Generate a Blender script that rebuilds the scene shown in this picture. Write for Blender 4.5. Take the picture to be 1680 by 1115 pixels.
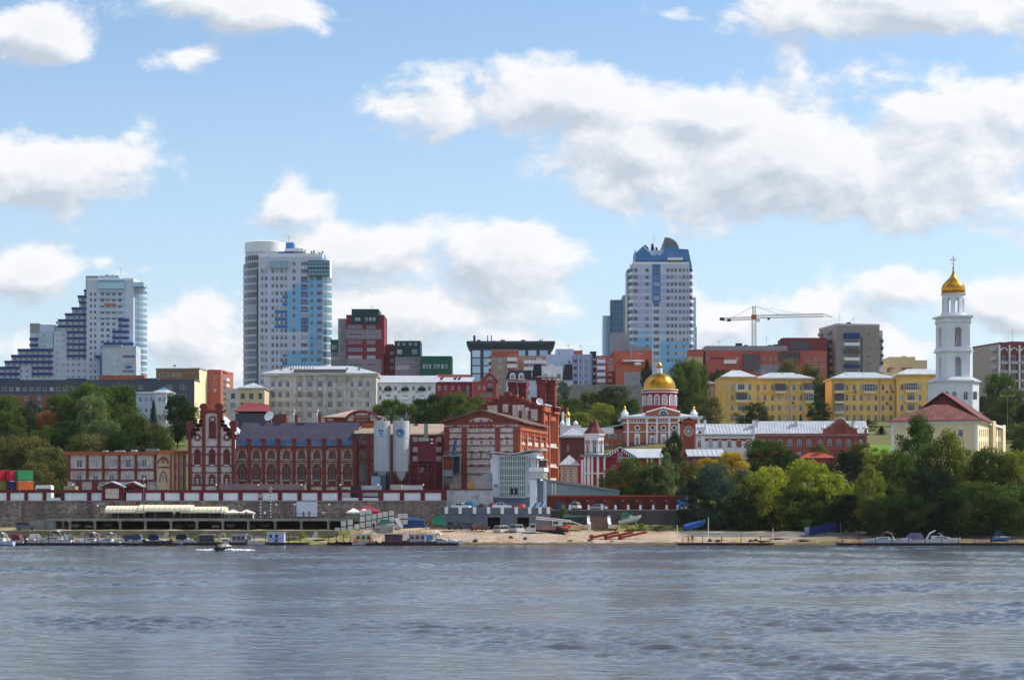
import bpy,bmesh,math,random
import numpy as np
from mathutils import Vector,Matrix
random.seed(7);RNG=np.random.default_rng(11)
for o in list(bpy.data.objects):bpy.data.objects.remove(o)
SC=bpy.context.scene
COL=SC.collection
R=math.radians
# ---- camera: standing 6 m above the river, looking level across it; F is the focal length in photo pixels
F,CX,HY,CH=3370.0,840.0,838.0,6.0
cam_d=bpy.data.cameras.new('camera');cam=bpy.data.objects.new('camera',cam_d);COL.objects.link(cam)
cam.location=(0,0,CH);cam.rotation_euler=(R(90),0,0)
cam_d.sensor_width=36;cam_d.lens=36*F/1680;cam_d.shift_y=(HY-557.5)/1680
cam_d.clip_start=1;cam_d.clip_end=6000
SC.camera=cam
# ---- sun and sky
SUN_EL,SUN_AZ=R(44),R(72)          # azimuth from +Y (view direction) towards +X (right)
SKY_STRENGTH=0.13
sun_d=bpy.data.lights.new('sun','SUN');sun_d.energy=3.6;sun_d.angle=R(0.53);sun_d.color=(1,.95,.87)
sun=bpy.data.objects.new('sun',sun_d);COL.objects.link(sun)
sv=Vector((math.sin(SUN_AZ)*math.cos(SUN_EL),math.cos(SUN_AZ)*math.cos(SUN_EL),math.sin(SUN_EL)))
sun.rotation_euler=sv.to_track_quat('Z','Y').to_euler();sun.location=(300,200,300)
SC.view_settings.view_transform='Standard';SC.view_settings.look='None'
SC.view_settings.exposure=0.45;SC.view_settings.gamma=1.0;SC.view_settings.use_curve_mapping=False
SC.cycles.max_bounces=5;SC.cycles.diffuse_bounces=3;SC.cycles.glossy_bounces=3;SC.cycles.transmission_bounces=4
SC.cycles.use_denoising=True

world=bpy.data.worlds.new('World');SC.world=world;world.use_nodes=True
world.cycles.sampling_method='MANUAL';world.cycles.sample_map_resolution=256
def build_world():
    nt=world.node_tree;nt.nodes.clear();L=nt.links.new
    def N(t,**k):
        n=nt.nodes.new(t)
        for a,v in k.items():setattr(n,a,v)
        return n
    def math_(op,a,b=None,c=None,clamp=False):
        n=N('ShaderNodeMath',operation=op);n.use_clamp=clamp
        for i,v in enumerate((a,b,c)):
            if v is None:continue
            if isinstance(v,(int,float)):n.inputs[i].default_value=v
            else:L(v,n.inputs[i])
        return n.outputs[0]
    def vmath(op,a,b=None):
        n=N('ShaderNodeVectorMath',operation=op)
        for i,v in enumerate((a,b)):
            if v is None:continue
            if isinstance(v,(tuple,list)):n.inputs[i].default_value=v
            else:L(v,n.inputs[i])
        return n
    def sstep(x,a,b):
        n=N('ShaderNodeMapRange',interpolation_type='SMOOTHSTEP');L(x,n.inputs[0])
        n.inputs[1].default_value=a;n.inputs[2].default_value=b
        return n.outputs[0]
    def noise(v,scale,detail,rough,dist=0.0):
        n=N('ShaderNodeTexNoise');L(v,n.inputs['Vector']);n.inputs['Scale'].default_value=scale
        n.inputs['Detail'].default_value=detail;n.inputs['Roughness'].default_value=rough
        n.inputs['Distortion'].default_value=dist
        return n.outputs['Fac']
    def mixc(f,a,b):
        n=N('ShaderNodeMix',data_type='RGBA')
        if isinstance(f,float):n.inputs[0].default_value=f
        else:L(f,n.inputs[0])
        for s,v in ((6,a),(7,b)):
            if isinstance(v,tuple):n.inputs[s].default_value=(*v,1)
            else:L(v,n.inputs[s])
        return n.outputs[2]
    def bright(c):return tuple(x/SKY_STRENGTH for x in c)
    tc=N('ShaderNodeTexCoord');d=vmath('NORMALIZE',tc.outputs['Generated']).outputs[0]
    sx=N('ShaderNodeSeparateXYZ');L(d,sx.inputs[0])
    x,y,z=sx.outputs
    sky=N('ShaderNodeTexSky',sky_type='NISHITA');sky.sun_disc=False
    sky.sun_elevation=SUN_EL;sky.sun_rotation=SUN_AZ;sky.air_density=1.0;sky.dust_density=0.6;sky.ozone_density=2.2
    # cumulus banks in the part of the sky towards the city: (centre px, py, half width, half height)
    B=[(60,55,95,75),(400,8,235,62),(300,106,45,26),(85,285,215,80),(205,222,34,40),(40,440,105,52),
         (480,335,85,52),(600,405,190,62),(830,430,165,80),(860,168,270,80),(780,180,190,50),(1060,255,200,100),(1150,180,200,70),(1270,260,330,150),(1570,250,230,160),
         (1520,14,360,92),(1330,20,150,50),(1098,20,50,20),(1138,32,36,13),(1345,495,150,50),(1480,475,160,42),(1640,505,130,60),(300,545,150,62),(830,560,190,34),
         (640,505,350,60),(80,570,190,52),(1180,540,170,52),(1450,560,260,40),(500,590,400,34),(190,415,22,12),(245,436,32,10)]
    y_=math_('MAXIMUM',y,0.06)
    P=N('ShaderNodeCombineXYZ');L(math_('DIVIDE',x,y_),P.inputs[0]);L(math_('DIVIDE',z,y_),P.inputs[1]);P=P.outputs[0]
    def field(P,wob):
        acc=None
        Pw=vmath('ADD',P,wob).outputs[0]
        for (a,b,rx,ry) in B:
            q=vmath('MULTIPLY',vmath('SUBTRACT',Pw,((a-CX)/F,(HY-b)/F,0)).outputs[0],(F/rx,F/ry,0)).outputs[0]
            v=math_('MULTIPLY',math_('SUBTRACT',1.0,vmath('LENGTH',q).outputs['Value']),min(1.0,.12+ry/85))
            acc=v if acc is None else math_('SMOOTH_MAX',acc,v,.25)
        acc=math_('MAXIMUM',acc,-1.0)
        return acc
    def wobble(P):
        n=N('ShaderNodeTexNoise');L(vmath('MULTIPLY',P,(1,1.35,1)).outputs[0],n.inputs['Vector'])
        n.inputs['Scale'].default_value=22;n.inputs['Detail'].default_value=2;n.inputs['Roughness'].default_value=.5
        return vmath('MULTIPLY',vmath('SUBTRACT',n.outputs['Color'],(.5,.5,.5)).outputs[0],(.03,.022,0)).outputs[0]
    def dens(P):
        D=field(P,wobble(P))
        st=vmath('MULTIPLY',P,(1,1.5,1)).outputs[0]
        n1=noise(st,19,9,.63,.2)
        return math_('ADD',math_('MULTIPLY',D,1.0),math_('MULTIPLY',math_('SUBTRACT',n1,.5),2.3))
    d1=dens(P)
    d2=dens(vmath('ADD',P,(.006,.011,0)).outputs[0])
    m_in=sstep(d1,.0,.44)
    m_in=math_('MULTIPLY',m_in,sstep(z,-.01,.02))
    lit_in=math_('ADD',.62,math_('MULTIPLY',math_('SUBTRACT',d1,d2),1.5),clamp=True)
    thick=sstep(d1,.35,1.25)
    lit_in=math_('SUBTRACT',lit_in,math_('MULTIPLY',thick,.22),clamp=True)
    # the same broken cumulus over the rest of the sky
    zz=math_('ADD',math_('MAXIMUM',z,0.0),.14)
    Q=N('ShaderNodeCombineXYZ');L(math_('DIVIDE',x,zz),Q.inputs[0]);L(math_('DIVIDE',y,zz),Q.inputs[1]);Q=Q.outputs[0]
    g1=noise(Q,1.1,8,.56,.2);g2=noise(vmath('ADD',Q,(.16,.05,0)).outputs[0],1.1,8,.56,.2)
    m_g=sstep(g1,.46,.58)
    lit_g=math_('ADD',.6,math_('MULTIPLY',math_('SUBTRACT',g1,g2),3.0),clamp=True)
    u=math_('ABSOLUTE',math_('DIVIDE',x,y_))
    w=math_('MAXIMUM',sstep(u,.27,.36),sstep(math_('DIVIDE',z,y_),.27,.36))
    def mixf(f,a,b):return math_('ADD',math_('MULTIPLY',a,math_('SUBTRACT',1.0,f)),math_('MULTIPLY',b,f))
    m=mixf(w,m_in,m_g);lit=mixf(w,lit_in,lit_g)
    ccol=mixc(lit,bright((.42,.465,.535)),bright((.735,.735,.745)))
    # thin white veil towards the horizon
    veil=math_('MULTIPLY',math_('SUBTRACT',1.0,sstep(z,.0,.28)),.62)
    skyc=N('ShaderNodeMix',data_type='RGBA',blend_type='MULTIPLY');skyc.inputs[0].default_value=1
    L(sky.outputs[0],skyc.inputs[6]);skyc.inputs[7].default_value=(.82,.88,.92,1)
    base=mixc(veil,skyc.outputs[2],bright((.52,.62,.72)))
    c=mixc(math_('MULTIPLY',m,.94),base,ccol)
    bg=N('ShaderNodeBackground');L(c,bg.inputs[0]);bg.inputs[1].default_value=SKY_STRENGTH
    out=N('ShaderNodeOutputWorld');L(bg.outputs[0],out.inputs[0])
build_world()

# =====================================================================  helpers
def X(px,Y):return (px-CX)/F*Y
def Z(py,Y):return CH+(HY-py)/F*Y
def lin(c):
    return tuple(((v/255)/12.92 if v/255 <= .04045 else ((v/255+.055)/1.055)**2.4) for v in c)
MATS={}
def M(name,rgb=None,rough=.8,var=.10,scale=.5,bump=0.,metal=0.,stain=None,stain_amt=.5,spec=.3,stretch=(1,1,1),trans=0.,streak=.0,bscale=None):
    """painted, plastered or stone surface: base colour with fine noise, broad uneven weathering and optional rain streaks"""
    if name in MATS:return MATS[name]
    m=bpy.data.materials.new(name);m.use_nodes=True;MATS[name]=m
    nt=m.node_tree;L=nt.links.new;p=nt.nodes['Principled BSDF']
    p.inputs['Roughness'].default_value=rough;p.inputs['Metallic'].default_value=metal
    p.inputs['Specular IOR Level'].default_value=spec
    c=(*lin(rgb),1)
    tc=nt.nodes.new('ShaderNodeTexCoord');mp=nt.nodes.new('ShaderNodeMapping');mp.inputs['Scale'].default_value=stretch
    L(tc.outputs['Object'],mp.inputs[0])
    def noise(sc,det=4,v=None):
        n=nt.nodes.new('ShaderNodeTexNoise');n.inputs['Scale'].default_value=sc;n.inputs['Detail'].default_value=det
        L(v or mp.outputs[0],n.inputs['Vector']);return n.outputs['Fac']
    def ramp(x,a,b,lo,hi):
        r=nt.nodes.new('ShaderNodeMapRange');L(x,r.inputs[0])
        for i,v in enumerate((a,b,lo,hi)):r.inputs[i+1].default_value=v
        return r.outputs[0]
    def mul(a,b):
        q=nt.nodes.new('ShaderNodeMath');q.operation='MULTIPLY';L(a,q.inputs[0]);L(b,q.inputs[1]);return q.outputs[0]
    f=mul(ramp(noise(scale),.3,.7,1-var*1.5,1+var),ramp(noise(scale*7,3),.3,.7,1-var*.7,1+var*.5))
    if streak:
        m2=nt.nodes.new('ShaderNodeMapping');m2.inputs['Scale'].default_value=(1.3,1.3,.09);L(tc.outputs['Object'],m2.inputs[0])
        f=mul(f,ramp(noise(1.2,5,m2.outputs[0]),.42,.66,1.0,1-streak))
    mx=nt.nodes.new('ShaderNodeMix');mx.data_type='RGBA';mx.blend_type='MULTIPLY';mx.inputs[0].default_value=1
    mx.inputs[6].default_value=c;cb=nt.nodes.new('ShaderNodeCombineColor')
    for i in range(3):L(f,cb.inputs[i])
    L(cb.outputs[0],mx.inputs[7]);col=mx.outputs[2]
    if stain:
        m3=nt.nodes.new('ShaderNodeMix');m3.data_type='RGBA';L(col,m3.inputs[6]);m3.inputs[7].default_value=(*lin(stain),1)
        L(ramp(noise(scale*.8+.13,6),.50,.64,0,stain_amt),m3.inputs[0]);col=m3.outputs[2]
    L(col,p.inputs['Base Color'])
    if bump:
        b=nt.nodes.new('ShaderNodeBump');b.inputs['Strength'].default_value=bump;b.inputs['Distance'].default_value=.05
        L(noise(bscale or scale*9,4),b.inputs['Height']);L(b.outputs[0],p.inputs['Normal'])
    if trans:p.inputs['Transmission Weight'].default_value=trans
    return m
def glass_mat(name,dark,mid,pale,rough=.06,metal=0.):
    """window glass: what stands behind each pane (dark room, half-drawn or pale curtain) differs pane by pane"""
    m=bpy.data.materials.new(name);m.use_nodes=True;MATS[name]=m
    nt=m.node_tree;L=nt.links.new;p=nt.nodes['Principled BSDF']
    oi=nt.nodes.new('ShaderNodeObjectInfo');r=nt.nodes.new('ShaderNodeValToRGB');r.color_ramp.interpolation='CONSTANT'
    e=r.color_ramp.elements;e[0].color=(*lin(dark),1);e[1].position=.45;e[1].color=(*lin(mid),1)
    q=e.new(.80);q.color=(*lin(pale),1)
    L(oi.outputs['Random'],r.inputs[0]);L(r.outputs[0],p.inputs['Base Color'])
    p.inputs['Roughness'].default_value=rough;p.inputs['Specular IOR Level'].default_value=.6;p.inputs['Metallic'].default_value=metal
    return m
G_STD=glass_mat('window_glass',(46,60,84),(76,94,122),(152,160,172))
G_DARK=glass_mat('dark_glass',(22,25,30),(34,38,46),(52,58,68))
G_BLUE=glass_mat('blue_glass',(70,105,140),(88,125,160),(112,148,178),.08,.45)
G_TEAL=glass_mat('teal_glass',(110,145,160),(130,165,178),(150,182,192),.1,.4)
G_MIRROR=glass_mat('mirror_glass',(140,166,190),(152,178,200),(165,188,208),.06,.6)
BRICK=M('red_brick',(146,74,64),.85,.13,.5,.2,stain=(92,44,42),stain_amt=.35)
BRICKD=M('dark_red_brick',(128,60,56),.85,.14,.5,.2,stain=(82,40,42),stain_amt=.4)
BRICKO=M('orange_and_sunlit_brick',(176,92,64),.85,.10,.5,.15)  # also serves as sunlit red brick, the sunlight put into the colour
STONE=M('pale_rubble_stone',(222,206,194),.9,.22,1.6,.5,stain=(150,126,116),stain_amt=.5,bscale=3)
PLASTER=M('pale_plaster',(214,208,200),.9,.10,.35,stain=(158,150,144),stain_amt=.4,streak=.10)
WHITE=M('white_paint',(238,240,243),.7,.05,.4,streak=.05)
WHITEB=M('bluish_white_panel',(200,209,228),.6,.04,.3,streak=.05)
GREY=M('grey_panel',(150,152,158),.75,.08,.4,streak=.06)
DGREY=M('dark_grey_panel',(82,86,96),.7,.08,.4,streak=.05)
CONC=M('concrete',(150,148,142),.9,.12,.5,.2,stain=(110,106,100),stain_amt=.4,streak=.15)
CONCD=M('grey_concrete_wall',(112,116,122),.9,.12,.5,.2,streak=.15)
BLUEL=M('light_blue_panel',(126,188,232),.6,.05,.4)
BLUEM=M('mid_blue_panel',(64,120,186),.6,.05,.4)
BLUED=M('navy_blue_panel',(30,62,128),.6,.06,.4)
METW=M('pale_metal_roof',(196,200,206),.45,.08,.4,metal=.25,streak=.0,stain=(150,146,140),stain_amt=.25)
METG=M('grey_metal',(140,144,150),.5,.08,.5,metal=.4)
DARKM=M('dark_metal',(44,46,52),.55,.1,.8,metal=.3)
BLACK=M('black_rubber',(24,24,26),.8,.1)
REDROOF=M('dark_red_roof',(104,42,40),.7,.12,.5,stain=(74,36,36),stain_amt=.4)
FRAMEW=M('window_frame_white',(215,216,218),.6,.04)
FRAMED=M('window_frame_dark',(52,50,54),.6,.06)
FRAMEB=M('window_frame_brown',(96,52,44),.7,.08)
GOLD=M('gilded_copper',(206,146,48),.27,.06,1.2,metal=1.)
YELLOW=M('yellow_plaster',(254,204,116),.85,.07,.3,stain=(206,156,84),stain_amt=.35,streak=.07)
BEIGE=M('beige_plaster',(214,194,150),.85,.07,.3,streak=.08)
CREAM=M('cream_plaster',(242,224,180),.85,.06,.3,streak=.06)
REDP=M('red_panel',(182,98,86),.8,.08,.4,streak=.05)
ORANGEP=M('orange_brick_panel',(186,100,76),.8,.08,.4,streak=.05)
MAROON=M('maroon_panel',(126,56,62),.8,.08,.4)
GREENP=M('green_metal_roof',(16,92,74),.5,.07,.5)
GREENPD=M('dark_green_metal',(14,64,66),.5,.07,.5)
WOOD=M('weathered_wood',(120,86,62),.85,.15,1.,stretch=(1,6,1))
RUST=M('rusty_steel',(132,62,42),.8,.2,1.2,.2)

class MB:
    def __init__(s):s.v=[];s.f=[];s.m=[]
    def face(s,pts,m=0):
        i=len(s.v);s.v += [tuple(p) for p in pts];s.f.append(tuple(range(i,i+len(pts))));s.m.append(m);return s
    def box(s,x0,x1,y0,y1,z0,z1,m=0):
        i=len(s.v)
        s.v += [(x0,y0,z0),(x1,y0,z0),(x1,y1,z0),(x0,y1,z0),(x0,y0,z1),(x1,y0,z1),(x1,y1,z1),(x0,y1,z1)]
        for q in ((3,2,1,0),(4,5,6,7),(0,1,5,4),(1,2,6,5),(2,3,7,6),(3,0,4,7)):
            s.f.append(tuple(i+k for k in q));s.m.append(m)
        return s
    def loft(s,rings,m=0,cap=True,closed=True):
        i0=len(s.v);n=len(rings[0])
        for r in rings:s.v += [tuple(p) for p in r]
        for a in range(len(rings)-1):
            for k in range(n if closed else n-1):
                b=i0+a*n;k2=(k+1) % n
                s.f.append((b+k,b+k2,b+n+k2,b+n+k));s.m.append(m)
        if cap:
            s.f.append(tuple(reversed(range(i0,i0+n))));s.m.append(m)
            e=i0+(len(rings)-1)*n;s.f.append(tuple(range(e,e+n)));s.m.append(m)
        return s
    def prism(s,prof,a,b,axis='y',m=0):
        """extrude a closed 2-D outline along an axis: y -> outline in (x,z); x -> (y,z); z -> (x,y)"""
        f={'y':lambda p,t:(p[0],t,p[1]),'x':lambda p,t:(t,p[0],p[1]),'z':lambda p,t:(p[0],p[1],t)}[axis]
        return s.loft([[f(p,a) for p in prof],[f(p,b) for p in prof]],m)
    def lathe(s,prof,cx=0,cy=0,n=24,m=0,a0=0.,a1=2*math.pi,cap=True):
        full=abs(a1-a0)>6.28
        k=n if full else n+1
        rings=[[(cx+r*math.cos(a0+(a1-a0)*j/n),cy+r*math.sin(a0+(a1-a0)*j/n),z) for j in range(k)] for r,z in prof]
        return s.loft(rings,m,cap,full)
    def tube(s,p,q,r0,r1=None,n=6,m=0):
        p,q=Vector(p),Vector(q);d=(q-p)
        if d.length<1e-6:return s
        r1=r0 if r1 is None else r1
        a=d.normalized().orthogonal().normalized();b=d.normalized().cross(a)
        return s.loft([[c+(a*math.cos(2*math.pi*k/n)+b*math.sin(2*math.pi*k/n))*r for k in range(n)] for c,r in ((p,r0),(q,r1))],m)
    def path(s,pts,r,n=6,m=0):
        for a,b in zip(pts,pts[1:]):s.tube(a,b,r,r,n,m)
        return s
    def ball(s,c,rx,ry,rz,n=12,k=8,m=0,t0=-.5,t1=.5):
        rings=[]
        for j in range(k+1):
            t=math.pi*(t0+(t1-t0)*j/k);cr=max(math.cos(t),1e-3)
            rings.append([(c[0]+rx*cr*math.cos(2*math.pi*i/n),c[1]+ry*cr*math.sin(2*math.pi*i/n),c[2]+rz*math.sin(t)) for i in range(n)])
        return s.loft(rings,m)
    def mesh(s,name,mats,smooth=False):
        me=bpy.data.meshes.new(name);me.from_pydata(s.v,[],s.f)
        for mm in (mats if isinstance(mats,(list,tuple)) else [mats]):me.materials.append(mm)
        me.polygons.foreach_set('material_index',s.m)
        if smooth:me.polygons.foreach_set('use_smooth',[True]*len(s.f)); 
        if smooth and smooth != True:me.set_sharp_from_angle(angle=R(smooth))
        return me
    def build(s,name,mats,parent=None,loc=(0,0,0),rz=0.,smooth=False):
        return obj(name,s.mesh(name,mats,smooth),parent,loc,rz)
def obj(name,me,parent=None,loc=(0,0,0),rz=0.,scale=None):
    o=bpy.data.objects.new(name,me);COL.objects.link(o)
    if parent:o.parent=parent
    o.location=loc
    if rz:o.rotation_euler=(0,0,rz)
    if scale:o.scale=scale
    return o
def tag(o,label,cat,group=None,kind=None):
    if label:o['label']=label
    if cat:o['category']=cat
    if group:o['group']=group
    if kind:o['kind']=kind
    return o
def thing(name,label,cat,loc=(0,0,0),rz=0.,group=None):
    return tag(obj(name,None,None,loc,rz),label,cat,group)
def copy_thing(root,loc,rz=0.,label=None,group=None,scale=None):
    r=root.copy();COL.objects.link(r);r.location=loc;r.rotation_euler=(0,0,rz)
    if label:r['label']=label
    if group:r['group']=group
    if scale:r.scale=scale
    for ch in list(root.children):
        c=ch.copy();COL.objects.link(c);c.parent=r
        for g in list(ch.children):
            d=g.copy();COL.objects.link(d);d.parent=c
    return r
WCACHE={}
def window_mesh(w,h,style,glass,frame):
    """frame with mullions and, set 4 cm behind it, the pane"""
    w=max(.2,round(w*10)/10);h=max(.2,round(h*10)/10)
    key=(w,h,style,glass.name,frame.name)
    if key in WCACHE:return WCACHE[key],w,h
    b=MB();t=min(.10,w*.14)
    if style=='arch':
        k=8;r=w/2
        arc=[(r+r*math.cos(math.pi*j/k),h-r+r*math.sin(math.pi*j/k)) for j in range(k+1)]
        out=[(w,0)]+arc+[(0,0)]
        b.face([(p[0],.0,p[1]) for p in out],1)
        inn=[(r+(p[0]-r)*(1-2*t/w),t+(p[1]-t)*(1-t/h)) for p in out]
        for j in range(len(out)):
            a,c=j,(j+1) % len(out)
            b.face([(out[a][0],-.06,out[a][1]),(out[c][0],-.06,out[c][1]),(inn[c][0],-.06,inn[c][1]),(inn[a][0],-.06,inn[a][1])])
            b.face([(inn[a][0],-.06,inn[a][1]),(inn[c][0],-.06,inn[c][1]),(inn[c][0],0,inn[c][1]),(inn[a][0],0,inn[a][1])])
            b.face([(out[a][0],-.06,out[a][1]),(out[c][0],-.06,out[c][1]),(out[c][0],0,out[c][1]),(out[a][0],0,out[a][1])])
        b.box(r-.04,r+.04,-.05,0,0,h-.05);b.box(0,w,-.05,0,h*.6,h*.6+.08)
    else:
        b.face([(0,0,0),(w,0,0),(w,0,h),(0,0,h)],1)
        b.box(0,w,-.06,0,0,t);b.box(0,w,-.06,0,h-t,h);b.box(0,t,-.06,0,t,h-t);b.box(w-t,w,-.06,0,t,h-t)
        n={'std':2,'tri':3}.get(style,1 if style=='plain' else max(1,round(w/.85)))
        for j in range(1,n):b.box(w*j/n-.035,w*j/n+.035,-.05,0,t,h-t)
        if style in ('std','tri') and h>1.3:b.box(t,w-t,-.045,0,h*.70,h*.70+.06)
    WCACHE[key]=b.mesh('window',[frame,glass]);return WCACHE[key],w,h

class Bld:
    """a building whose front-left corner stands at photo column pxL, distance Y, turned clockwise by ang degrees (its right side then shows)"""
    def __init__(s,name,label,cat,pxL,pxR,Y,D,pytop,pybase=None,ang=0.,group=None,base=None,zt=None):
        s.Y,s.D,a=Y,D,-R(ang);s.a=a
        s.A=Vector((X(pxL,Y),Y));s.dx=Vector((math.cos(a),math.sin(a)));s.dy=Vector((-math.sin(a),math.cos(a)))
        k=(pxR-CX)/F
        s.W=(k*s.A.y-s.A.x)/(s.dx.x-k*s.dx.y)
        cs=[s.A,s.A+s.dx*s.W,s.A+s.dy*D,s.A+s.dx*s.W+s.dy*D]
        g=min(ground(c.x,c.y) for c in cs)-.6
        s.zb=g if base is None else base
        if pybase is not None:s.zb=min(s.zb,Z(pybase,Y))
        s.H=Z(pytop,Y)-s.zb if zt is None else zt-s.zb
        s.root=thing(name,label,cat,(s.A.x,s.A.y,s.zb),a,group)
        s.wb=MB();s.wm=[]
    def U(s,px,side='F'):
        O,d={'F':(s.A,s.dx),'R':(s.A+s.dx*s.W,s.dy),'L':(s.A+s.dy*s.D,-s.dy)}[side]
        k=(px-CX)/F
        return (k*O.y-O.x)/(d.x-k*d.y)
    def V(s,py,u=0.,side='F'):
        y={'F':s.A.y+s.dx.y*u,'R':s.A.y+s.dx.y*s.W+s.dy.y*u,'L':s.A.y+s.dy.y*(s.D-u)}[side]
        return Z(py,y)-s.zb
    def P(s,side,u,z,d):
        return {'F':(u,d,z),'R':(s.W-d,u,z),'L':(d,s.D-u,z),'B':(s.W-u,s.D-d,z)}[side]
    def mi(s,m):
        if m not in s.wm:s.wm.append(m)
        return s.wm.index(m)
    def wall(s,side,mat,ops=(),paint=(),z0=0.,z1=None,u0=0.,u1=None,rec=.2,d=0.,win='std',glass=None,frame=None,wname='window',lim=None):
        """one wall with real openings; ops = (ua, ub, za, zb[, style]); paint = (ua, ub, za, zb, material)"""
        z1=s.H if z1 is None else z1
        u1=(s.W if side in 'FB' else s.D) if u1 is None else u1
        ops=[q for q in ops if q[0]>u0+.02 and q[1]<u1-.02 and q[2]>z0+.02 and q[3]<z1-.02]
        us=sorted({u0,u1} | {v for q in list(ops)+list(paint) for v in q[:2] if u0<v<u1})
        zs=sorted({z0,z1} | {v for q in list(ops)+list(paint) for v in q[2:4] if z0<v<z1})
        m0=s.mi(mat)
        for j in range(len(zs)-1):
            zc=(zs[j]+zs[j+1])/2
            row=[q for q in ops if q[2]<zc<q[3]];pr=[(q,s.mi(q[4])) for q in paint if q[2]<zc<q[3]]
            run=None
            for i in range(len(us)-1):
                uc=(us[i]+us[i+1])/2
                if any(q[0]<uc<q[1] for q in row):c=None
                else:
                    c=m0
                    for q,k in pr:
                        if q[0]<uc<q[1]:c=k
                if run and run[2]==c and c is not None:run[1]=us[i+1]
                else:
                    if run and run[2] is not None:s.wq(side,run[0],run[1],zs[j],zs[j+1],d,run[2])
                    run=[us[i],us[i+1],c]
            if run and run[2] is not None:s.wq(side,run[0],run[1],zs[j],zs[j+1],d,run[2])
        for q in ops:
            a,b,c,e=q[:4];P=s.P
            for p0,p1 in (((a,c),(b,c)),((b,c),(b,e)),((b,e),(a,e)),((a,e),(a,c))):
                s.wb.face([P(side,p0[0],p0[1],d),P(side,p1[0],p1[1],d),P(side,p1[0],p1[1],d+rec),P(side,p0[0],p0[1],d+rec)],m0)
            s.win(side,a,b,c,e,q[4] if len(q)>4 else win,d+rec-.06,glass,frame,wname)
    def wq(s,side,a,b,c,e,d,m):
        s.wb.face([s.P(side,a,c,d),s.P(side,b,c,d),s.P(side,b,e,d),s.P(side,a,e,d)],m)
    def win(s,side,a,b,c,e,style='std',d=-.03,glass=None,frame=None,name='window',parent=None):
        me,w,h=window_mesh(b-a,e-c,style,glass or G_STD,frame or FRAMEW)
        return obj(name,me,parent or s.root,s.P(side,a,c,d),{'F':0,'R':R(90),'L':R(-90),'B':R(180)}[side],((b-a)/w,1,(e-c)/h))
    def done(s,mat=None,sides='RLB'):
        """plain walls on the sides named, then the wall part"""
        for k in sides:s.wall(k,mat or s.wm[0])
        return s.wb.build('wall',s.wm,s.root)
    def box(s,name,side,a,b,c,e,out,mat,inn=0.,parent=None):
        p,q=s.P(side,a,c,-out),s.P(side,b,e,inn)
        m=MB().box(*sorted((p[0],q[0])),*sorted((p[1],q[1])),*sorted((p[2],q[2])))
        return m.build(name,mat,parent or s.root)
    def pbox(s,name,px0,px1,py0,py1,out,mat,side='F',inn=0.,parent=None):
        a,b=s.U(px0,side),s.U(px1,side)
        return s.box(name,side,a,b,s.V(py1,a,side),s.V(py0,a,side),out,mat,inn,parent)
    def ops(s,cols,rows,side='F',style=None):
        """openings from photo columns (px0, px1[, style]) and rows (py0, py1)"""
        r=[]
        for c in cols:
            a,b=s.U(c[0],side),s.U(c[1],side)
            for w in rows:
                st=c[2] if len(c)>2 else style
                r.append((a,b,s.V(w[1],a,side),s.V(w[0],a,side))+((st,) if st else ()))
        return r
    def pr(s,px0,px1,py0,py1,mat,side='F'):
        a,b=s.U(px0,side),s.U(px1,side);return (a,b,s.V(py1,a,side),s.V(py0,a,side),mat)
    def band(s,name,py0,py1,out,mat,sides='FR',ov=None):
        """cornice or string course round the named sides"""
        z0,z1=s.V(py1),s.V(py0);ov=out if ov is None else ov;b=MB()
        x0=-ov if 'L' in sides else-.002;x1=s.W+ov if 'R' in sides else s.W+.002
        if 'F' in sides:b.box(x0,x1,-out,-.001,z0,z1)
        if 'R' in sides:b.box(s.W+.001,s.W+out,0,s.D,z0,z1)
        if 'L' in sides:b.box(-out,-.001,0,s.D,z0,z1)
        return b.build(name,mat,s.root)
    def flat(s,mat=None,par=.5,t=.25,z=None,pm=None):
        z=s.H if z is None else z;b=MB()
        b.box(.05,s.W-.05,.05,s.D-.05,z-.3,z-.12)
        if par:
            for q in ((-.06,s.W+.06,-.06,t),(-.06,s.W+.06,s.D-t,s.D+.06),(-.06,t,t,s.D-t),(s.W-t,s.W+.06,t,s.D-t)):b.box(*q,z-.1,z+par,1)
        return b.build('roof',[mat or DGREY,pm or (s.wm[0] if s.wm else GREY)],s.root)
    def hip(s,rise,mat,ov=.5,z=None,inset=None,seam=1.0,x0=0.,x1=None,y0=0.,y1=None,thick=.18):
        z=s.H if z is None else z;x1=s.W if x1 is None else x1;y1=s.D if y1 is None else y1
        x0 -= ov;y0 -= ov;x1 += ov;y1 += ov;w,d=x1-x0,y1-y0;ins=min(w,d)/2 if inset is None else inset
        if w >= d:r=[(x0+ins,(y0+y1)/2),(x1-ins,(y0+y1)/2)]
        else:r=[((x0+x1)/2,y0+ins),((x0+x1)/2,y1-ins)]
        b=MB();zt=z+thick;T=z+thick+rise
        b.box(x0,x1,y0,y1,z,zt)
        c=[(x0,y0,zt+.002),(x1,y0,zt+.002),(x1,y1,zt+.002),(x0,y1,zt+.002)];p,q=(*r[0],T),(*r[1],T)
        if w >= d:fs=[[c[0],c[1],q,p],[c[1],c[2],q],[c[2],c[3],p,q],[c[3],c[0],p]]
        else:fs=[[c[0],c[1],p],[c[1],c[2],q,p],[c[2],c[3],q],[c[3],c[0],p,q]]
        for f in fs:b.face(f)
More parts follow.
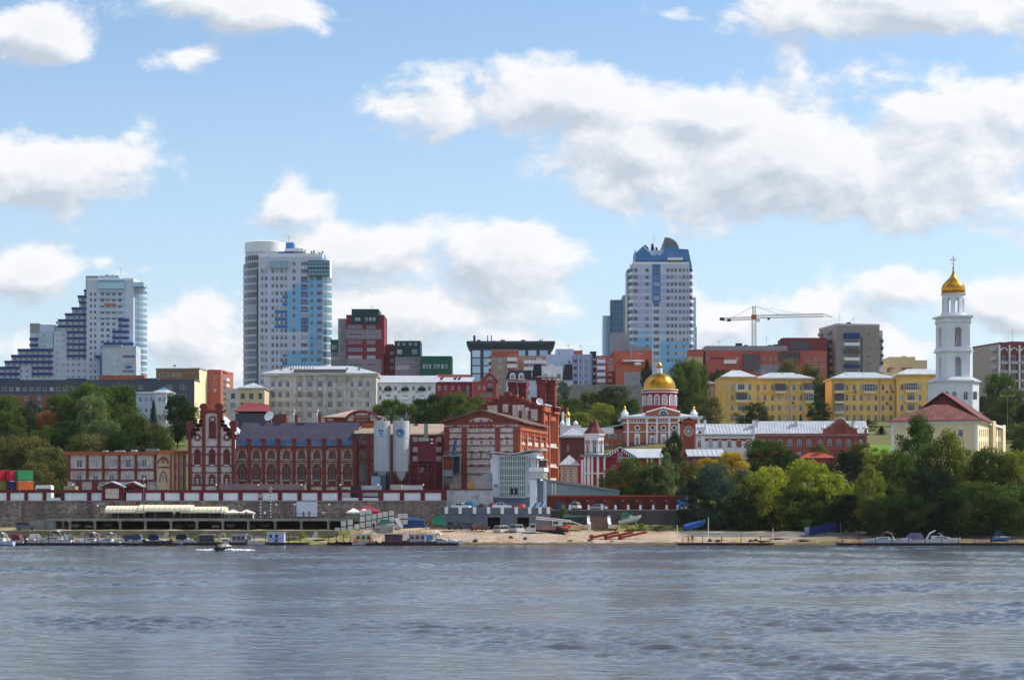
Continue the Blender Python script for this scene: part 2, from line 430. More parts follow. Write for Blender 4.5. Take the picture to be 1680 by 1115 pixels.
        if seam:
            for f in fs:
                f=[Vector(v) for v in f];e=f[1]-f[0];n=int(e.length/seam);up=Vector((0,0,.05))
                apex=f[2:] ;ln=e.normalized();hgt=None
                nrm=e.cross(f[-1]-f[0]).normalized();perp=nrm.cross(ln)
                tl=(f[-1]-f[0]).dot(ln);tr=(f[2]-f[0]).dot(ln);hh=(f[-1]-f[0]).dot(perp)
                for j in range(1,n):
                    t=e.length*j/n
                    g=hh*(t/tl if t<tl else (1 if t <= tr else (e.length-t)/max(e.length-tr,.01)))
                    if g<.3:continue
                    a=f[0]+ln*t;bb=a+perp*g
                    o=nrm*.06;k=ln*.03
                    b.loft([[a-k,a+k,a+k+o,a-k+o],[bb-k,bb+k,bb+k+o,bb-k+o]])
        return b.build('roof',mat,s.root)
    def gable(s,rise,mat,axis='x',ov=.5,z=None,off=0.,thick=.2,seam=0,x0=0.,x1=None,y0=0.,y1=None,wallmat=None):
        """ridge along the local axis; off moves the ridge sideways"""
        z=s.H if z is None else z;x1=s.W if x1 is None else x1;y1=s.D if y1 is None else y1;b=MB()
        if axis=='x':lo,hi,e0,e1=y0,y1,x0,x1
        else:lo,hi,e0,e1=x0,x1,y0,y1
        mid=(lo+hi)/2+off;sl,sr=rise/(mid-lo),rise/(hi-mid)
        prof=[(lo-ov,z-sl*ov),(mid,z+rise),(hi+ov,z-sr*ov),(hi+ov,z-sr*ov+thick),(mid,z+rise+thick),(lo-ov,z-sl*ov+thick)]
        for pr in ([prof[0],prof[1],prof[4],prof[5]],[prof[1],prof[2],prof[3],prof[4]]):
            b.prism(pr,e0-ov,e1+ov,'x' if axis=='x' else 'y')
        if seam:
            n=int((e1-e0)/seam)
            for j in range(1,n):
                t=e0+(e1-e0)*j/n
                for (p,q) in ((prof[5],prof[4]),(prof[4],prof[3])):
                    f=(lambda v,k:(t+k,v[0],v[1]+.06)) if axis=='x' else (lambda v,k:(v[0],t+k,v[1]+.06))
                    b.tube(f(p,0),f(q,0),.05,.05,4)
        o=b.build('roof',mat,s.root)
        if wallmat:   # triangular gable ends close the wall
            g=MB();tri=[(lo,z),(hi,z),(mid,z+rise-.01)]
            g.prism(tri,e0+.004,e0+.3,'x' if axis=='x' else 'y');g.prism(tri,e1-.3,e1-.004,'x' if axis=='x' else 'y')
            g.build('gable_wall',wallmat,s.root)
        return o
ORD='first second third fourth fifth sixth seventh eighth ninth tenth eleventh twelfth'.split()
def rows(py,pitch,n,h):return [(py+pitch*i-h/2,py+pitch*i+h/2) for i in range(n)]
def cols(a,b,n,w,st=None):
    return [((a+(b-a)*(i+.5)/n)-w/2,(a+(b-a)*(i+.5)/n)+w/2)+((st,) if st else ()) for i in range(n)]
def arch_surround(b,side_w,h,t,out,m=0):
    pass
def pipe(name,pts,r,mat,parent=None,n=6):return MB().path(pts,r,n).build(name,mat,parent)

# =====================================================================  the land and the river
PL=[(340,-2.5),(360,-.7),(368,.0),(383.6,1.0),(384.4,2.3),(409.5,2.9),(410.6,8.0),(478,8.6),(492,14.5),(530,22),(580,28),(650,34.5),(720,42),(830,54),(1000,64),(1500,84),(2200,90)]
PM=[(340,-2.5),(360,-.7),(368,.0),(376,.95),(395,2.45),(411.5,3.0),(412.6,6.2),(420,7.2),(424,8.0),(470,8.8),(492,15),(530,22),(580,28),(650,34.5),(720,42),(830,54),(1000,64),(1500,84),(2200,90)]
PR=[(340,-2.5),(360,-.7),(368,.0),(390,1.9),(404.4,2.6),(405.4,6.1),(425,6.3),(436,9.5),(462,15),(484,16.2),(498,18),(512,22.5),(560,28),(650,34.5),(720,42),(830,54),(1000,64),(1500,84),(2200,90)]
PE=[(340,-2.5),(360,-.7),(368,.0),(385,1.2),(400,3.4),(425,7.5),(440,11),(462,15),(484,16.2),(498,18),(512,22.5),(560,28),(650,34.5),(720,42),(830,54),(1000,64),(1500,84),(2200,90)]
def _ip(P,y):return np.interp(y,[p[0] for p in P],[p[1] for p in P])
def _st(x,a,b):
    t=np.clip((x-a)/(b-a),0,1);return t*t*(3-2*t)
def ground(x,y):
    a=_st(x,-15,-12.6);b=_st(x,6.5,9) if y<428 else _st(x,8,48);c=_st(x,66,78)
    return float(((_ip(PL,y)*(1-a)+_ip(PM,y)*a)*(1-b)+_ip(PR,y)*b)*(1-c)+_ip(PE,y)*c)
def ground_mat():
    """wet edge, sand, trodden earth, patchy grass; grass and dirt on the hill behind"""
    m=bpy.data.materials.new('beach_and_hillside');m.use_nodes=True;nt=m.node_tree;L=nt.links.new;p=nt.nodes['Principled BSDF']
    p.inputs['Roughness'].default_value=.95;p.inputs['Specular IOR Level'].default_value=.15
    tc=nt.nodes.new('ShaderNodeTexCoord');sx=nt.nodes.new('ShaderNodeSeparateXYZ');L(tc.outputs['Object'],sx.inputs[0])
    def noise(sc,det=6):
        n=nt.nodes.new('ShaderNodeTexNoise');n.inputs['Scale'].default_value=sc;n.inputs['Detail'].default_value=det
        L(tc.outputs['Object'],n.inputs['Vector']);return n.outputs['Fac']
    def rmp(x,a,b,lo=0.,hi=1.):
        r=nt.nodes.new('ShaderNodeMapRange');r.interpolation_type='SMOOTHSTEP';L(x,r.inputs[0])
        for i,v in enumerate((a,b,lo,hi)):r.inputs[i+1].default_value=v
        return r.outputs[0]
    def mth(op,a,b):
        q=nt.nodes.new('ShaderNodeMath');q.operation=op;q.use_clamp=False
        for i,v in enumerate((a,b)):
            if isinstance(v,(int,float)):q.inputs[i].default_value=v
            else:L(v,q.inputs[i])
        return q.outputs[0]
    def mix(f,a,b):
        n=nt.nodes.new('ShaderNodeMix');n.data_type='RGBA';L(f,n.inputs[0])
        for k,v in ((6,a),(7,b)):
            if isinstance(v,tuple):n.inputs[k].default_value=(*lin(v),1)
            else:L(v,n.inputs[k])
        return n.outputs[2]
    sand=mix(rmp(noise(.25),.35,.65),(156,130,106),(188,166,140))
    sand=mix(rmp(noise(1.7),.45,.66),sand,(122,98,78));sand=mix(rmp(noise(6.),.52,.7),sand,(206,190,168))
    sand=mix(rmp(noise(.09),.52,.62),sand,(160,148,138))
    sand=mix(rmp(sx.outputs[0],42.,66.),sand,mix(rmp(noise(.6),.4,.6),(96,78,64),(128,106,86)))  # right end: browner sand, with the shade by the trees put into it
    zy=mth('ADD',sx.outputs[2],mth('MULTIPLY',mth('SUBTRACT',noise(.5),.5),.7))
    sand=mix(rmp(zy,.15,.5),(84,74,62),sand)                       # wet at the water's edge
    x=sx.outputs[0];y=sx.outputs[1]
    gl=mth('MULTIPLY',rmp(x,-26.,-32.),rmp(noise(.22),.40,.55))  # grass along the left bank
    gr=mth('MULTIPLY',mth('MULTIPLY',rmp(y,392.,397.),rmp(x,12.,18.)),rmp(noise(.3),.38,.52))
    gr2=mth('MULTIPLY',mth('MULTIPLY',rmp(x,30.,40.),rmp(y,385.,372.)),rmp(noise(.25),.52,.6))
    g=mth('MAXIMUM',mth('MAXIMUM',gl,gr),gr2)
    grass=mix(rmp(noise(.8),.35,.65),(86,98,42),(140,134,72))
    c=mix(g,sand,grass)
    asp=mix(rmp(noise(.4),.35,.65),(92,92,92),(118,116,112))
    c=mix(mth('MULTIPLY',rmp(x,30.,34.),mth('MULTIPLY',rmp(y,381.,383.),rmp(y,393.,390.))),c,asp)
    hill=mix(rmp(noise(.12),.4,.6),(92,104,46),(110,98,70))
    c=mix(rmp(y,404.,412.),c,hill)
    L(c,p.inputs['Base Color'])
    b=nt.nodes.new('ShaderNodeBump');b.inputs['Strength'].default_value=.6;b.inputs['Distance'].default_value=.25
    L(noise(1.3,8),b.inputs['Height']);L(b.outputs[0],p.inputs['Normal'])
    return m
def build_land():
    ys=sorted(set(list(np.arange(340,364,4.))+list(np.arange(364,404,.8))+[403.6,404.4,405.4,406.5,408,409.5,410.6,411.5,412.6,414,417,420,424,428]+list(np.arange(432,560,4.))+list(np.arange(560,860,15.))+[900,1000,1200,1500,2200]))
    xs=sorted(set(list(np.arange(-150,150,2.))+[-15,-14.2,-13.4,-12.6,6.5,7.3,8.1,9]+list(np.arange(-900,-150,50.))+list(np.arange(150,901,50.))))
    V=[]
    for y in ys:
        for x in xs:
            z=ground(x,y)
            if 369<y<403:z += .10*math.sin(x*.9+y*.5)*math.sin(y*.7-x*.23)+.05*math.sin(x*2.3+1.3*y)
            if y <= 372:z += .25*math.sin(x*.11)*math.sin(x*.037+1)
            V.append((x,y,z))
    n=len(xs)
    Fc=[(j*n+i,j*n+i+1,(j+1)*n+i+1,(j+1)*n+i) for j in range(len(ys)-1) for i in range(n-1)]
    me=bpy.data.meshes.new('terrain');me.from_pydata(V,[],Fc);me.materials.append(ground_mat())
    me.polygons.foreach_set('use_smooth',[True]*len(Fc))
    o=obj('terrain',me);o['kind']='structure'
build_land()
def water_mat():
    m=bpy.data.materials.new('river_water');m.use_nodes=True;nt=m.node_tree;L=nt.links.new;p=nt.nodes['Principled BSDF']
    p.inputs['Base Color'].default_value=(.075,.084,.100,1);p.inputs['Roughness'].default_value=.14;p.inputs['IOR'].default_value=1.333
    tc=nt.nodes.new('ShaderNodeTexCoord');mp=nt.nodes.new('ShaderNodeMapping');mp.inputs['Scale'].default_value=(.55,1.0,1);mp.inputs['Rotation'].default_value=(0,0,R(12))
    L(tc.outputs['Object'],mp.inputs[0])
    hs=None
    for sc,w in ((1.1,1.0),(3.1,.42),(8.5,.14)):
        n=nt.nodes.new('ShaderNodeTexNoise');n.inputs['Scale'].default_value=sc;n.inputs['Detail'].default_value=2;n.inputs['Distortion'].default_value=.6
        L(mp.outputs[0],n.inputs['Vector'])
        q=nt.nodes.new('ShaderNodeMath');q.operation='MULTIPLY_ADD';L(n.outputs['Fac'],q.inputs[0]);q.inputs[1].default_value=w
        if hs:L(hs,q.inputs[2])
        hs=q.outputs[0]
    b=nt.nodes.new('ShaderNodeBump');b.inputs['Strength'].default_value=1.0;b.inputs['Distance'].default_value=.06
    L(hs,b.inputs['Height']);L(b.outputs[0],p.inputs['Normal'])
    return m
def build_water():
    ys=np.concatenate([np.arange(52,120,.22),np.arange(120,220,.36),np.arange(220,375,.62)])
    t=np.linspace(-.46,.46,640)
    Yg,Tg=np.meshgrid(ys,t,indexing='ij');Xg=Tg*Yg
    H=np.zeros_like(Xg);r=np.random.default_rng(5)
    for k in range(26):
        lam=.55*(1.083**k);a=R(90)+r.normal(0,.55)
        kx,ky=math.cos(a)*2*math.pi/lam,math.sin(a)*2*math.pi/lam
        ph=r.uniform(0,6.28);amp=.0068*lam**.42
        H += amp*np.sin(kx*Xg+ky*Yg+ph+.8*np.sin(Xg*.05+k)+.6*np.sin(Yg*.043+k*2))
    # gusts: rougher and smoother patches
    g=np.zeros_like(Xg)
    for k in range(9):
        lam=r.uniform(18,80);lx=r.uniform(14,70)
        g += 1.5*np.sin(2*math.pi/lam*Yg+r.uniform(0,6.28)+1.6*np.sin(Xg/lx*2+k))*np.sin(2*math.pi/lx*Xg+r.uniform(0,6.28)+1.3*np.sin(Yg/lam*2.4+k))
    H *= np.clip(.72+.40*g,.35,2.1)
    H *= 1-.5*np.clip((Yg-315)/45,0,1)      # sheltered water by the bank
    nr,nc=Xg.shape
    V=np.stack([Xg,Yg,H],-1).reshape(-1,3)
    i=np.arange(nr*nc).reshape(nr,nc)
    Q=np.stack([i[:-1,:-1],i[:-1,1:],i[1:,1:],i[1:,:-1]],-1).reshape(-1,4)
    # calm water beyond the modelled waves, to both sides and behind the camera
    n0=len(V)
    ex=np.array([(-1500,-800,-.05),(1500,-800,-.05),(1500,52,-.05),(-1500,52,-.05),
                   (-1500,52,-.05),(-23.9,52,-.05),(-171,373,-.05),(-1500,373,-.05),(23.9,52,-.05),(1500,52,-.05),(1500,373,-.05),(171,373,-.05)])
    V=np.concatenate([V,ex]);Q=np.concatenate([Q,n0+np.arange(12).reshape(3,4)])
    me=bpy.data.meshes.new('river');me.vertices.add(len(V));me.vertices.foreach_set('co',V.ravel())
    me.loops.add(Q.size);me.loops.foreach_set('vertex_index',Q.ravel().astype(np.int32))
    me.polygons.add(len(Q));me.polygons.foreach_set('loop_start',np.arange(0,Q.size,4).astype(np.int32))
    me.polygons.foreach_set('use_smooth',np.ones(len(Q),bool));me.update(calc_edges=True);me.validate()
    me.materials.append(water_mat())
    o=obj('river',me);o['kind']='structure'
build_water()

# =====================================================================  the upper town, far things first
def blk(s,name,px0,px1,py0,py1,mat,d0=0.,d1=None,parent=None,rec=None):
    a,b=s.U(px0),s.U(px1);d1=s.D if d1 is None else d1
    z0=0. if py1 is None else s.V(py1,a)
    return MB().box(a,b,d0,d1,z0,s.V(py0,a)).build(name,mat,parent or s.root)
Bld.blk=blk
def antenna(s,px,py0,py1,d,r=.06,parent=None):
    u=s.U(px);b=MB().tube((u,d,s.V(py1)-.3),(u,d,s.V(py0)),r,r*.6,5)
    for k in (.7,.85): 
        z=s.V(py1)+(s.V(py0)-s.V(py1))*k;b.tube((u-.8,d,z),(u+.8,d,z),r*.6,r*.6,4)
    return b.build('antenna',DARKM,parent or s.root)
Bld.antenna=antenna
def wins(s,side,cl,rw,style='std',d=-.03,glass=None,frame=None,parent=None):
    """windows set flush in a panel wall"""
    for q in s.ops(cl,rw,side):
        s.win(side,*q[:4],q[4] if len(q)>4 else style,d,glass,frame,parent=parent)
Bld.wins=wins
def vents(s,spots,d,mat=None):
    for px0,px1,py0,py1 in spots:
        o=s.blk('roof_vent',px0,px1,py0,py1,mat or DGREY,d,d+2.2)

# ---- A: stepped white and blue apartment complex on the far left
def stepped():
    s=Bld('stepped_apartment_tower','white stepped apartment complex with navy balcony bands, far left','building',142,219,1000,26,459,642)
    rw=rows(482.5,9.75,16,5.4)
    s.wall('F',WHITEB,s.ops([(165,171),(174,180),(184,189.5),(194,199.5),(147,151),(154,158)],rw,style='row'),rec=.3)
    s.wall('R',WHITEB);s.done(sides='LB');s.flat(par=.8,pm=WHITE)
    # projecting middle bay with pale glass head
    s.blk('glazed_bay_head',162,205,463,474,G_TEAL,-1.2,.5);s.blk('bay_cornice',161.5,205.5,459.5,463,M('teal_panel',(120,168,190),.5),-1.4,.6)
    for py in (476,487,498,508,518):s.blk('balcony_band',163,204,py,py+3.4,M('pale_teal_panel',(176,198,212),.5),-1.0,-.003)
    s.blk('balcony_band',172,191,498,501,ORANGEP,-1.05,-.9)
    s.blk('penthouse',140,161,452,475,GREY,1,14);s.blk('penthouse',159,193,450.5,460,WHITEB,4,16)
    s.wins('F',cols(164,188,6,3),[(455,458)],'plain',3.95,G_DARK)
    vents(s,[(169,172,448,451),(174,176,449,451),(179,182,448.5,451),(186,188,449,451)],6);s.antenna(193,435,451,8)
    # round glass end
    c=(s.U(219),8.5);b=MB();r=s.U(236)-s.U(219)
    z0,z1=0,s.V(461)
    b.lathe([(r,z0),(r,z1)],c[0],c[1],16,0,R(-90),R(95),cap=False)
    b.lathe([(0,z1),(r,z1)],c[0],c[1],16,1,R(-90),R(95),cap=False)
    o=b.build('glazed_end',[WHITEB,GREY],s.root,smooth=30)
    for i in range(19):
        za=s.V(470.5+9.75*i)
        q=MB().lathe([(r+.05,za),(r+.05,za+1.7)],c[0],c[1],16,0,R(-88),R(90),cap=False)
        for k in range(9):
            t=R(-86+21*k);q.tube((c[0]+(r+.08)*math.cos(t),c[1]+(r+.08)*math.sin(t),za),(c[0]+(r+.08)*math.cos(t),c[1]+(r+.08)*math.sin(t),za+1.7),.06,n=4,m=1)
        q.build('window_band',[G_TEAL,FRAMEW],o,smooth=30)
    s.blk('glazed_end_head',219,236,463,470,G_TEAL,-.6,8)
    # stepped terraces: every storey is a part with its own navy parapet
    Ls=[136,126,128,116,105,93.5,93,86,86,86,86,86,86,86,86,86,86]
    for i,l in enumerate(Ls):
        py=474+9.75*i
        t=s.blk('terrace_floor',l,142-.03,py,py+9.7,WHITEB,3.0-.02*i,20)
        if i<12 or i in (15,):
            s.blk('parapet',l if i<7 else 108,142,py,py+3.6,BLUED,1.6,3.0-.02*i-.003,t)
        n=max(1,int((142-l)/9))
        s.wins('F',cols(l+1,141,n,4.2),[(py+4.6,py+8.6)],'std',2.96-.02*i,parent=t)
        if l<100:
            s.wins('F',cols(87,107,2,5),[(py+3.2,py+8.4)],'row',2.93-.02*i,G_TEAL,parent=t)
    for i in range(5):s.blk('balcony',185 if i>1 else 195,212,523+9.75*i,526.8+9.75*i,BLUED,-1.3,-.003)
    s.blk('balcony',171,220,562,566,BLUED,-1.35,-.003)
    # low tower further left
    t=s.blk('lower_tower',46,85.9,531,None,WHITEB,4,18);s.blk('stair_head',46,62,529,545,GREY,3.9,12)
    s.blk('glazed_bay',61,85,542,572,M('pale_teal_panel',(176,198,212),.5),2.6,4)
    s.wins('F',cols(63,84,4,3.6),[(546,551),(556,561),(565,570)],'row',2.55,G_TEAL,parent=t)
    for py in (553,563):s.blk('parapet',46,60.5,py,py+4,BLUED,2.6,3.9,t)
    for i,l in enumerate([27.6,17,6,-14,-14,-14,-14,-14]):
        py=571.5+9.75*i
        t=s.blk('terrace_floor',l,85.93,py,py+9.7,WHITEB,2.4-.02*i,20)
        if i<3:s.blk('parapet',l,85,py,py+4,BLUED,1.0,2.39-.02*i,t)
        else:
            s.blk('parapet',l,31,py,py+4,BLUED,1.0,2.39-.02*i,t)
            if i<5:s.blk('parapet',51,85,py,py+4,BLUED,1.0,2.39-.02*i,t)
        s.wins('F',cols(max(l,0)+1,84,max(2,int((84-max(l,0))/9)),4.2),[(py+4.8,py+8.8)],'std',2.36-.02*i,parent=t)
    # low annex in front
    t=s.blk('annex',177,232,571,None,M('annex_panel',(186,194,208),.6),-14,-2);s.blk('annex_roof',176,208,569.5,572,MATS['teal_panel'],-14.5,-2)
    s.wins('F',[(184,190),(195,201)],rows(580,9.75,6,6),'row',-14.03,G_TEAL,parent=t)
    s.wins('F',[(210,230)],rows(588,12,4,5),'row',-14.03,G_STD,parent=t)
    s.blk('annex_panel',215,225,602.5,607.5,BLUEM,-14.2,-14.003);s.blk('annex_screen',159,168,584,588,BLUED,-6,-.01);s.blk('annex_tower',169,177,584,None,BLUEM,-8,-.01)
    s.blk('annex_head',212,231,574,582,MAROON,-6,-2.1)
stepped()

# ---- B: tower with round corner
def round_tower():
    s=Bld('white_blue_tower','tall white tower with round glazed corner and blue stepped paint','building',424,529,828,24,421,640)
    rw=rows(444.6,12.12,16,7)
    cl=[(428,432.5),(434,439),(445,450),(452,457),(459.5,464.5),(466,471.5),(479.5,485),(493.5,505),(508.7,514),(519.4,528.5)]
    cl=[c+(('row',) if c[1]-c[0]>8 else ()) for c in cl]
    o=s.ops([c for c in cl if c[0]>478],[(429.4,435.4)])+s.ops(cl,rw)
    B1,B2=BLUEL,BLUEM
    paint=[s.pr(*q) for q in [(506,529,454.6,600,B1),(493.5,506,460,542,B2),(493.5,506,463.5,469,WHITEB),(493.5,506,475.6,481,B1),(493.5,506,487.8,493,WHITEB),(493.5,506,500,505,WHITEB),(493.5,506,512,517,WHITEB),
        (479,493.5,465,544,B1),(471.5,479,477,544,B1),(450.6,471.5,508,538.5,B2),(450.6,471.5,514,520,WHITEB),(450.6,471.5,526.5,532,WHITEB),(463,471.5,484,502,B2),(463,471.5,489.5,496,WHITEB),
        (471,506,574.6,600,B1),(463,471,581,600,B2),(463,471,585,591,WHITEB)]]
    s.wall('F',WHITEB,o,paint,rec=.22)
    s.done(sides='RB',mat=WHITEB);s.flat(par=1.3,pm=WHITE)
    s.box('lift_slot','F',-.75,-.05,0,s.V(441),-.3,G_DARK,3)
    # drum
    cx,r=s.U(431.5),s.U(465)-s.U(431.5);cy=r+.5
    b=MB().lathe([(r-.15,0),(r-.15,s.V(411))],cx,cy,40,0,cap=False)
    d=b.build('round_corner',WHITEB,s.root,smooth=30)
    top=MB().lathe([(0,s.V(412)),(r+.1,s.V(411.5)),(r+.1,s.V(395)),(r-.4,s.V(394)),(0,s.V(395))],cx,cy,40)
    top.build('crown_drum',WHITE,s.root,smooth=30)
    for i in range(18):
        za=s.V(424+12.12*i+2);hh=1.95
        q=MB().lathe([(r,za),(r,za+hh)],cx,cy,30,0,R(150),R(330),cap=False)
        for k in range(22):
            t=R(152+8.1*k);p=(cx+(r+.04)*math.cos(t),cy+(r+.04)*math.sin(t))
            q.tube((*p,za),(*p,za+hh),.07,n=4,m=1)
        q.build('window_band',[G_STD,FRAMEW],d,smooth=30)
        q=MB().lathe([(r-.1,za-.95),(r+.1,za-.95),(r+.1,za-.05),(r-.1,za-.05)],cx,cy,30,0,R(150),R(330),cap=False);q.build('parapet_ring',M('frosted_parapet',(176,188,204),.4),d,smooth=30)
    # scalloped balconies on the left flank
    for i in range(18):
        za=s.V(441+12.12*i);u=s.U(399.2)
        MB().lathe([(0,za),(1.5,za),(1.5,za+1.1),(1.35,za+1.1),(1.35,za+.15),(0,za+.15)],u,cy+1.5,12,0,R(90),R(275)).build('balcony',WHITE,s.root,smooth=40)
    s.blk('flank_wall',394.5,401,429,None,WHITEB,cy+.5,cy+9)
    # right round bay, mostly glass
    cx2,r2=s.U(529),s.U(542.8)-s.U(529);cy2=r2
    bay=MB().lathe([(r2,0),(r2,s.V(424)),(0,s.V(424))],cx2,cy2,12,0,R(-90),R(60),cap=False).build('round_bay',WHITE,s.root,smooth=30)
    for i in range(16):
        za=s.V(456+12.12*i+8)
        q=MB().lathe([(r2+.05,za),(r2+.05,za+2.3)],cx2,cy2,12,0,R(-88),R(58),cap=False)
        for k in range(7):
            t=R(-86+24*k);p=(cx2+(r2+.08)*math.cos(t),cy2+(r2+.08)*math.sin(t));q.tube((*p,za),(*p,za+2.3),.06,n=4,m=1)
        q.build('window_band',[G_TEAL,FRAMEW],bay,smooth=30)
    # dark framed winter garden at the top right
    for (a,b_,c,e) in ((506,541,428.5,440),(506,541,441,453)):
        w=s.blk('winter_garden',a,b_,c,e,G_TEAL,-1.4,3);u0,u1=s.U(a),s.U(b_);z0,z1=s.V(e),s.V(c);q=MB()
        for k in range(8):x=u0+(u1-u0)*k/7;q.box(x-.08,x+.08,-1.55,-1.41,z0,z1)
        for z in (z0,(z0+z1)/2,z1):q.box(u0-.1,u1+.1,-1.56,-1.42,z-.12,z+.12)
        q.build('glazing_bars',DARKM,w)
    s.blk('winter_garden',443,474,428,440,G_TEAL,-.9,2)
    q=MB(); 
    for k in range(9):x=s.U(443)+(s.U(474)-s.U(443))*k/8;q.box(x-.1,x+.1,-1.0,-.91,s.V(440),s.V(428))
    q.build('glazing_bars',FRAMEW,s.root)
    s.blk('penthouse',449,480,411,420,BLUEM,3,16);s.blk('penthouse',478,500,407,421,WHITEB,4,18);s.blk('roof_slab',466,497,406.5,411,WHITE,2,20)
    s.blk('lift_house',463,478,393.5,406,BLUEM,8,15)
    for px in (451,455,458):s.blk('roof_vent',px-1.5,px+1.5,391,396,DGREY,9,11)
    for px,py in ((480,403),(485,404),(509,409),(513,408),(522,411),(527,409)):s.blk('chimney',px-1.3,px+1.3,py,421,METG,5,6.4)
    s.blk('vent_house',505,514,414,421,BLUEL,4,8);s.blk('vent_house',520,532,416,421,BLUEL,4,8)
    s.antenna(469,380,394,10)
round_tower()

# ---- C: dark red blocks with green roofs
def panel_block(name,label,px0,px1,py0,Y,D,mat,cl,rw,paint=(),par=.4,glass=None,frame=None,base=None,ang=0,rec=.2,style='row',cat='building',pybase=None,roof=True):
    s=Bld(name,label,cat,px0,px1,Y,D,py0,pybase,ang)
    s.wall('F',mat,s.ops(cl,rw,style=style),[s.pr(*q) for q in paint],rec=rec,glass=glass,frame=frame)
    s.done(mat)
    if roof:s.flat(par=par)
    return s
PINKG=M('pinkish_grey_panel',(150,134,144),.8,.06)
s=panel_block('red_apartment_block','dark red apartment block with dark green attic and grey bands',568,630,518,792,20,MAROON,
    [(571,594),(602,616)],rows(536,12.4,6,5.6),[(568,626,540.5,556,PINKG),(568,626,589,612,PINKG)],ang=0)
s.blk('green_attic',577,621.5,507,530.5,GREENPD,-.6,16);s.wins('F',[(583,586.5),(588,591),(600,603.5),(606,609.5),(612,616)],[(521,526.5)],'std',-.64)
s.antenna(608,498,508,6)
s.blk('grey_tower',552.5,577,520,None,GREY,6,18);s.wins('F',[(554,557)],rows(540,12.4,5,6),'row',5.96)
s=panel_block('green_topped_block','low grey block with bright green top beside the round tower',543,567.5,577,800,14,PINKG,[(545,566)],rows(582.5,12,3,6),[(543,568,586,590,M('cream_panel',(190,182,178)))])
s.blk('green_attic',542.5,568,557,577,GREENP,-.4,12);s.wins('F',[(544.5,547.5),(549,552),(555.5,558),(560,563)],[(566,573)],'std',-.44)
s=panel_block('green_gabled_block','pinkish block with tall dark green attic and white balconies',648,689.5,584,790,16,PINKG,[(650,672),(676,688)],rows(590.5,11.6,2,6.4),ang=0)
s.blk('green_attic',647.5,690,559,584.5,GREENPD,-.5,14);s.wins('F',[(652,656),(661,665),(671,675),(680,684)],[(562.5,566.5)],'std',-.54);s.wins('F',[(652,659.5),(676,684)],[(573.5,580.5)],'std',-.54)
s=panel_block('narrow_red_block','narrow maroon block between two green-roofed blocks',631.5,647,568,796,12,MAROON,[(640,646)],rows(579,12,3,5))
s.blk('stair_head',634,645,564,568.2,MAROON,1,8)
s=panel_block('long_green_block','low block with long plain bright green attic at the right end',690,741,585.5,785,16,GREENP,[],[])
s.wins('F',[(694,697),(699,702),(704,707),(712,715),(717,721),(724,728),(731,734)],[(597.5,604)],'std',-.04)

# ---- D: dark glass office with flared roof
def glass_office():
    s=Bld('glass_office','dark framed glass office block with flared flat roof','building',772,904,800,24,571,640)
    G=M('office_frame',(70,80,94),.5,.06,metal=.2)
    s.wall('F',G,s.ops([(774.5+18.4*i,788.5+18.4*i,'plain') for i in range(7)],[(574,586),(587,599),(600,612),(613,624)]),rec=.25,glass=G_MIRROR,frame=FRAMED)
    s.done(G);z=s.V(571)
    ring=lambda o,zz:[(-o,-o,zz),(s.W+o,-o,zz),(s.W+o,s.D+o,zz),(-o,s.D+o,zz)]
    MB().loft([ring(.2,z),ring(.9,z+.6),ring(1.6,z+1.8),ring(1.5,z+2.7)]).build('roof',G,s.root)
    for a,b,c in ((776,779.5,548),(782,788,555),(799,800.5,548),(805,806.5,548),(809,811,556),(821,828,555),(835,842,558),(855,862,555),(885,888,555),(889.5,890.5,553)):s.blk('roof_vent',a,b,c,561,DARKM if b-a<4 else DGREY,6,8)
glass_office()

# ---- E .. I: houses in the middle of the upper town
s=panel_block('red_beige_block','beige and red apartment block with white balconies before the glass office',806,851,575,745,18,M('warm_beige_brick',(170,148,134)),[(818,823)],rows(590,11,5,5),[(806,851,575,586,REDP),(832,848,580,640,REDP)],style='std')
for i in range(4):s.blk('balcony',832,848,586.5+10.8*i,592.5+10.8*i,WHITE,-1.2,-.003)
s.blk('side_wing',801.5,806,583,None,REDP,2,16)
for i in range(4):s.blk('balcony',801.5,806,588+11*i,593+11*i,WHITE,1,1.99)
s=panel_block('red_beige_wing','beige lower wing with red top and white balconies right of the block',848.5,894,585,752,14,M('warm_beige_brick'),[],[],[(864,894,585,600,REDP)])
for i in range(3):s.blk('balcony',859,895,591+10.8*i,596.5+10.8*i,WHITE,-1.1,-.003);s.wins('F',[(866,876),(880,890)],[(586.6+10.8*i,590.6+10.8*i)],'row',-.04)
SLATE=M('dark_slate_roof',(44,38,52),.75,.1)
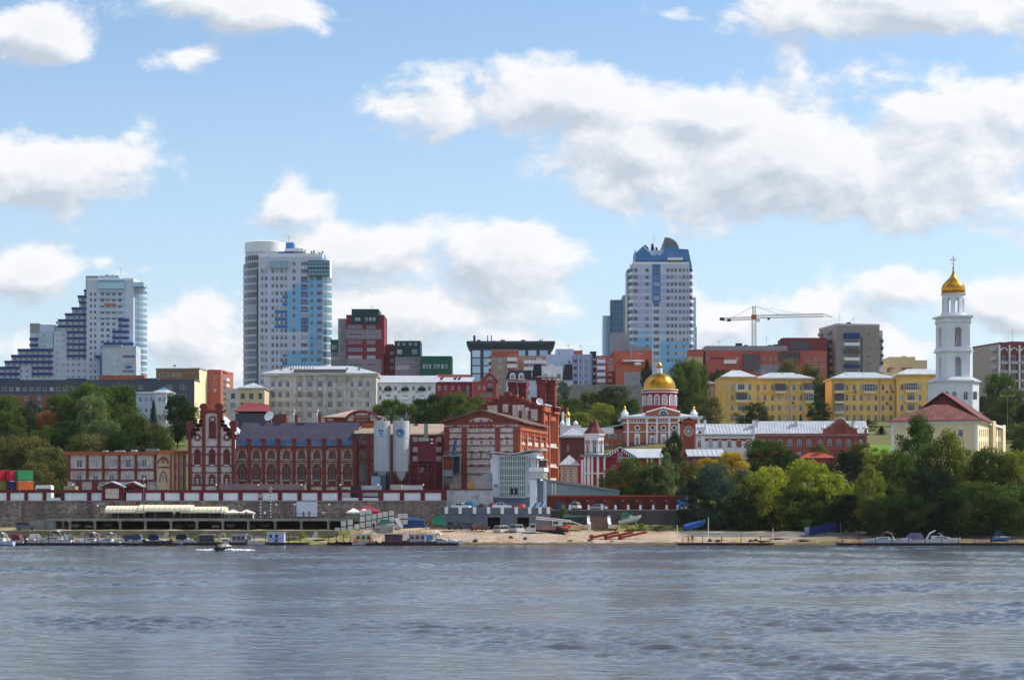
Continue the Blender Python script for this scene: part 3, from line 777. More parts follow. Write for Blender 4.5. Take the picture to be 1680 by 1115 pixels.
def mansard():
    s=Bld('mansard_house','white house with dark mansard roofs and a gabled middle bay','house',830,939,690,16,623,665)
    s.wall('F',WHITEB,s.ops([(837,842.5),(852,858),(864,869),(925,930)],[(627,634),(640,647)]),rec=.2);s.done(WHITEB)
    for a,b,t in ((829.5,872,607),(872.1,888.5,597),(923,939.5,597)):
        u0,u1=s.U(a),s.U(b);z0,z1=s.V(623.2),s.V(t)
        MB().loft([[(u0,-.4,z0),(u1,-.4,z0),(u1,s.D,z0),(u0,s.D,z0)],[(u0+.8,1.2,z1),(u1-.1,1.2,z1),(u1-.1,s.D-1,z1),(u0+.8,s.D-1,z1)]]).build('mansard_roof',SLATE,s.root)
    for px in (841,855):
        d=MB();u=s.U(px);z0,z1=s.V(622.5),s.V(611.5);w=.95
        prof=[(u-w,z0),(u+w,z0),(u+w,z1-w)]+[(u+w*math.cos(math.pi*k/8),z1-w+w*math.sin(math.pi*k/8)) for k in range(1,8)]+[(u-w,z1-w)]
        d.prism(prof,-.7,2.2,'y');o=d.build('dormer',WHITE,s.root);s.win('F',u-.6,u+.6,z0+.35,z1-.5,'arch',-.73,parent=o)
    u0,u1=s.U(889),s.U(922.5);z1=s.V(601);zc=s.V(595.5)
    prof=[(u0,0),(u1,0),(u1,z1),(s.U(911),z1),(s.U(905.5),zc),(s.U(900),z1),(u0,z1)]
    MB().prism(prof,-1.2,8,'y').build('gabled_bay',WHITE,s.root)
    s.wins('F',[(891.5,898.5),(913,920)],[(613,621)],'std',-1.25);s.wins('F',[(903.5,908)],[(616,624),(628,633)],'std',-1.25,G_DARK)
mansard()
LAV=M('lavender_panel',(158,170,200),.75,.05,streak=.05)
s=panel_block('lavender_block','lavender grey block with vertical ribs and a dark lattice shaft',940,972,583,720,14,LAV,[(951,953.5),(960,962.5)],rows(592,11.6,5,4.5),glass=G_DARK)
for px in (948.5,957,966):s.blk('rib',px,px+1.2,583,636,WHITEB,-.4,-.003)
s.blk('stair_shaft',972,978,579,None,DARKM,-.5,6)
for i in range(5):s.blk('balcony',972.6,977.5,588+11.6*i,591.5+11.6*i,GREY,-1.2,-.52);s.blk('balcony',941.5,946.5,590+11.6*i,593.5+11.6*i,MAROON,-.5,-.003)
s.blk('shaft_canopy',968.5,978.5,576.5,578.5,DARKM,-.7,6)
s=panel_block('pale_blue_block','pale blue-grey stepped block with a red rooftop corner',897,941,583,735,14,WHITEB,[(932,936)],rows(585,9,4,4.5),glass=G_DARK)
s.blk('upper_storey',912,941,572,583.2,WHITEB,.5,12);s.wins('F',[(916.5,919.5)],[(577,581)],'std',.46);s.blk('red_corner',941,956,574,583,REDP,2,12);s.antenna(933,562,572,6);s.antenna(954,563,574,6)
s=panel_block('red_banded_block','red apartment block with white banded balconies by the lattice shaft',979,1008,585,735,14,REDP,[],[])
for i in range(5):s.blk('balcony',979.5,993,590+10.6*i,595.6+10.6*i,WHITE,-1.2,-.003);s.wins('F',[(981,992)],[(586.4+10.6*i,590+10.6*i)],'row',-.05);s.wins('F',[(999,1005)],[(589+10.6*i,596+10.6*i)],'std',-.05)
s=panel_block('orange_slab','orange brick slab with plain grey upper storeys below the blue-topped tower',1008,1069.5,577,760,20,ORANGEP,[],[])
s.blk('grey_upper',1005,1034,543.5,577.1,GREY,4,18);s.blk('grey_upper',1038,1069,567.5,577.1,GREY,1,18);s.wins('F',[(1046,1048),(1049.5,1051.5),(1053,1055)],[(578.5,580.5)],'plain',-.04,G_DARK)
s.blk('canopy',1021,1056,591.5,593.5,WHITE,-4,-.01);s.blk('canopy',1040,1050,596,600,WHITE,-6,-4)
pipe('flue',[(s.U(1034.5),-.5,s.V(600)),(s.U(1034.5),-.5,s.V(560))],.25,METG,s.root)
s=panel_block('orange_grey_house','orange house with grey rendered front and small dark windows',1010,1054,601,715,12,ORANGEP,[(1033,1036.5),(1038,1041.5),(1043,1046)],[(619,624)],[(1024,1054,610,640,GREY),(996,1010,610,640,GREY)],style='std',glass=G_DARK)
s.blk('side_wing',997,1010,609,None,M('brown_panel',(118,70,62)),1,10)
for i in range(2):s.blk('balcony',997.5,1004,612+10*i,617+10*i,ORANGEP,-.2,.99)
s=panel_block('low_grey_terrace','long low grey terrace wall building above the trees',936,1052,633,668,8,CONC,[(1038,1041),(1043,1047)],[(640,647)],style='std',glass=G_DARK)
s=panel_block('red_capped_house','small beige house with red roof box right of the blue-topped tower',1131,1153.5,584,800,10,BEIGE,[],[])
s.blk('red_roof_box',1130.5,1154,573,584.1,REDP,-.4,10)

# ---- J: blue-topped tower
def crown_tower():
    s=Bld('blue_crowned_tower','tall pale tower with blue gabled crown and ribbed quarter dome','building',1038,1131,880,26,433,615)
    rw=rows(443,11.37,14,6.6)
    cl=[(1039.5,1046.4,'row'),(1058.5,1064.6),(1072,1082,'row'),(1093,1099),(1100.5,1105.5),(1106.5,1111),(1113.5,1118),(1119.5,1124),(1125.5,1129)]
    LV=M('lilac_panel',(178,184,216),.6,.05)
    paint=[s.pr(*q) for q in [(1038,1070,449,540,LV),(1083.5,1131,449,540,LV),(1070,1083.6,433,497,BLUEM),(1038,1070,553,568,BLUEL),(1083.6,1131,558,612,BLUEL),(1038,1070,543,548,BLUEL),(1083.6,1093,543,548,BLUEL)]+
        [(1083.6,1131,447.5+11.37*i,450.5+11.37*i,WHITEB) for i in range(9)]+[(1038,1070,447.5+11.37*i,450.5+11.37*i,WHITEB) for i in range(9)]]
    s.wall('F',WHITEB,s.ops(cl,rw),paint,rec=.22);s.done(WHITEB,'RLB');s.flat(par=.9,pm=WHITE)
    # rounded corners of every storey
    for side,px in ((0,1038.2),(1,1130.8)):
        cx=s.U(px);r=(s.U(1137)-s.U(1131)) if side else (s.U(1038)-s.U(1033));a=(R(-90),R(80)) if side else (R(100),R(270))
        c=MB().lathe([(r,0),(r,s.V(434)),(0,s.V(434))],cx,r,10,0,*a,cap=False).build('round_corner',WHITEB,s.root,smooth=30)
        for i in range(14):
            za=s.V(446+11.37*i)
            q=MB().lathe([(r+.04,za),(r+.04,za+1.5)],cx,r,10,0,*a,cap=False);q.build('window_band',G_STD,c,smooth=30)
            MB().lathe([(r-.1,za-1.2),(r+.35,za-1.2),(r+.35,za-.2),(r-.1,za-.2)],cx,r,10,0,*a,cap=False).build('parapet_ring',WHITE,c,smooth=30)
    s.blk('left_bay',1029,1036.5,441,None,WHITEB,4,14);s.wins('F',[(1030,1034.5)],rw,'row',3.96)
    # penthouse and gabled crown
    s.blk('penthouse',1044,1128,425,433.1,GREY,1.5,22);s.wins('F',cols(1045,1126,16,3.4),[(427,432)],'plain',1.45,G_DARK)
    q=MB();P=lambda px,py:(s.U(px),s.V(py))
    for prof in ([(1044,428),(1044,414),(1055,403.5),(1071.5,419.5),(1083,419.5),(1083,428)],[(1083.1,428),(1083.1,419.5),(1095,404),(1112,408),(1128,409),(1129,428)]):
        q.prism([P(*p) for p in prof],-.2,1.2,'y')
    q.prism([(.4,s.V(428)),(20,s.V(428)),(20,s.V(411)),(4,s.V(408)),(.4,s.V(414))],s.U(1043),s.U(1044)-.01,'x')
    q.prism([P(1128.2,409),P(1129.2,409),P(1135,436),P(1135,444),P(1132.5,441)],-.2,12,'y')
    q.build('gabled_crown',M('crown_blue',(72,132,190),.5,.06),s.root)
    MB().tube((s.U(1055),-.35,s.V(403.2)),(s.U(1071.5),-.35,s.V(419.2)),.3,n=4).build('crown_trim',WHITE,s.root)
    s.wins('F',[(1097,1099.5),(1101,1104)],[(415,420)],'plain',-.24,G_DARK);s.blk('roof_terrace',1095,1120,423,427,WHITE,-1.2,-.22)
    s.blk('attic',1058,1100,408,425,WHITEB,5,18);s.wins('F',[(1072,1075),(1077,1081)],[(415,419)],'plain',4.95,G_DARK)
    # quarter dome: vertical left edge, curved right edge, ribbed
    u0,u1=s.U(1085),s.U(1116);zb,zt=s.V(408),s.V(386.5);q=MB();n=10
    arc=[(u0+.25*(u1-u0)+(u1-u0)*.75*math.sin(R(9*k)),zb+(zt-zb)*math.cos(R(9*k))) for k in range(n+1)]
    q.prism([(u0,zb),(u0+.15*(u1-u0),zt-2.2)]+arc,5,9,'y');d=q.build('quarter_dome',M('dome_cladding',(150,150,146),.6,.1),s.root)
    q=MB()
    for k in range(0,n+1,2):q.tube((u0+.25*(u1-u0),4.9,zb),(arc[k][0],4.9,arc[k][1]),.14,n=4)
    for f in (.35,.6,.85):
        pts=[(u0+.25*(u1-u0)+(p[0]-u0-.25*(u1-u0))*f,4.9,zb+(p[1]-zb)*f) for p in arc];q.path(pts,.1,4)
    q.build('dome_ribs',M('rib_tan',(110,102,84)),d)
    for px,py in ((1062,398),(1066,401),(1071,400),(1075,396),(1079,402)):MB().tube((s.U(px),8,s.V(409)),(s.U(px)+random.uniform(-1,1),8,s.V(py)),.45,.5,6).build('roof_pipe',DARKM,s.root)
    s.antenna(1075.5,380,408,9)
crown_tower()
def curtain_tower(name,label,parts,Y,D):
    px0=min(p[0] for p in parts);px1=max(p[1] for p in parts);top=max(p[2] for p in parts)
    s=Bld(name,label,'building',px0,px1,Y,D,top,620);m=M('curtain_frame',(120,140,158),.4,metal=.3)
    for i,(a,b,t,mt) in enumerate(parts):
        if mt is None:
            o=s.blk('glass_shaft',a,b,t,None,G_BLUE if i % 2 else G_MIRROR,.3*i,D-.3*i);u0,u1=s.U(a),s.U(b);q=MB();n=max(3,round((u1-u0)/1.6))
            for k in range(n+1):x=u0+(u1-u0)*k/n;q.box(x-.07,x+.07,.3*i-.12,.3*i-.003,0,s.V(t))
            z=s.V(t)
            while z>6:q.box(u0,u1,.3*i-.14,.3*i-.004,z-.12,z+.1);z -= 2.6
            q.build('mullions',m,o)
        else:s.blk('core',a,b,t,None,mt,.3*i,D-.3*i)
    return s
curtain_tower('blue_glass_tower','blue glass towers with a grey core, left of the blue-crowned tower',[(989,1001,518,None),(1001.1,1022,492,None),(1022.1,1036,484,GREY)],980,16)
curtain_tower('slim_glass_tower','slim blue glass tower peeping out right of the blue-crowned tower',[(1130,1141.5,488,None),(1138,1143,536,M('dark_core',(92,102,116)))],985,12)

# ---- L: long red block, M: grey block, N: beige block
def red_long():
    s=Bld('long_red_block','long red brick apartment block with grey attic under the crane','building',1157,1357,800,18,576,640)
    rw=rows(588.5,11.2,3,5.6);c=[(1159,1164),(1168,1173),(1187,1191.5),(1195,1199.5),(1207,1211.5),(1250,1254.5),(1262,1266.5),(1271,1275.5),(1322,1327),(1335.5,1340.5),(1347,1352)]
    s.wall('F',REDP,s.ops(c,rw),[s.pr(1236,1290,599,612,GREY)],rec=.2);s.done(REDP);s.flat(par=.3)
    s.blk('grey_attic',1157.5,1292,567,576.1,GREY,.3,16);s.blk('dark_attic',1285,1357,553.5,576.05,MAROON,1.0,17);s.blk('attic_glazing',1297,1328,560,573,G_DARK,.8,1.0)
    for a,b in ((1220,1245),(1279,1311)):
        o=s.blk('glazed_loggia',a,b,577 if a>1250 else 581,607 if a<1250 else 592,G_DARK,-1.0,-.003);q=MB();u0,u1=s.U(a),s.U(b)
        for k in range(6):x=u0+(u1-u0)*k/5;q.box(x-.12,x+.12,-1.12,-1.01,s.V(606),s.V(578))
        q.build('glazing_bars',MAROON,o)
    for a,b,c in ((1284,1289,553),(1210,1220,561),(1223,1230,564),(1272,1280,563),(1263,1270,564)):s.blk('roof_vent',a,b,c,567.2,DARKM,5,8)
    s.antenna(1261,549,567,6);s.antenna(1182,556,568,6)
    s.blk('low_wing',1158,1206,592,None,REDP,-8,-.01);s.blk('balcony',1184,1204,593,599,WHITE,-9,-8.003);s.blk('wing_roof',1165,1186,588,592.1,MAROON,-7,-1)
red_long()
def grey_block():
    s=Bld('grey_apartment_block','grey nine-storey block with stacked blue and white balconies','building',1372,1443,800,22,533,625,ang=-9)
    CB=M('grey_brick_panel',(206,196,190),.85,.07,streak=.06)
    rw=rows(548,12.1,7,5)
    s.wall('F',CB,s.ops([(1423,1428)],rw,style='std')+s.ops([(1386,1408,'row')],rows(547.5,12.1,7,4.6)),rec=.2,glass=G_DARK);s.done(CB,'RB')
    s.wall('L',M('beige_grey_panel',(176,162,154),.85,.07));s.wb.build('side_wall',s.wm,s.root);s.flat(par=.6,pm=CB)
    for i in range(7):s.blk('balcony',1384,1409,549.8+12.1*i,555+12.1*i,(BLUED,WHITE,DGREY,WHITE,BLUED,WHITE,DGREY)[i],-1.3,-.003)
    s.blk('balcony_loggia',1384,1409,546,549.8,BLUED,-1.2,-.003)
    s.blk('right_wing',1435,1451,541,None,CB,2,20)
    for i in range(6):o=s.blk('balcony',1435.5,1450.5,556+12.1*i,561+12.1*i,(DGREY,DGREY,DGREY,DGREY,WHITE,DGREY)[i],.6,1.99);s.wins('F',[(1437,1449)],[(551+12.1*i,555.6+12.1*i)],'row',1.95,parent=o)
    for i in range(8):
        za=s.V(540+12.1*i)
        s.box('balcony','L',2,6,za-1.1,za,1.2,GREY);s.box('balcony','L',12,17,za-1.1,za,1.2,GREY)
    s.blk('stair_band',1412.5,1415,552,None,DGREY,-.15,-.003)
    for a,b,c in ((1394,1399,531),(1400,1404,526),(1408,1411,530),(1418,1424,531)):s.blk('roof_vent',a,b,c,534,DARKM,6,9)
    MB().tube((s.U(1415),5,s.V(531)),(s.U(1428),6,s.V(530.5)),.5,.2).build('satellite_mast',DARKM,s.root);s.antenna(1409,517,532,7);s.antenna(1386,512,533,7)
grey_block()
def beige_block():
    s=Bld('beige_block','plain beige block with stepped roof and red window hoods','building',1451,1521,820,18,592,640)
    s.wall('F',BEIGE,s.ops([(1455,1461),(1480,1486),(1489,1495)],[(604,611)]),rec=.2);s.done(BEIGE);s.flat(par=.3)
    s.blk('upper_storey',1459,1502,585,592.1,BEIGE,.5,15);s.blk('roof_box',1484,1489,582.5,585.1,BEIGE,3,8)
    for a,b in ((1457,1465),(1479,1487),(1488,1496)):s.blk('window_hood',a,b,603,605,REDP,-.8,-.003)
beige_block()
def right_block():
    s=Bld('striped_brick_block','tall brown block with white ribs and arched tops, right edge','building',1640,1700,700,20,563,660,ang=-14)
    BR=M('brown_brick',(120,70,66),.85,.08)
    cl=[(1642+16.4*i,1650+16.4*i) for i in range(4)]
    s.wall('F',BR,s.ops(cl,rows(587,14.8,6,9)),rec=.25,glass=G_DARK)
    s.wall('L',M('beige_grey_panel'));s.done(BR,'RB');s.flat(par=.4)
    for i in range(5):s.blk('rib',1638.2+16.4*i,1640.2+16.4*i,566,None,WHITE,-.5,-.003)
    for i in range(4):
        for j in range(6):s.blk('balcony',1641+16.4*i,1652+16.4*i,592.5+14.8*j,597+14.8*j,M('pale_grey_panel',(180,180,188)),-.9,-.003)
        u=s.U(1647+16.4*i);r=1.35;z=s.V(575);q=MB()
        q.prism([(u+r*math.cos(math.pi*k/8),z+r*.8*math.sin(math.pi*k/8)) for k in range(9)]+[(u-r+.3,z),]+[(u-(r-.3)*math.cos(math.pi*k/8)*-1 if False else u-(r-.3)*math.cos(math.pi*k/8),z+(r-.3)*.8*math.sin(math.pi*k/8)) for k in range(1,8)]+[(u+r-.3,z)],-.35,-.003,'y');q.build('arch_hood',WHITE,s.root)
    for i in range(6):s.box('balcony','L',s.D-5,s.D-1,s.V(575+14.8*i),s.V(568+14.8*i),1.,M('pale_grey_panel'))
    s.blk('roof_box',1668,1700,558,564,REDP,4,14);s.antenna(1675,535,560,6)
right_block()

# ---- crane
def crane():
    Y=900;t=thing('tower_crane','grey and orange tower crane with long horizontal jib','crane',(X(1237,Y),Y,ground(X(1237,Y),Y)))
    g=ground(X(1237,Y),Y);z=lambda py:Z(py,Y)-g;x=lambda px:X(px,Y)-X(1237,Y)
    CM=M('crane_grey',(120,112,108),.6,.08)
    def lattice(a,b,w,n,r=.09):
        q=MB();a,b=Vector(a),Vector(b);d=(b-a);ax=d.normalized();s1=Vector((0,1,0));s2=ax.cross(s1).normalized()
        cs=[(s1*i+s2*j)*w/2 for i,j in ((-1,-1),(1,-1),(1,1),(-1,1))]
        for c in cs:q.tube(a+c,b+c,r,n=4)
        for k in range(n):
            for m in range(4):
                p,p2=a+d*(k/n)+cs[m],a+d*((k+1)/n)+cs[(m+1) % 4];q.tube(p,p2,r*.6,n=3)
                q.tube(a+d*(k/n)+cs[m],a+d*(k/n)+cs[(m+1) % 4],r*.6,n=3)
        return q
    lattice((0,0,0),(0,0,z(523)),1.7,30).build('mast',CM,t)
    j=lattice((x(1240),0,z(519.5)),(x(1352),0,z(517)),1.3,26); 
    for dy in (-.6,.6):j.tube((x(1352),dy,z(515.5)),(x(1366),0,z(520)),.09,n=4)
    j.tube((x(1352),0,z(519)),(x(1366),0,z(520)),.09,n=4);j.build('jib',CM,t)
    lattice((x(1234),0,z(522)),(x(1185),0,z(523.5)),1.2,12).build('counter_jib',CM,t)
    lattice((0,0,z(523)),(0,0,z(502)),1.2,6).build('apex',CM,t)
    MB().box(x(1181),x(1188),-1,1,z(525.5),z(521)).build('counterweight',DARKM,t);MB().box(x(1193),x(1199),-.8,.8,z(527),z(523)).build('winch',DARKM,t)
    MB().box(x(1233),x(1241),-1.2,1.2,z(524),z(516.5)).build('slewing_unit',ORANGEP,t);MB().box(x(1259),x(1263),-.6,.6,z(524.5),z(521)).build('trolley',DARKM,t)
    q=MB();top=(0,0,z(502));q.tube(top,(x(1280),0,z(516)),.09,n=4);q.tube(top,(x(1200),0,z(521.5)),.09,n=4);q.tube(top,(x(1320),0,z(515.5)),.05,n=4);q.build('tie_bars',DARKM,t)
    MB().box(x(1240.5),x(1246),-1.6,-.4,z(528),z(522)).build('cab',WHITE,t)
crane()

# =====================================================================  middle distance: houses, church and bell tower on the hillside
def stalin_house():
    s=Bld('grey_institute','long grey four-storey institute with pilasters, stained walls and pale hipped roof','building',433,617,640,22,613,700)
    GP=M('grey_beige_plaster',(208,200,194),.88,.08,.3,stain=(128,112,108),stain_amt=.5,streak=.12)
    cl=[(444.5,451,'std'),(456.3,462.5,'std'),(469,475,'std')]+[(x-3.9,x+3.9,'tri') for x in (491.8,508,524.8,541,557)]+[(574.5,580.3,'std'),(587.5,593.6,'std'),(600,606,'std')]
    s.wall('F',GP,s.ops(cl,[(624.8,634.5),(642,652),(658,668),(675,685)]),rec=.3);s.done(GP);s.band('cornice',612,615.5,.7,PLASTER,'FRL');s.band('string_course',637,638.2,.2,PLASTER,'F');s.hip(3.0,METW,.9,inset=9)
    for px in (483.5,500,516,533,549,566):s.blk('pilaster',px-2.2,px+2.2,618,None,GP,-.45,-.003)
    s.blk('attic',482,568,605.5,613.2,M('grey_attic',(128,118,118),.85,.1),-.3,3)
    s.blk('sill_course',433.5,616.5,670,671,PLASTER,-.15,-.003)
    for x in (492,525,590.6,447):s.blk('air_conditioner',x-2,x+2,636,639,WHITE,-.7,-.46)
    for px in (458,474,566,586):o=s.blk('roof_hatch',px,px+3,601.5,606,METG,4,6)
    for i in range(14): 
        u=s.U(452+i*4.6);z=s.H+1.6;MB().box(u,u+.25,1.6,1.8,z,z+.7).build('snow_guard',(M('ochre_metal',(190,130,60)) if i % 3==0 else METG),s.root)
stalin_house()
def white_balconies():
    s=Bld('white_balcony_house','white three-storey house with black balconies and pale gable roof','house',617,714,648,14,627,690)
    s.wall('F',WHITE,s.ops([(621.5,626),(646.5,651.5),(676,681),(702,707.5)],[(633,640.5),(648,655.5)])+s.ops([(661,669,'tri'),(688,696,'tri')],[(632,641),(648,656)]),rec=.25)
    s.done(WHITE);s.gable(2.4,METW,'x',.6,seam=0,wallmat=WHITE)
    for px in (636.6,664.6,692):
        for py in (640.5,655):o=s.blk('balcony',px-6,px+6,py-4.5,py+.6,DARKM if py<650 else WHITE,-1.2,-.003)
    s.wins('F',[(632.5,641)],[(632,637),(647,651)],'tri',-.04,G_DARK)
    for x in (628,655,684):s.blk('air_conditioner',x-1.4,x+1.4,641,643.5,GREY,-.4,-.003)
white_balconies()
def red_house():
    CR=M('crimson_plaster',(160,58,66),.85,.08,.4,stain=(130,46,54),stain_amt=.4)
    s=Bld('crimson_house','crimson plastered house with white sheet roof and rooftop dishes','house',714.5,775,650,12,626,680)
    s.wall('F',CR,s.ops([(718,722.5),(728.5,733),(740.5,745),(752,755)],[(632.5,639.5)]),rec=.2);s.wall('R',CR);s.done(CR,'LB');s.gable(1.6,METW,'x',.5,wallmat=CR)
    s.blk('downpipe',765,770,632,650,METG,-.2,-.003);s.blk('red_parapet',714,771,611,617,REDP,9,11.5)
    for px in (723,745,752):MB().tube((s.U(px),2.5,s.V(621)),(s.U(px)+.9,2.0,s.V(618)),.5,.05,8).build('satellite_dish',DARKM,s.root)
    s=Bld('pink_gable_house','pinkish red house with pointed gable and arched attic window','house',776,815,640,14,626,680)
    PK=M('pink_brick',(168,82,82),.85,.07)
    s.wall('F',PK,s.ops([(784,787.5),(793,796)],[(633,639)])+s.ops([(800.5,807,'std')],[(629,637)])+s.ops([(789,807,'row')],[(645,650)]),rec=.2);s.done(PK)
    u0,u1,um=s.U(789),s.U(815.5),s.U(803);z0,z1=s.V(626),s.V(612)
    MB().prism([(u0,z0),(u1,z0),(um,z1)],-.25,9,'y').build('gable',PK,s.root)
    MB().prism([(u0-.4,z0),(um,z1+.05),(u1+.4,z0),(u1+.4,z0+.4),(um,z1+.5),(u0-.4,z0+.4)],-.7,9,'y').build('gable_roof',REDP,s.root)
    s.win('F',s.U(799),s.U(809),s.V(623),s.V(618.5),'arch',-.28);s.blk('flat_roof',776,789,622,626.1,METW,-.3,12);s.blk('balcony',799,808,636.5,640.5,DARKM,-1,-.003)
red_house()

def grey_long():
    s=Bld('long_grey_school','long dark grey building with ribbon windows over a brick ground floor','building',-60,127,600,16,625,700)
    DG=M('slate_grey_panel',(84,88,104),.8,.06);BB=M('old_pink_brick',(140,92,86),.85,.1)
    s.wall('F',DG,s.ops([(4+11*i,11+11*i,'row') for i in range(11)],[(634.5,641)])+s.ops([(18+21.5*i,25+21.5*i,'std') for i in range(5)],[(649,656),(664,671)]),[s.pr(-60,127,647.5,720,BB)],rec=.25)
    s.done(DG);s.flat(par=.4)
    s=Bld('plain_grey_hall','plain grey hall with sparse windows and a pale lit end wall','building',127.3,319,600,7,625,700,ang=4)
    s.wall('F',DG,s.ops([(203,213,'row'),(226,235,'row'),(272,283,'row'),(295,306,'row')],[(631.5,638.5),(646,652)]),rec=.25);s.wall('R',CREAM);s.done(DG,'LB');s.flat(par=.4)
    s.blk('roof_box',222,254,619,625.5,DGREY,3,9);s.blk('roof_ridge',156,231,614,625.4,M('orange_roof',(176,104,70),.8,.12),4,6.5)
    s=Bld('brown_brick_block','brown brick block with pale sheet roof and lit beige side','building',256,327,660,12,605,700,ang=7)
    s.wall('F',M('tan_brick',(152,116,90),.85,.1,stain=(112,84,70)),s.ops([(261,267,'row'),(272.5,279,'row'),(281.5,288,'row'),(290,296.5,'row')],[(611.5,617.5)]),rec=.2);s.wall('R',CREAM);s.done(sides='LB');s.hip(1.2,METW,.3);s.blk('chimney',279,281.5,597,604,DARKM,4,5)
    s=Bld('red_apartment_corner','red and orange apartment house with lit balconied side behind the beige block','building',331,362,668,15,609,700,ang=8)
    s.wall('F',REDP,s.ops([(338,343),(350,355)],rows(618,11,3,5)),rec=.2);s.wall('R',M('lit_rust_brick',(166,104,84),.85,.08),s.ops([(365,366.5),(369,370.5)],rows(618,9.5,6,5),'R'),rec=.2);s.done(REDP,'LB');s.flat(par=.5)  # right wall is a lit copy of the red, sunlight in its colour
    s.blk('roof_tower',337,347,605,609.5,REDP,3,7);s.blk('roof_tower',360,364,607,609.5,ORANGEP,3,8)
    for i in range(6):u=s.U(367.5,'R');s.box('balcony','R',u,u+3,s.V(624+9.5*i,u,'R'),s.V(620+9.5*i,u,'R'),1.,WHITE)
    s=Bld('beige_corner_house','beige four-storey house with pale roof left of the grey institute','house',371,434,625,16,637,690)
    s.wall('F',M('beige_two',(206,190,156),.85,.07),s.ops([(379,385.5),(395,401.5),(409,415.5),(424,430)],[(645,654),(660.5,668.5)]),[s.pr(371,392,637,700,PLASTER)],rec=.25,frame=FRAMED);s.done();s.hip(1.8,METW,.5,x0=4.)
    s.blk('chimney',427,430,632,640,REDP,4,5)
    s=Bld('small_white_villa','small pale villa with teal and white pavilion roof between trees','house',223,262,545,12,644,700)
    s.wall('F',WHITEB,s.ops([(228,232.5),(237.5,242),(246,250),(254.5,258.5)],[(651.5,658.5),(670,676)]),rec=.2);s.done(WHITEB);s.band('cornice',642.5,645,.35,WHITE,'FRL')
    s.flat(par=.2)
    u=s.U(266);r=s.U(284)-u
    q=MB().lathe([(r,0),(r,s.V(646)),(r+.5,s.V(645.5)),(r+.5,s.V(643.5))],u,r*.6,8,0,R(22.5),R(382.5));q.build('pavilion',WHITE,s.root)
    MB().lathe([(r+.6,s.V(644)),(r*.62,s.V(639.5))],u,r*.6,8,0,R(22.5),R(382.5)).build('pavilion_skirt_roof',METW,s.root)
    MB().lathe([(r*.62,s.V(639.5)),(r*.35,s.V(637)),(.12,s.V(634)),(.05,s.V(631.5))],u,r*.6,8,0,R(22.5),R(382.5)).build('pavilion_roof',M('teal_roof',(66,122,140),.5),s.root)
    for px in (263.5,271,279.5):s.wins('F',[(px-2,px+2)],[(651.5,658.5)],'std',r*.6-r*.95-.05)
grey_long()

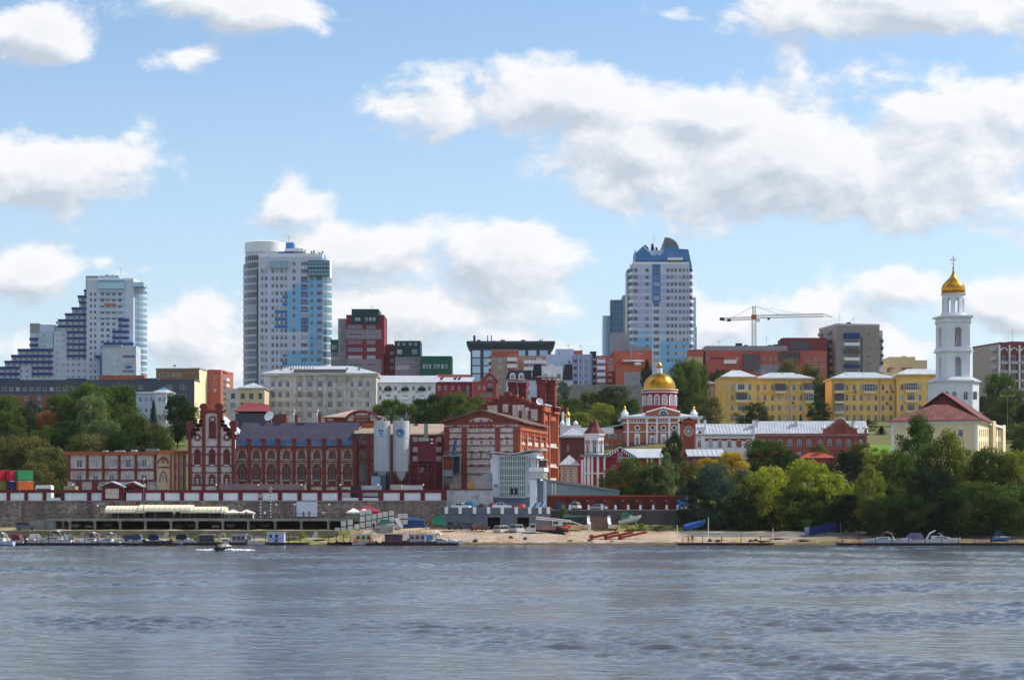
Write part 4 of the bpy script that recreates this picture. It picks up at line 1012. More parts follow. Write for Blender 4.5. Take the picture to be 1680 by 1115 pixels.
# ---- yellow apartment houses
def balcony(s,px0,px1,py,glazed=False,out=1.3,mat=None):
    """slab with a parapet; some are glazed in"""
    o=s.blk('balcony',px0,px1,py-4.2,py,mat or CREAM,-out,-.004)
    if glazed:
        u0,u1=s.U(px0)+.1,s.U(px1)-.1;z0,z1=s.V(py-4.2),s.V(py-15);q=MB();q.box(u0,u1,-out+.05,-.01,z0,z1,1)
        n=max(3,round((u1-u0)/.75))
        for k in range(n+1):x=u0+(u1-u0)*k/n;q.box(x-.05,x+.05,-out-.03,-out+.04,z0,z1)
        q.box(u0-.05,u1+.05,-out-.04,-out+.03,(z0+z1)/2+.1,(z0+z1)/2+.2);q.box(u0-.1,u1+.1,-out-.1,-.01,z1,z1+.15);q.build('glazing',[FRAMEB if glazed==2 else FRAMEW,G_STD],o)
    return o
def yellow_houses():
    rw=[(630.5,640.5),(647.5,657.5),(664,674),(680.5,691)]
    s=Bld('yellow_apartment_house','four-storey yellow apartment house with projecting left bay below the grey block','house',1240,1333,650,14,621,705)
    cl=[(x-2.6,x+2.6) for x in (1243.8,1255,1267.4,1278.8,1291,1302.5,1314)]
    s.wall('F',YELLOW,s.ops(cl,rw),rec=.25);s.wall('R',YELLOW);s.done(YELLOW,'LB')
    s.band('cornice',619.5,622.5,.6,M('pale_yellow_trim',(232,196,128)),'FR');s.band('string_course',642.5,643.8,.15,MATS['pale_yellow_trim'],'FR');s.hip(2.2,METW,.7,inset=6,seam=.8)
    w=s.blk('left_wing',1181,1239.9,620,None,YELLOW,-2.5,15);s.wins('F',[(1197.5,1202.5),(1226.2,1231.2)],rw,'std',-2.54,parent=w);s.wins('F',[(1209,1220,'tri')],rw,'tri',-2.54,parent=w)
    s.blk('wing_cornice',1180,1241,618.5,621,MATS['pale_yellow_trim'],-3.1,15.5)
    u0,u1=s.U(1180),s.U(1241);zz=s.V(618.5);MB().loft([[(u0,-3.2,zz),(u1,-3.2,zz),(u1,16,zz),(u0,16,zz)],[(u0+4.5,5,zz+2.5),(u1-4.5,5,zz+2.5),(u1-4.5,8,zz+2.5),(u0+4.5,8,zz+2.5)]]).build('wing_roof',METW,s.root)
    for k in range(14):s.blk('quoin',1190,1192.2 if k % 2 else 1193.2,624+5.4*k,627.4+5.4*k,MATS['pale_yellow_trim'],-2.62,-2.503)
    for py,g in ((644,0),(661,2)):
        o=balcony(s,1205,1224.5,py,0,3.8); 
        if g:s.wins('F',[(1206,1224)],[(646.5,656)],'row',-3.7,frame=FRAMEB,parent=o)
        for px in (1206.5,1223):s.blk('column',px-.9,px+.9,py-14,py-4.2,WHITE,-3.6,-3.1,o)
    balcony(s,1271,1288,645.5,2);balcony(s,1318,1334,644.5,2,1.6);balcony(s,1321,1334,661.5,1,1.6);balcony(s,1321,1334,678)
    for x,y in ((1253,659),(1301,659),(1196,683)):s.blk('air_conditioner',x-1.5,x+1.5,y,y+2.6,DARKM,-.5,-.003)
    s.blk('roof_hatch',1264,1271,616.5,620,DARKM,2.5,4)
    for px in (1240.5,1332,1296):MB().tube((s.U(px),-.12,0),(s.U(px),-.12,s.H),.07,n=6).build('downpipe',METG,s.root)
    for px in (1258,1287,1310):s.blk('chimney',px-1.5,px+1.5,610.5,617,BRICKO,5,6)
    # side wing running back on the left, its shade put into the beige
    q=Bld('beige_side_house','beige house end seen at a slant behind the yellow bay','house',1147,1181,664,12,630,705,ang=-20)
    q.wall('F',M('beige_two'),q.ops(cols(1150,1180,5,3.2),[(642,649),(657,664)]),rec=.2);q.done();q.hip(1.4,M('old_grey_roof',(140,132,128)),.5)
    s=Bld('long_yellow_house','long yellow apartment house with enclosed balconies beside the bell tower','house',1365,1469,650,14,621,705)
    cl=[(x-2.6,x+2.6) for x in (1389.5,1401.5,1413.3,1425,1437,1448.7,1461.5)]
    s.wall('F',YELLOW,s.ops(cl,rw),[s.pr(1365,1469,696,720,M('maroon_plinth',(112,58,66)))],rec=.25);s.done(YELLOW)
    s.band('cornice',619.5,622.5,.6,MATS['pale_yellow_trim'],'FL');s.band('string_course',642.5,643.8,.15,MATS['pale_yellow_trim'],'F');s.hip(2.3,METW,.7,inset=6,seam=.8)
    w=s.blk('right_wing',1469.1,1540,616,None,YELLOW,-2.5,15);s.wins('F',[(1474.5,1480),(1504,1509.5),(1518,1523)],rw,'std',-2.54,parent=w);s.wins('F',[(1486,1498,'tri')],rw[:3],'tri',-2.54,parent=w);s.blk('wing_cornice',1468,1541,614.5,617,MATS['pale_yellow_trim'],-3.1,15.5)
    u0,u1=s.U(1468),s.U(1541);zz=s.V(614.5);MB().loft([[(u0,-3.2,zz),(u1,-3.2,zz),(u1,16,zz),(u0,16,zz)],[(u0+5,5,zz+2.2),(u1-1,5,zz+2.2),(u1-1,8,zz+2.2),(u0+5,8,zz+2.2)]]).build('wing_roof',METW,s.root)
    for py,g in ((645,2),(662,2),(679,2)):balcony(s,1369,1384,py,g)
    balcony(s,1416.5,1435,645.5,1)
    for px in (1366.5,1443,1468):MB().tube((s.U(px),-.12,0),(s.U(px),-.12,s.H),.07,n=6).build('downpipe',METG,s.root)
    for px in (1392,1420,1452):s.blk('chimney',px-1.5,px+1.5,610.5,617,BRICKO,5,6)
    for py,g in ((644.5,1),(661,0),(678,0)):balcony(s,1483,1502,py,g,3.7)
    for x,y in ((1403,641),(1455,641),(1464,641),(1510,643),(1455,660)):s.blk('air_conditioner',x-1.5,x+1.5,y,y+2.6,DARKM,-.5,-.003)
yellow_houses()

# ---- bell tower
def bell_tower():
    Y=600;cx=X(1564,Y);g=ground(cx,Y)-1;p=3370/Y;z=lambda py:Z(py,Y)-g
    WT=M('whitewashed_wall',(228,230,236),.75,.04,.3,streak=.05)
    t=thing('bell_tower','tall white tiered bell tower with golden onion dome and cross','tower',(cx,Y,g),R(9))
    def octo(r,ch=.28): 
        c=r*ch;return [(-r+c,-r),(r-c,-r),(r,-r+c),(r,r-c),(r-c,r),(-r+c,r),(-r,r-c),(-r,-r+c)]
    def tier(name,r,py0,py1,ow,oy0,oy1):
        """square tier with an arched opening in each face, walls 0.9 m thick"""
        zb,zt=z(py1),z(py0);q=MB();hw=ow/2;k=8;th=.9;za,zc=z(oy1),z(oy0)
        arc=[(-hw*math.cos(math.pi*j/k),zc-hw+hw*math.sin(math.pi*j/k)) for j in range(k+1)]
        c=r*.12
        for rot in range(4):
            m=Matrix.Rotation(rot*math.pi/2,4,'Z')
            def T(x,zz,d):v=m @ Vector((x,-r+d,zz));return tuple(v)
            w=r-c
            for d in (0,th):
                q.face([T(-w,zb,d),T(w,zb,d),T(w,za,d),T(-w,za,d)]);q.face([T(-w,za,d),T(-hw,za,d),T(-hw,zc-hw,d),T(-w,zc-hw,d)]);q.face([T(hw,za,d),T(w,za,d),T(w,zc-hw,d),T(hw,zc-hw,d)])
                for a,b in zip(arc,arc[1:]):
                    q.face([T(a[0],a[1],d),T(b[0],b[1],d),T(b[0],zt,d),T(a[0],zt,d)])
                q.face([T(-w,zc-hw,d),T(-hw,zc-hw,d),T(-hw,zt,d),T(-w,zt,d)]);q.face([T(hw,zc-hw,d),T(w,zc-hw,d),T(w,zt,d),T(hw,zt,d)])
            loop=[(-hw,za)]+arc+[(hw,za)]
            for a,b in zip(loop,loop[1:]+loop[:1]):q.face([T(a[0],a[1],0),T(b[0],b[1],0),T(b[0],b[1],th),T(a[0],a[1],th)])
            q.face([T(w,zb,0),T(w,zt,0),tuple(m @ Vector((r,-w,zt))),tuple(m @ Vector((r,-w,zb)))])
        o=q.build(name,WT,t)
        q=MB()      # moulded archivolts
        for rot in range(4):
            m=Matrix.Rotation(rot*math.pi/2,4,'Z');pts=[m @ Vector(((hw+.55)*-math.cos(math.pi*j/10),-r-.06,zc-hw+(hw+.55)*math.sin(math.pi*j/10))) for j in range(11)]
            q.path(pts,.16,5)
        q.build('archivolt',WT,o)
        return o
    def ringslab(name,r,py0,py1,ch=.12): 
        MB().prism(octo(r,ch),z(py1),z(py0),'z').build(name,WT,t)
    R1=22.6/p
    # wide base storey
    rb=37/p;MB().prism(octo(rb,.5),0,z(628),'z').build('base_storey',WT,t);MB().loft([[(x,y,z(628)) for x,y in octo(rb+.5,.5)],[(x,y,z(625.5)) for x,y in octo(rb+.6,.5)]]).build('base_cornice',WT,t);MB().loft([[(x,y,z(625.5)) for x,y in octo(rb+.5,.5)],[(x,y,z(619)) for x,y in octo(R1+.4,.3)]]).build('base_roof',METW,t)
    for i,dx in enumerate((-4.6,-2.3,1.2,4.0)):
        me,w,h=window_mesh(1.3,2.4,'arch',G_STD,FRAMEW);o=obj('window',me,t,(dx-.65,-rb-.04,z(657)),0)
        q=MB().path([(dx+1.15*-math.cos(math.pi*j/8),-rb-.1,z(650)+1.1*math.sin(math.pi*j/8)) for j in range(9)],.12,5).build('window_hood',WT,t)
    tier('lower_tier',R1,578,621,11.5/p,586,618);ringslab('cornice',R1+.55,575.5,578);ringslab('cornice',R1+.25,571,575.4);ringslab('plinth',R1+.4,618.5,624)
    tier('bell_tier',R1,530,571.1,12/p,538,570);ringslab('cornice',R1+.3,527.5,530);ringslab('cornice',R1+.8,519,522);ringslab('frieze',R1+.1,522,527.6)
    ringslab('floor',R1-.9,573,574.5);ringslab('floor',R1-.9,529,530.5)
    q=MB().lathe([(.05,0),(.5,-.1),(.75,-1.2),(1.15,-1.9),(1.2,-2.0)],0,0,16);q.build('bell',M('bronze',(92,78,50),.4,metal=.9),t,(0,0,z(547)))
    MB().lathe([(.3,0),(.3,3.2),(.1,3.4)],0,0,8).build('stair_post',DARKM,t,(0,0,z(573.5)))
    # round lantern with arches
    rl=18.3/p;n=8;q=MB();za,zb_,zs=z(485),z(518),z(495)
    for k in range(n):
        a0=2*math.pi*(k+.5)/n;a=math.pi/n*.52
        pr=[(math.cos(a0+s_*a)*rr,math.sin(a0+s_*a)*rr) for s_,rr in ((-1,rl),(1,rl),(1,rl-1),(-1,rl-1))]
        q.prism(pr,zb_,za,'z')
        a1=2*math.pi*(k)/n;hw=math.pi/n*.48+.005
        for j in range(6):
            f0,f1=-1+2*j/6,-1+2*(j+1)/6;h=lambda f:zs+1.0*math.sqrt(max(0,1-f*f))
            pts=[(math.cos(a1+f*hw)*rr,math.sin(a1+f*hw)*rr) for f,rr in ((f0,rl),(f1,rl),(f1,rl-1),(f0,rl-1))]
            zl=[h(f0),h(f1),h(f1),h(f0)]
            q.loft([[(*c,l) for c,l in zip(pts,zl)],[(*c,za) for c in pts]])
    q.lathe([(rl+.3,zb_-.2),(rl+.3,zb_+.7),(0,zb_+.7)],n=24);q.lathe([(0,za),(rl+.1,za),(rl+.45,za+.5),(0,za+.5)],n=24)
    q.build('lantern',WT,t)
    zd=z(484)
    prof=[(rl-.3,0),(rl+.0,.3),(rl+.2,1.3),(rl+.18,2.1),(rl-.25,3.1),(rl-1.1,4.1),(rl-2.1,4.95),(.62,5.9),(.34,6.7),(.2,7.6),(.28,7.8),(.1,8.0),(.05,8.1)]
    MB().lathe([(0,0)]+prof,n=32).build('onion_dome',GOLD,t,(0,0,zd),smooth=40)
    q=MB();zc=zd+7.9;q.box(-.09,.09,-.07,.07,zc,zc+3.6);q.box(-1.1,1.1,-.07,.07,zc+2.35,zc+2.53)
    q.tube((-.55,0,zc+1.35),(.55,0,zc+.95),.07,n=5);q.ball((0,0,zc+.2),.3,.3,.3,10,6);q.path([(.55*math.cos(2*math.pi*k/12),0,zc+2.44+.55*math.sin(2*math.pi*k/12)) for k in range(13)],.05,4)
    q.build('cross',GOLD,t,smooth=30)
bell_tower()

# ---- orange church with golden dome
def onion(q,x,y,z0,r,m=0):
    q.lathe([(r*.75,z0),(r,z0+r*.5),(r*.98,z0+r*.9),(r*.55,z0+r*1.5),(r*.15,z0+r*2.0),(.04,z0+r*2.5)],x,y,16,m)
    q.box(x-.04,x+.04,y-.04,y+.04,z0+r*2.4,z0+r*2.4+r*1.4);q.box(x-r*.4,x+r*.4,y-.04,y+.04,z0+r*3.2,z0+r*3.2+.09)
def church():
    CO=M('orange_plaster',(186,110,78),.85,.07,.4);CRM=M('church_crimson',(158,52,58),.8,.07,.4)
    s=Bld('golden_domed_church','orange and white church with big golden dome on a crimson drum','church',1024,1148,525,24,685,745)
    s.wall('F',CO,[],[s.pr(1024,1148,725,760,CRM)],rec=.2);s.done(CO)
    s.band('cornice',682.5,686.5,.7,WHITE,'FRL');s.band('string_course',692,694,.2,WHITE,'FRL');s.band('string_course',707.5,709,.2,WHITE,'FL')
    for px in (1030,1061.5,1077.5,1098,1113.5,1146):s.blk('pilaster',px-1.7,px+1.7,686.5,None,WHITE,-.35,-.003)
    for px in [1033.5+4.8*i for i in range(6)]+[1081+4.6*i for i in range(4)]+[1118+4.8*i for i in range(5)]:s.blk('frieze_block',px,px+2.2,687.8,690.4,WHITE,-.15,-.003)
    for px,w in ((1045.5,5),(1070.5,5),(1088.5,5),(1106,5),(1130,5)):
        u=s.U(px);z=s.V(701.5);q=MB().path([(u+.62*math.cos(2*math.pi*k/14),-.1,z+.62*math.sin(2*math.pi*k/14)) for k in range(15)],.14,5).build('oculus_frame',WHITE,s.root)
        MB().lathe([(0,0),(.5,0)],n=12,cap=False).build('oculus_glass',G_DARK,q,(u,-.03,z)).rotation_euler=(R(90),0,0)
        big=px==1070.5
        s.blk('window_surround',px-4.6,px+4.6,711 if not big else 714,None,WHITE,-.18,-.003)
        s.win('F',s.U(px-2.6),s.U(px+2.6),s.V(739),s.V(716),'arch',-.22,M('dusky_glass',(150,92,88),.2) if big else G_STD)
    s.hip(2.0,METW,.8,inset=7,seam=.9)
    # pediment over the entrance bay
    u0,u1=s.U(1061),s.U(1115.5);q=MB();z0=s.V(681);um=(u0+u1)/2
    prof=[(u0,z0),(u1,z0),(u1,s.V(676)),(s.U(1097),s.V(671)),(um,s.V(668.5)),(s.U(1079),s.V(671)),(u0,s.V(676))]
    q.prism(prof,-.3,6,'y');q.build('pediment',CO,s.root);MB().path([(p[0],-.35,p[1]) for p in prof[2:]],.22,5).build('pediment_moulding',WHITE,s.root);MB().path([(um+1.15*math.cos(math.pi*k/10),-.36,s.V(680)+1.15*math.sin(math.pi*k/10)) for k in range(11)],.16,5).build('lunette_frame',WHITE,s.root)
    MB().prism([(um+1.0*math.cos(math.pi*k/10),s.V(680)+1.0*math.sin(math.pi*k/10)) for k in range(11)],-.34,-.302,'y').build('lunette_glass',G_STD,s.root)
    # drum and dome
    ux,dy=X(1082,537)-s.A.x,12;p=F/(525+12);zz=lambda py:Z(py,525+12)-s.zb;r=27/p
    prof=[(r+.15,zz(672)),(r+.15,zz(668)),(r,zz(667.5)),(r,zz(646)),(r+.35,zz(645.5)),(r+.35,zz(643.5)),(r+.1,zz(643)),(r+.1,zz(640.5)),(r+.5,zz(640)),(0,zz(639.8))]
    d=MB().lathe([(r+.15,s.H)]+prof,ux,dy,40).build('drum',CRM,s.root,smooth=30)
    MB().lathe([(r+.02,zz(644.8)),(r+.42,zz(644.6)),(r+.42,zz(643.2)),(r+.02,zz(643))],ux,dy,40).build('drum_band',WHITE,d,smooth=30);MB().lathe([(r+.1,zz(641)),(r+.58,zz(640.8)),(r+.58,zz(638.8)),(r-.3,zz(638.6))],ux,dy,40).build('drum_cornice',M('cream_moulding',(220,200,160)),d,smooth=30)
    for k in range(14):
        a=R(-90+12.9)+2*math.pi*k/14;me,w,h=window_mesh(.9,2.6,'arch',G_STD,FRAMEW)
        o=obj('window',me,d,(ux+(r+.05)*math.cos(a)-.45*math.cos(a+math.pi/2),dy+(r+.05)*math.sin(a)-.45*math.sin(a+math.pi/2),zz(666)),a+math.pi/2)
        q=MB().path([(.45+.65*-math.cos(math.pi*j/8),-.08,2.15+.65*math.sin(math.pi*j/8)) for j in range(9)]+[],.1,5);q.tube((-.2,-.08,0),(-.2,-.08,2.15),.1,n=5);q.tube((1.1,-.08,0),(1.1,-.08,2.15),.1,n=5);q.build('window_hood',WHITE,d,o.location,a+math.pi/2)
    hd=zz(611)-zz(639);MB().lathe([(r-.05,0)]+[((r-.05)*math.cos(R(8*k)),hd*math.sin(R(8*k))) for k in range(1,11)]+[(.3,hd)],ux,dy,40).build('golden_dome',GOLD,s.root,(0,0,zz(639)),smooth=40)
    MB().lathe([(.75,zz(612)),(.7,zz(604))],ux,dy,16).build('lantern',WHITE,s.root,smooth=40);q=MB();onion(q,ux,dy,zz(604),.78);q.build('small_onion',GOLD,s.root,smooth=40)
    for px in (1026,1140):
        q=MB();u=s.U(px);q.lathe([(.9,s.V(683)),(.9,s.V(678)),(1.1,s.V(677.6)),(.5,s.V(673)),(.3,s.V(670))],u,3,8);q.build('corner_turret',WHITE,s.root);q=MB();onion(q,u,3,s.V(670),.36);q.build('turret_onion',GOLD,s.root,smooth=40)
    # lower wing to the left
    a=s.blk('side_wing',985,1023.9,703,None,CO,4,18);u0,u1=s.U(985),s.U(1023.9)
    MB().prism([(u0-.3,s.V(703.5)),(u1,s.V(696)),(u1,s.V(694)),(u0-.3,s.V(701.5))],3.6,18.2,'y').build('wing_roof',METW,s.root)
    s.wins('F',cols(997,1025,3,5),[(710.5,718.5)],'std',3.96,parent=a);s.wins('F',cols(992,1024,3,6),[(726,735)],'arch',3.96,parent=a)
church()

# ---- monastery rows
def arch_win(s,px,py0,py1,w,mat,d=-.03,glass=None,side='F'):
    u0,u1=s.U(px-w/2,side),s.U(px+w/2,side);z0,z1=s.V(py1,u0,side),s.V(py0,u0,side)
    o=s.win(side,u0,u1,z0,z1,'arch',d,glass);r=(u1-u0)/2;q=MB();c=r+.18
    pts=[(r-c*math.cos(math.pi*j/8),-.06,z1-z0-r+c*math.sin(math.pi*j/8)) for j in range(9)]
    q.path([(r-c,-.06,0)]+pts+[(r+c,-.06,0)],.14,4);q.build('window_hood',mat,s.root,o.location,o.rotation_euler.z)
def monastery():
    s=Bld('white_cloister_row','low white and red cloister house with arched windows and sheet roof','house',1143,1239,500,12,713,760)
    s.wall('F',WHITE,[],[s.pr(1155,1236,719,723,BRICK)]);s.done(WHITE);s.band('cornice',711,714,.5,WHITE,'FRL');s.gable(2.7,METW,'x',.5,seam=.8,wallmat=WHITE)
    for px in (1147.5,1165.5,1181,1196.5,1212,1227.5):arch_win(s,px,722.5,733.5,6.5,WHITE,-.04,G_STD if px>1150 else M('dusky_glass'))
    for px in (1159,1240):q=s.blk('chimney',px-1.8,px+1.8,688,700,WHITE,3,4.2);s.blk('chimney_cap',px-2.4,px+2.4,687,688.1,METG,2.8,4.4)
    s.blk('white_buttress',1150,1156,700,None,WHITE,-.4,-.003);s.blk('white_buttress',1233,1238,704,None,WHITE,-.4,-.003)
    s.blk('red_gable',1146,1152,706,713.1,BRICK,-.2,.6);s.blk('dark_door',1208,1216,722,731,BRICKO,-.5,-.003)
    s=Bld('red_cloister_house','long red brick house with ornate gable and white ribbed sheet roof','house',1239.5,1422,500,14,713,765,ang=4)
    PKB=M('rose_brick',(172,94,88),.85,.1,.5,stain=(120,58,60),stain_amt=.4)
    s.wall('F',PKB,s.ops([(x-3.2,x+3.2,'std') for x in (1376.5,1311)],[(741,750)]));s.wall('R',BRICKO);s.done(PKB,'LB');s.band('cornice',711,714,.5,PKB,'FRL');s.band('string_course',736,738,.15,PKB,'FR');s.gable(3.4,METW,'x',.5,seam=.7,wallmat=PKB)
    for px in (1252,1264,1280,1296,1311.5,1327,1346,1361,1376.5,1392,1412):arch_win(s,px,720,732.5,7,PKB,-.04)
    for px in (1308,1243,1402):q=s.blk('chimney',px-2.2,px+2.2,688,705,PLASTER,4,5.4);s.blk('chimney_cap',px-2.9,px+2.9,687,688.1,METG,3.8,5.6)
    P=lambda x,y:(s.U(x),s.V(y))
    out=[(1351,714),(1351,704),(1356,700),(1362,699),(1364,695),(1368,694),(1369,690),(1373,687),(1378,686),(1383,687),(1387,690),(1388,694),(1392,695),(1394,699),(1400,700),(1405,704),(1405,714)]
    MB().prism([P(*p) for p in out],-.25,.6,'y').build('ornate_gable',PKB,s.root)
    MB().path([(P(x,y)[0],-.3,P(x,y)[1]) for x,y in out[1:-1]],.22,5).build('gable_coping',PLASTER,s.root)
    q=s.pbox('gable_panel',1368,1388,697,711,.33,BRICK)
    for px in (1352,1404,1420):q=s.blk('corner_pier',px-2,px+2,704,None,PKB,-.4,-.003);MB().lathe([(.75,s.V(704)),(.9,s.V(702)),(.35,s.V(700)),(.05,s.V(698))],s.U(px),-.1,8).build('pier_cap',PLASTER,s.root)
    for px in (1425,1429,1434):MB().lathe([(.45,s.V(712)),(.55,s.V(705)),(.2,s.V(702)),(.05,s.V(701))],s.U(px,'F')-1.2,2+px*.01,8).build('finial',PLASTER,s.root)
    s=Bld('brick_clock_pavilion','narrow brick pavilion with round rosette in front of the church','pavilion',1119,1141,478,5,692,755)
    s.wall('F',BRICK);s.done(BRICK);s.band('cornice',690,693,.4,BRICKO,'FRL');s.gable(.9,REDROOF,'y',.4,wallmat=BRICK)
    u,z=s.U(1130),s.V(707)
    MB().path([(u+1.05*math.cos(2*math.pi*k/16),-.08,z+1.05*math.sin(2*math.pi*k/16)) for k in range(17)],.14,5).build('rosette_ring',PLASTER,s.root);q=MB()
    for k in range(4):q.tube((u+.8*math.cos(k*math.pi/4),-.05,z+.8*math.sin(k*math.pi/4)),(u-.8*math.cos(k*math.pi/4),-.05,z-.8*math.sin(k*math.pi/4)),.1,n=4)
    q.build('rosette',PLASTER,s.root)
    for px in (1120.5,1139.5):s.blk('corner_pier',px-1.6,px+1.6,694,None,BRICKO,-.25,-.003)
    s.blk('panel',1124,1136,697,699,BRICKO,-.15,-.003);s.blk('panel',1124,1136,716,718,BRICKO,-.15,-.003)
    # flat white shed roof below
    s=Bld('white_roofed_shed','low brick shed with flat white sheet roof among the trees','shed',1131,1186,462,10,748,775)
    s.wall('F',BRICKD,s.ops([(1138,1141),(1146,1149),(1155,1158)],[(752,756)]));s.done(BRICKD);s.gable(1.5,METW,'x',.5,seam=1,wallmat=BRICKD)
    s=Bld('red_tiled_cottage','small brick cottage with orange red hipped roof half hidden by trees','cottage',1314,1368,452,8,752,785)
    s.wall('F',M('rose_brick'),s.ops([(1330,1335)],[(760,768)]));s.done();s.hip(1.9,M('orange_red_roof',(170,78,56),.7,.1),.5,seam=.6);s.blk('chimney',1343,1347,746,755,PLASTER,2,3);s.blk('chimney',1364,1368,748,757,PLASTER,2,3)
monastery()
def beige_seminary():
    s=Bld('beige_red_roofed_house','long beige house with dark red hipped roof and sunlit receding side','house',1462,1604,468,42,692,775,ang=21)
    s.wall('F',CREAM,s.ops([(1571.5,1580)],[(704.5,716.5)],style='tri'),rec=.25,glass=G_DARK)
    rc=[]
    for k in range(13):
        u=2+k*3.1;rc += [(u,u+1.2,s.V(716,u,'R'),s.V(704,u,'R')),(u,u+1.2,s.V(738,u,'R'),s.V(724,u,'R'))]
    s.wall('R',CREAM,rc,rec=.25);s.done(CREAM,'LB')
    for px in (1464.5,1601):s.blk('corner_pilaster',px-2.3,px+2.3,694,None,WHITE,-.2,-.003)
    s.band('cornice',690.5,694,.5,WHITE,'FRL');s.band('dentil_course',694,696,.2,WHITE,'F')
    RR=M('weathered_red_sheet',(120,68,62),.7,.16,.9,stain=(158,108,98),stain_amt=.5)
    s.hip(4.0,RR,.8,y1=16.,seam=1.0)
    # taller dark red roof behind the first hip
    z=s.H;q=MB();um=s.W*.5-.1
    q.prism([(um-9,z+.1),(um,z+6.6),(um+9,z+.1)],12.5,34,'y');q.build('main_roof',REDROOF,s.root)
    MB().prism([(um-9.8,z-.2),(um,z+6.9),(um+9.8,z-.2),(um+9.8,z+.25),(um,z+7.3),(um-9.8,z+.25)],12,34.4,'y').build('roof_sheeting',REDROOF,s.root)
    o=MB().lathe([(0,0),(.75,0),(.75,.2)],n=12).build('gable_oculus',DARKM,s.root,(um-.4,12.4,z+3.2));o.rotation_euler=(R(90),0,0)
    MB().box(-.4,s.W+.4,34.5,s.D+.4,z,z+.3).build('rear_roof',REDROOF,s.root)
    for y in (17,26,34):MB().tube((s.W+.15,y,0),(s.W+.15,y,z),.1,n=6).build('downpipe',METG,s.root)
    s.box('projecting_bay','R',19,24,0,z+.8,.8,BEIGE);s.box('projecting_bay','R',38,42.2,0,z+.6,.6,CREAM)
    s.blk('chimney',1519,1524,672,684,REDROOF,6,7.2)
beige_seminary()
def small_quarter():
    s=Bld('turret_house','red and white brick tower with dark red bell-shaped roof','tower',958,993,452,4.6,749,800)
    CRM=MATS['church_crimson']
    s.wall('F',CRM,[],[s.pr(963,968,749,800,WHITE),(s.U(979),s.U(983),0,s.H,WHITE)]);s.done(CRM)
    for px in (959.5,971.5,981,991.5):s.blk('white_pier',px-1.6,px+1.6,749,None,WHITE,-.25,-.003)
    s.band('string_course',775,777,.3,WHITE,'FRL');s.band('balcony_slab',745.5,749,.8,METG,'FRL')
    u,r=s.U(975.5),2.25;c=s.D/2
    o=MB().lathe([(r,s.H-.1),(r,s.V(714)),(r+.3,s.V(713.4)),(r+.35,s.V(710.5)),(0,s.V(710))],u,c,8,0,R(22.5),R(382.5)).build('octagon',WHITE,s.root)
    for a in (-135,-90,-45):
        t=R(a);rr=r*math.cos(R(22.5));me,w,h=window_mesh(.8,2.6,'arch',G_DARK,FRAMEW);obj('window',me,o,(u+(rr+.04)*math.cos(t)-.4*math.cos(t+math.pi/2),c+(rr+.04)*math.sin(t)-.4*math.sin(t+math.pi/2),s.V(742)),t+math.pi/2)
        q=MB().path([(.4-.62*math.cos(math.pi*j/6),-.06,2.1+.62*math.sin(math.pi*j/6)) for j in range(7)],.09,4).build('window_hood',CRM,o,(u+(rr+.04)*math.cos(t)-.4*math.cos(t+math.pi/2),c+(rr+.04)*math.sin(t)-.4*math.sin(t+math.pi/2),s.V(742)),t+math.pi/2)
    MB().lathe([(r+.25,s.V(710)),(r-.2,s.V(706)),(1.35,s.V(700)),(1.0,s.V(694)),(.85,s.V(691)),(.25,s.V(689.5)),(.1,s.V(684))],u,c,8,0,R(22.5),R(382.5)).build('bell_roof',REDROOF,s.root)
    q=MB()
    for k in range(13):q.tube((-.7+k*(s.W+1.4)/12,-.75,s.V(745.5)),(-.7+k*(s.W+1.4)/12,-.75,s.V(741.5)),.04,n=4)
    q.tube((-.7,-.75,s.V(741.5)),(s.W+.7,-.75,s.V(741.5)),.05,n=4);q.build('railing',DARKM,s.root)
    s=Bld('red_timber_house','crimson timber house with white carved gable and pale roof','house',988,1084,458,10,750,800)
    s.wall('F',CRM,s.ops([(1003.5,1011),(1021,1028)],[(763,772)])+s.ops([(1012.5,1020)],[(751,757)]),rec=.15)
    s.done(CRM);s.gable(1.9,METW,'x',.6,x0=s.U(1020),wallmat=CRM)
    u0,u1,um=s.U(989),s.U(1041),s.U(1017);z=s.V(750.5);zt=s.V(735)
    MB().prism([(u0,z),(u1,z),(um,zt)],-.3,7,'y').build('gable',CRM,s.root)
    for a,b in (((u0-.5,z-.1),(um,zt+.1)),((um,zt+.1),(u1+.5,z-.1))):MB().prism([a,b,(b[0],b[1]+.3),(a[0],a[1]+.3)],-.9,7.5,'y').build('gable_roof',METW,s.root)
    s.wins('F',[(1013.5,1020.5)],[(742,752)],'std',-.34)
    for px in (989.5,1041,1062,1069,1082):s.blk('white_post',px-1.3,px+1.3,751,None,WHITE,-.35,-.003)
    q=MB()
    for k in range(8):f=k/7;x=u0+(um-u0)*f;q.box(x-.12,x+.12,-.95,-.82,z+(zt-z)*f-.5,z+(zt-z)*f)
    for k in range(8):f=k/7;x=u1+(um-u1)*f;q.box(x-.12,x+.12,-.95,-.82,z+(zt-z)*f-.5,z+(zt-z)*f)
    q.build('carved_bargeboard',WHITE,s.root);s.blk('chimney',1006,1011,724,742,BRICK,3,4)
    s=Bld('brown_brick_annex','brown red brick annex with white hipped roofs beside the brewhouse','house',921,959,478,14,717,770)
    s.wall('F',M('brown_brick'),s.ops([(930,934)],[(730,740)]),rec=.2,glass=G_DARK);s.done();s.band('cornice',713.5,717.5,.5,WHITE,'FR');s.hip(2.2,METW,.6,seam=.9)
    s.blk('parapet_wall',943,1012,697,707,WHITE,15,17)
    s=Bld('patterned_brick_gatehouse','low pale gatehouse with brick lattice pattern and white roof','gatehouse',921,948,444,10,763,805)
    LB=M('pale_pink_brick',(206,186,176),.85,.07);s.wall('F',LB);s.done(LB);s.band('cornice',761,764,.35,REDP,'FR');s.hip(2.1,METW,.5,seam=.9)
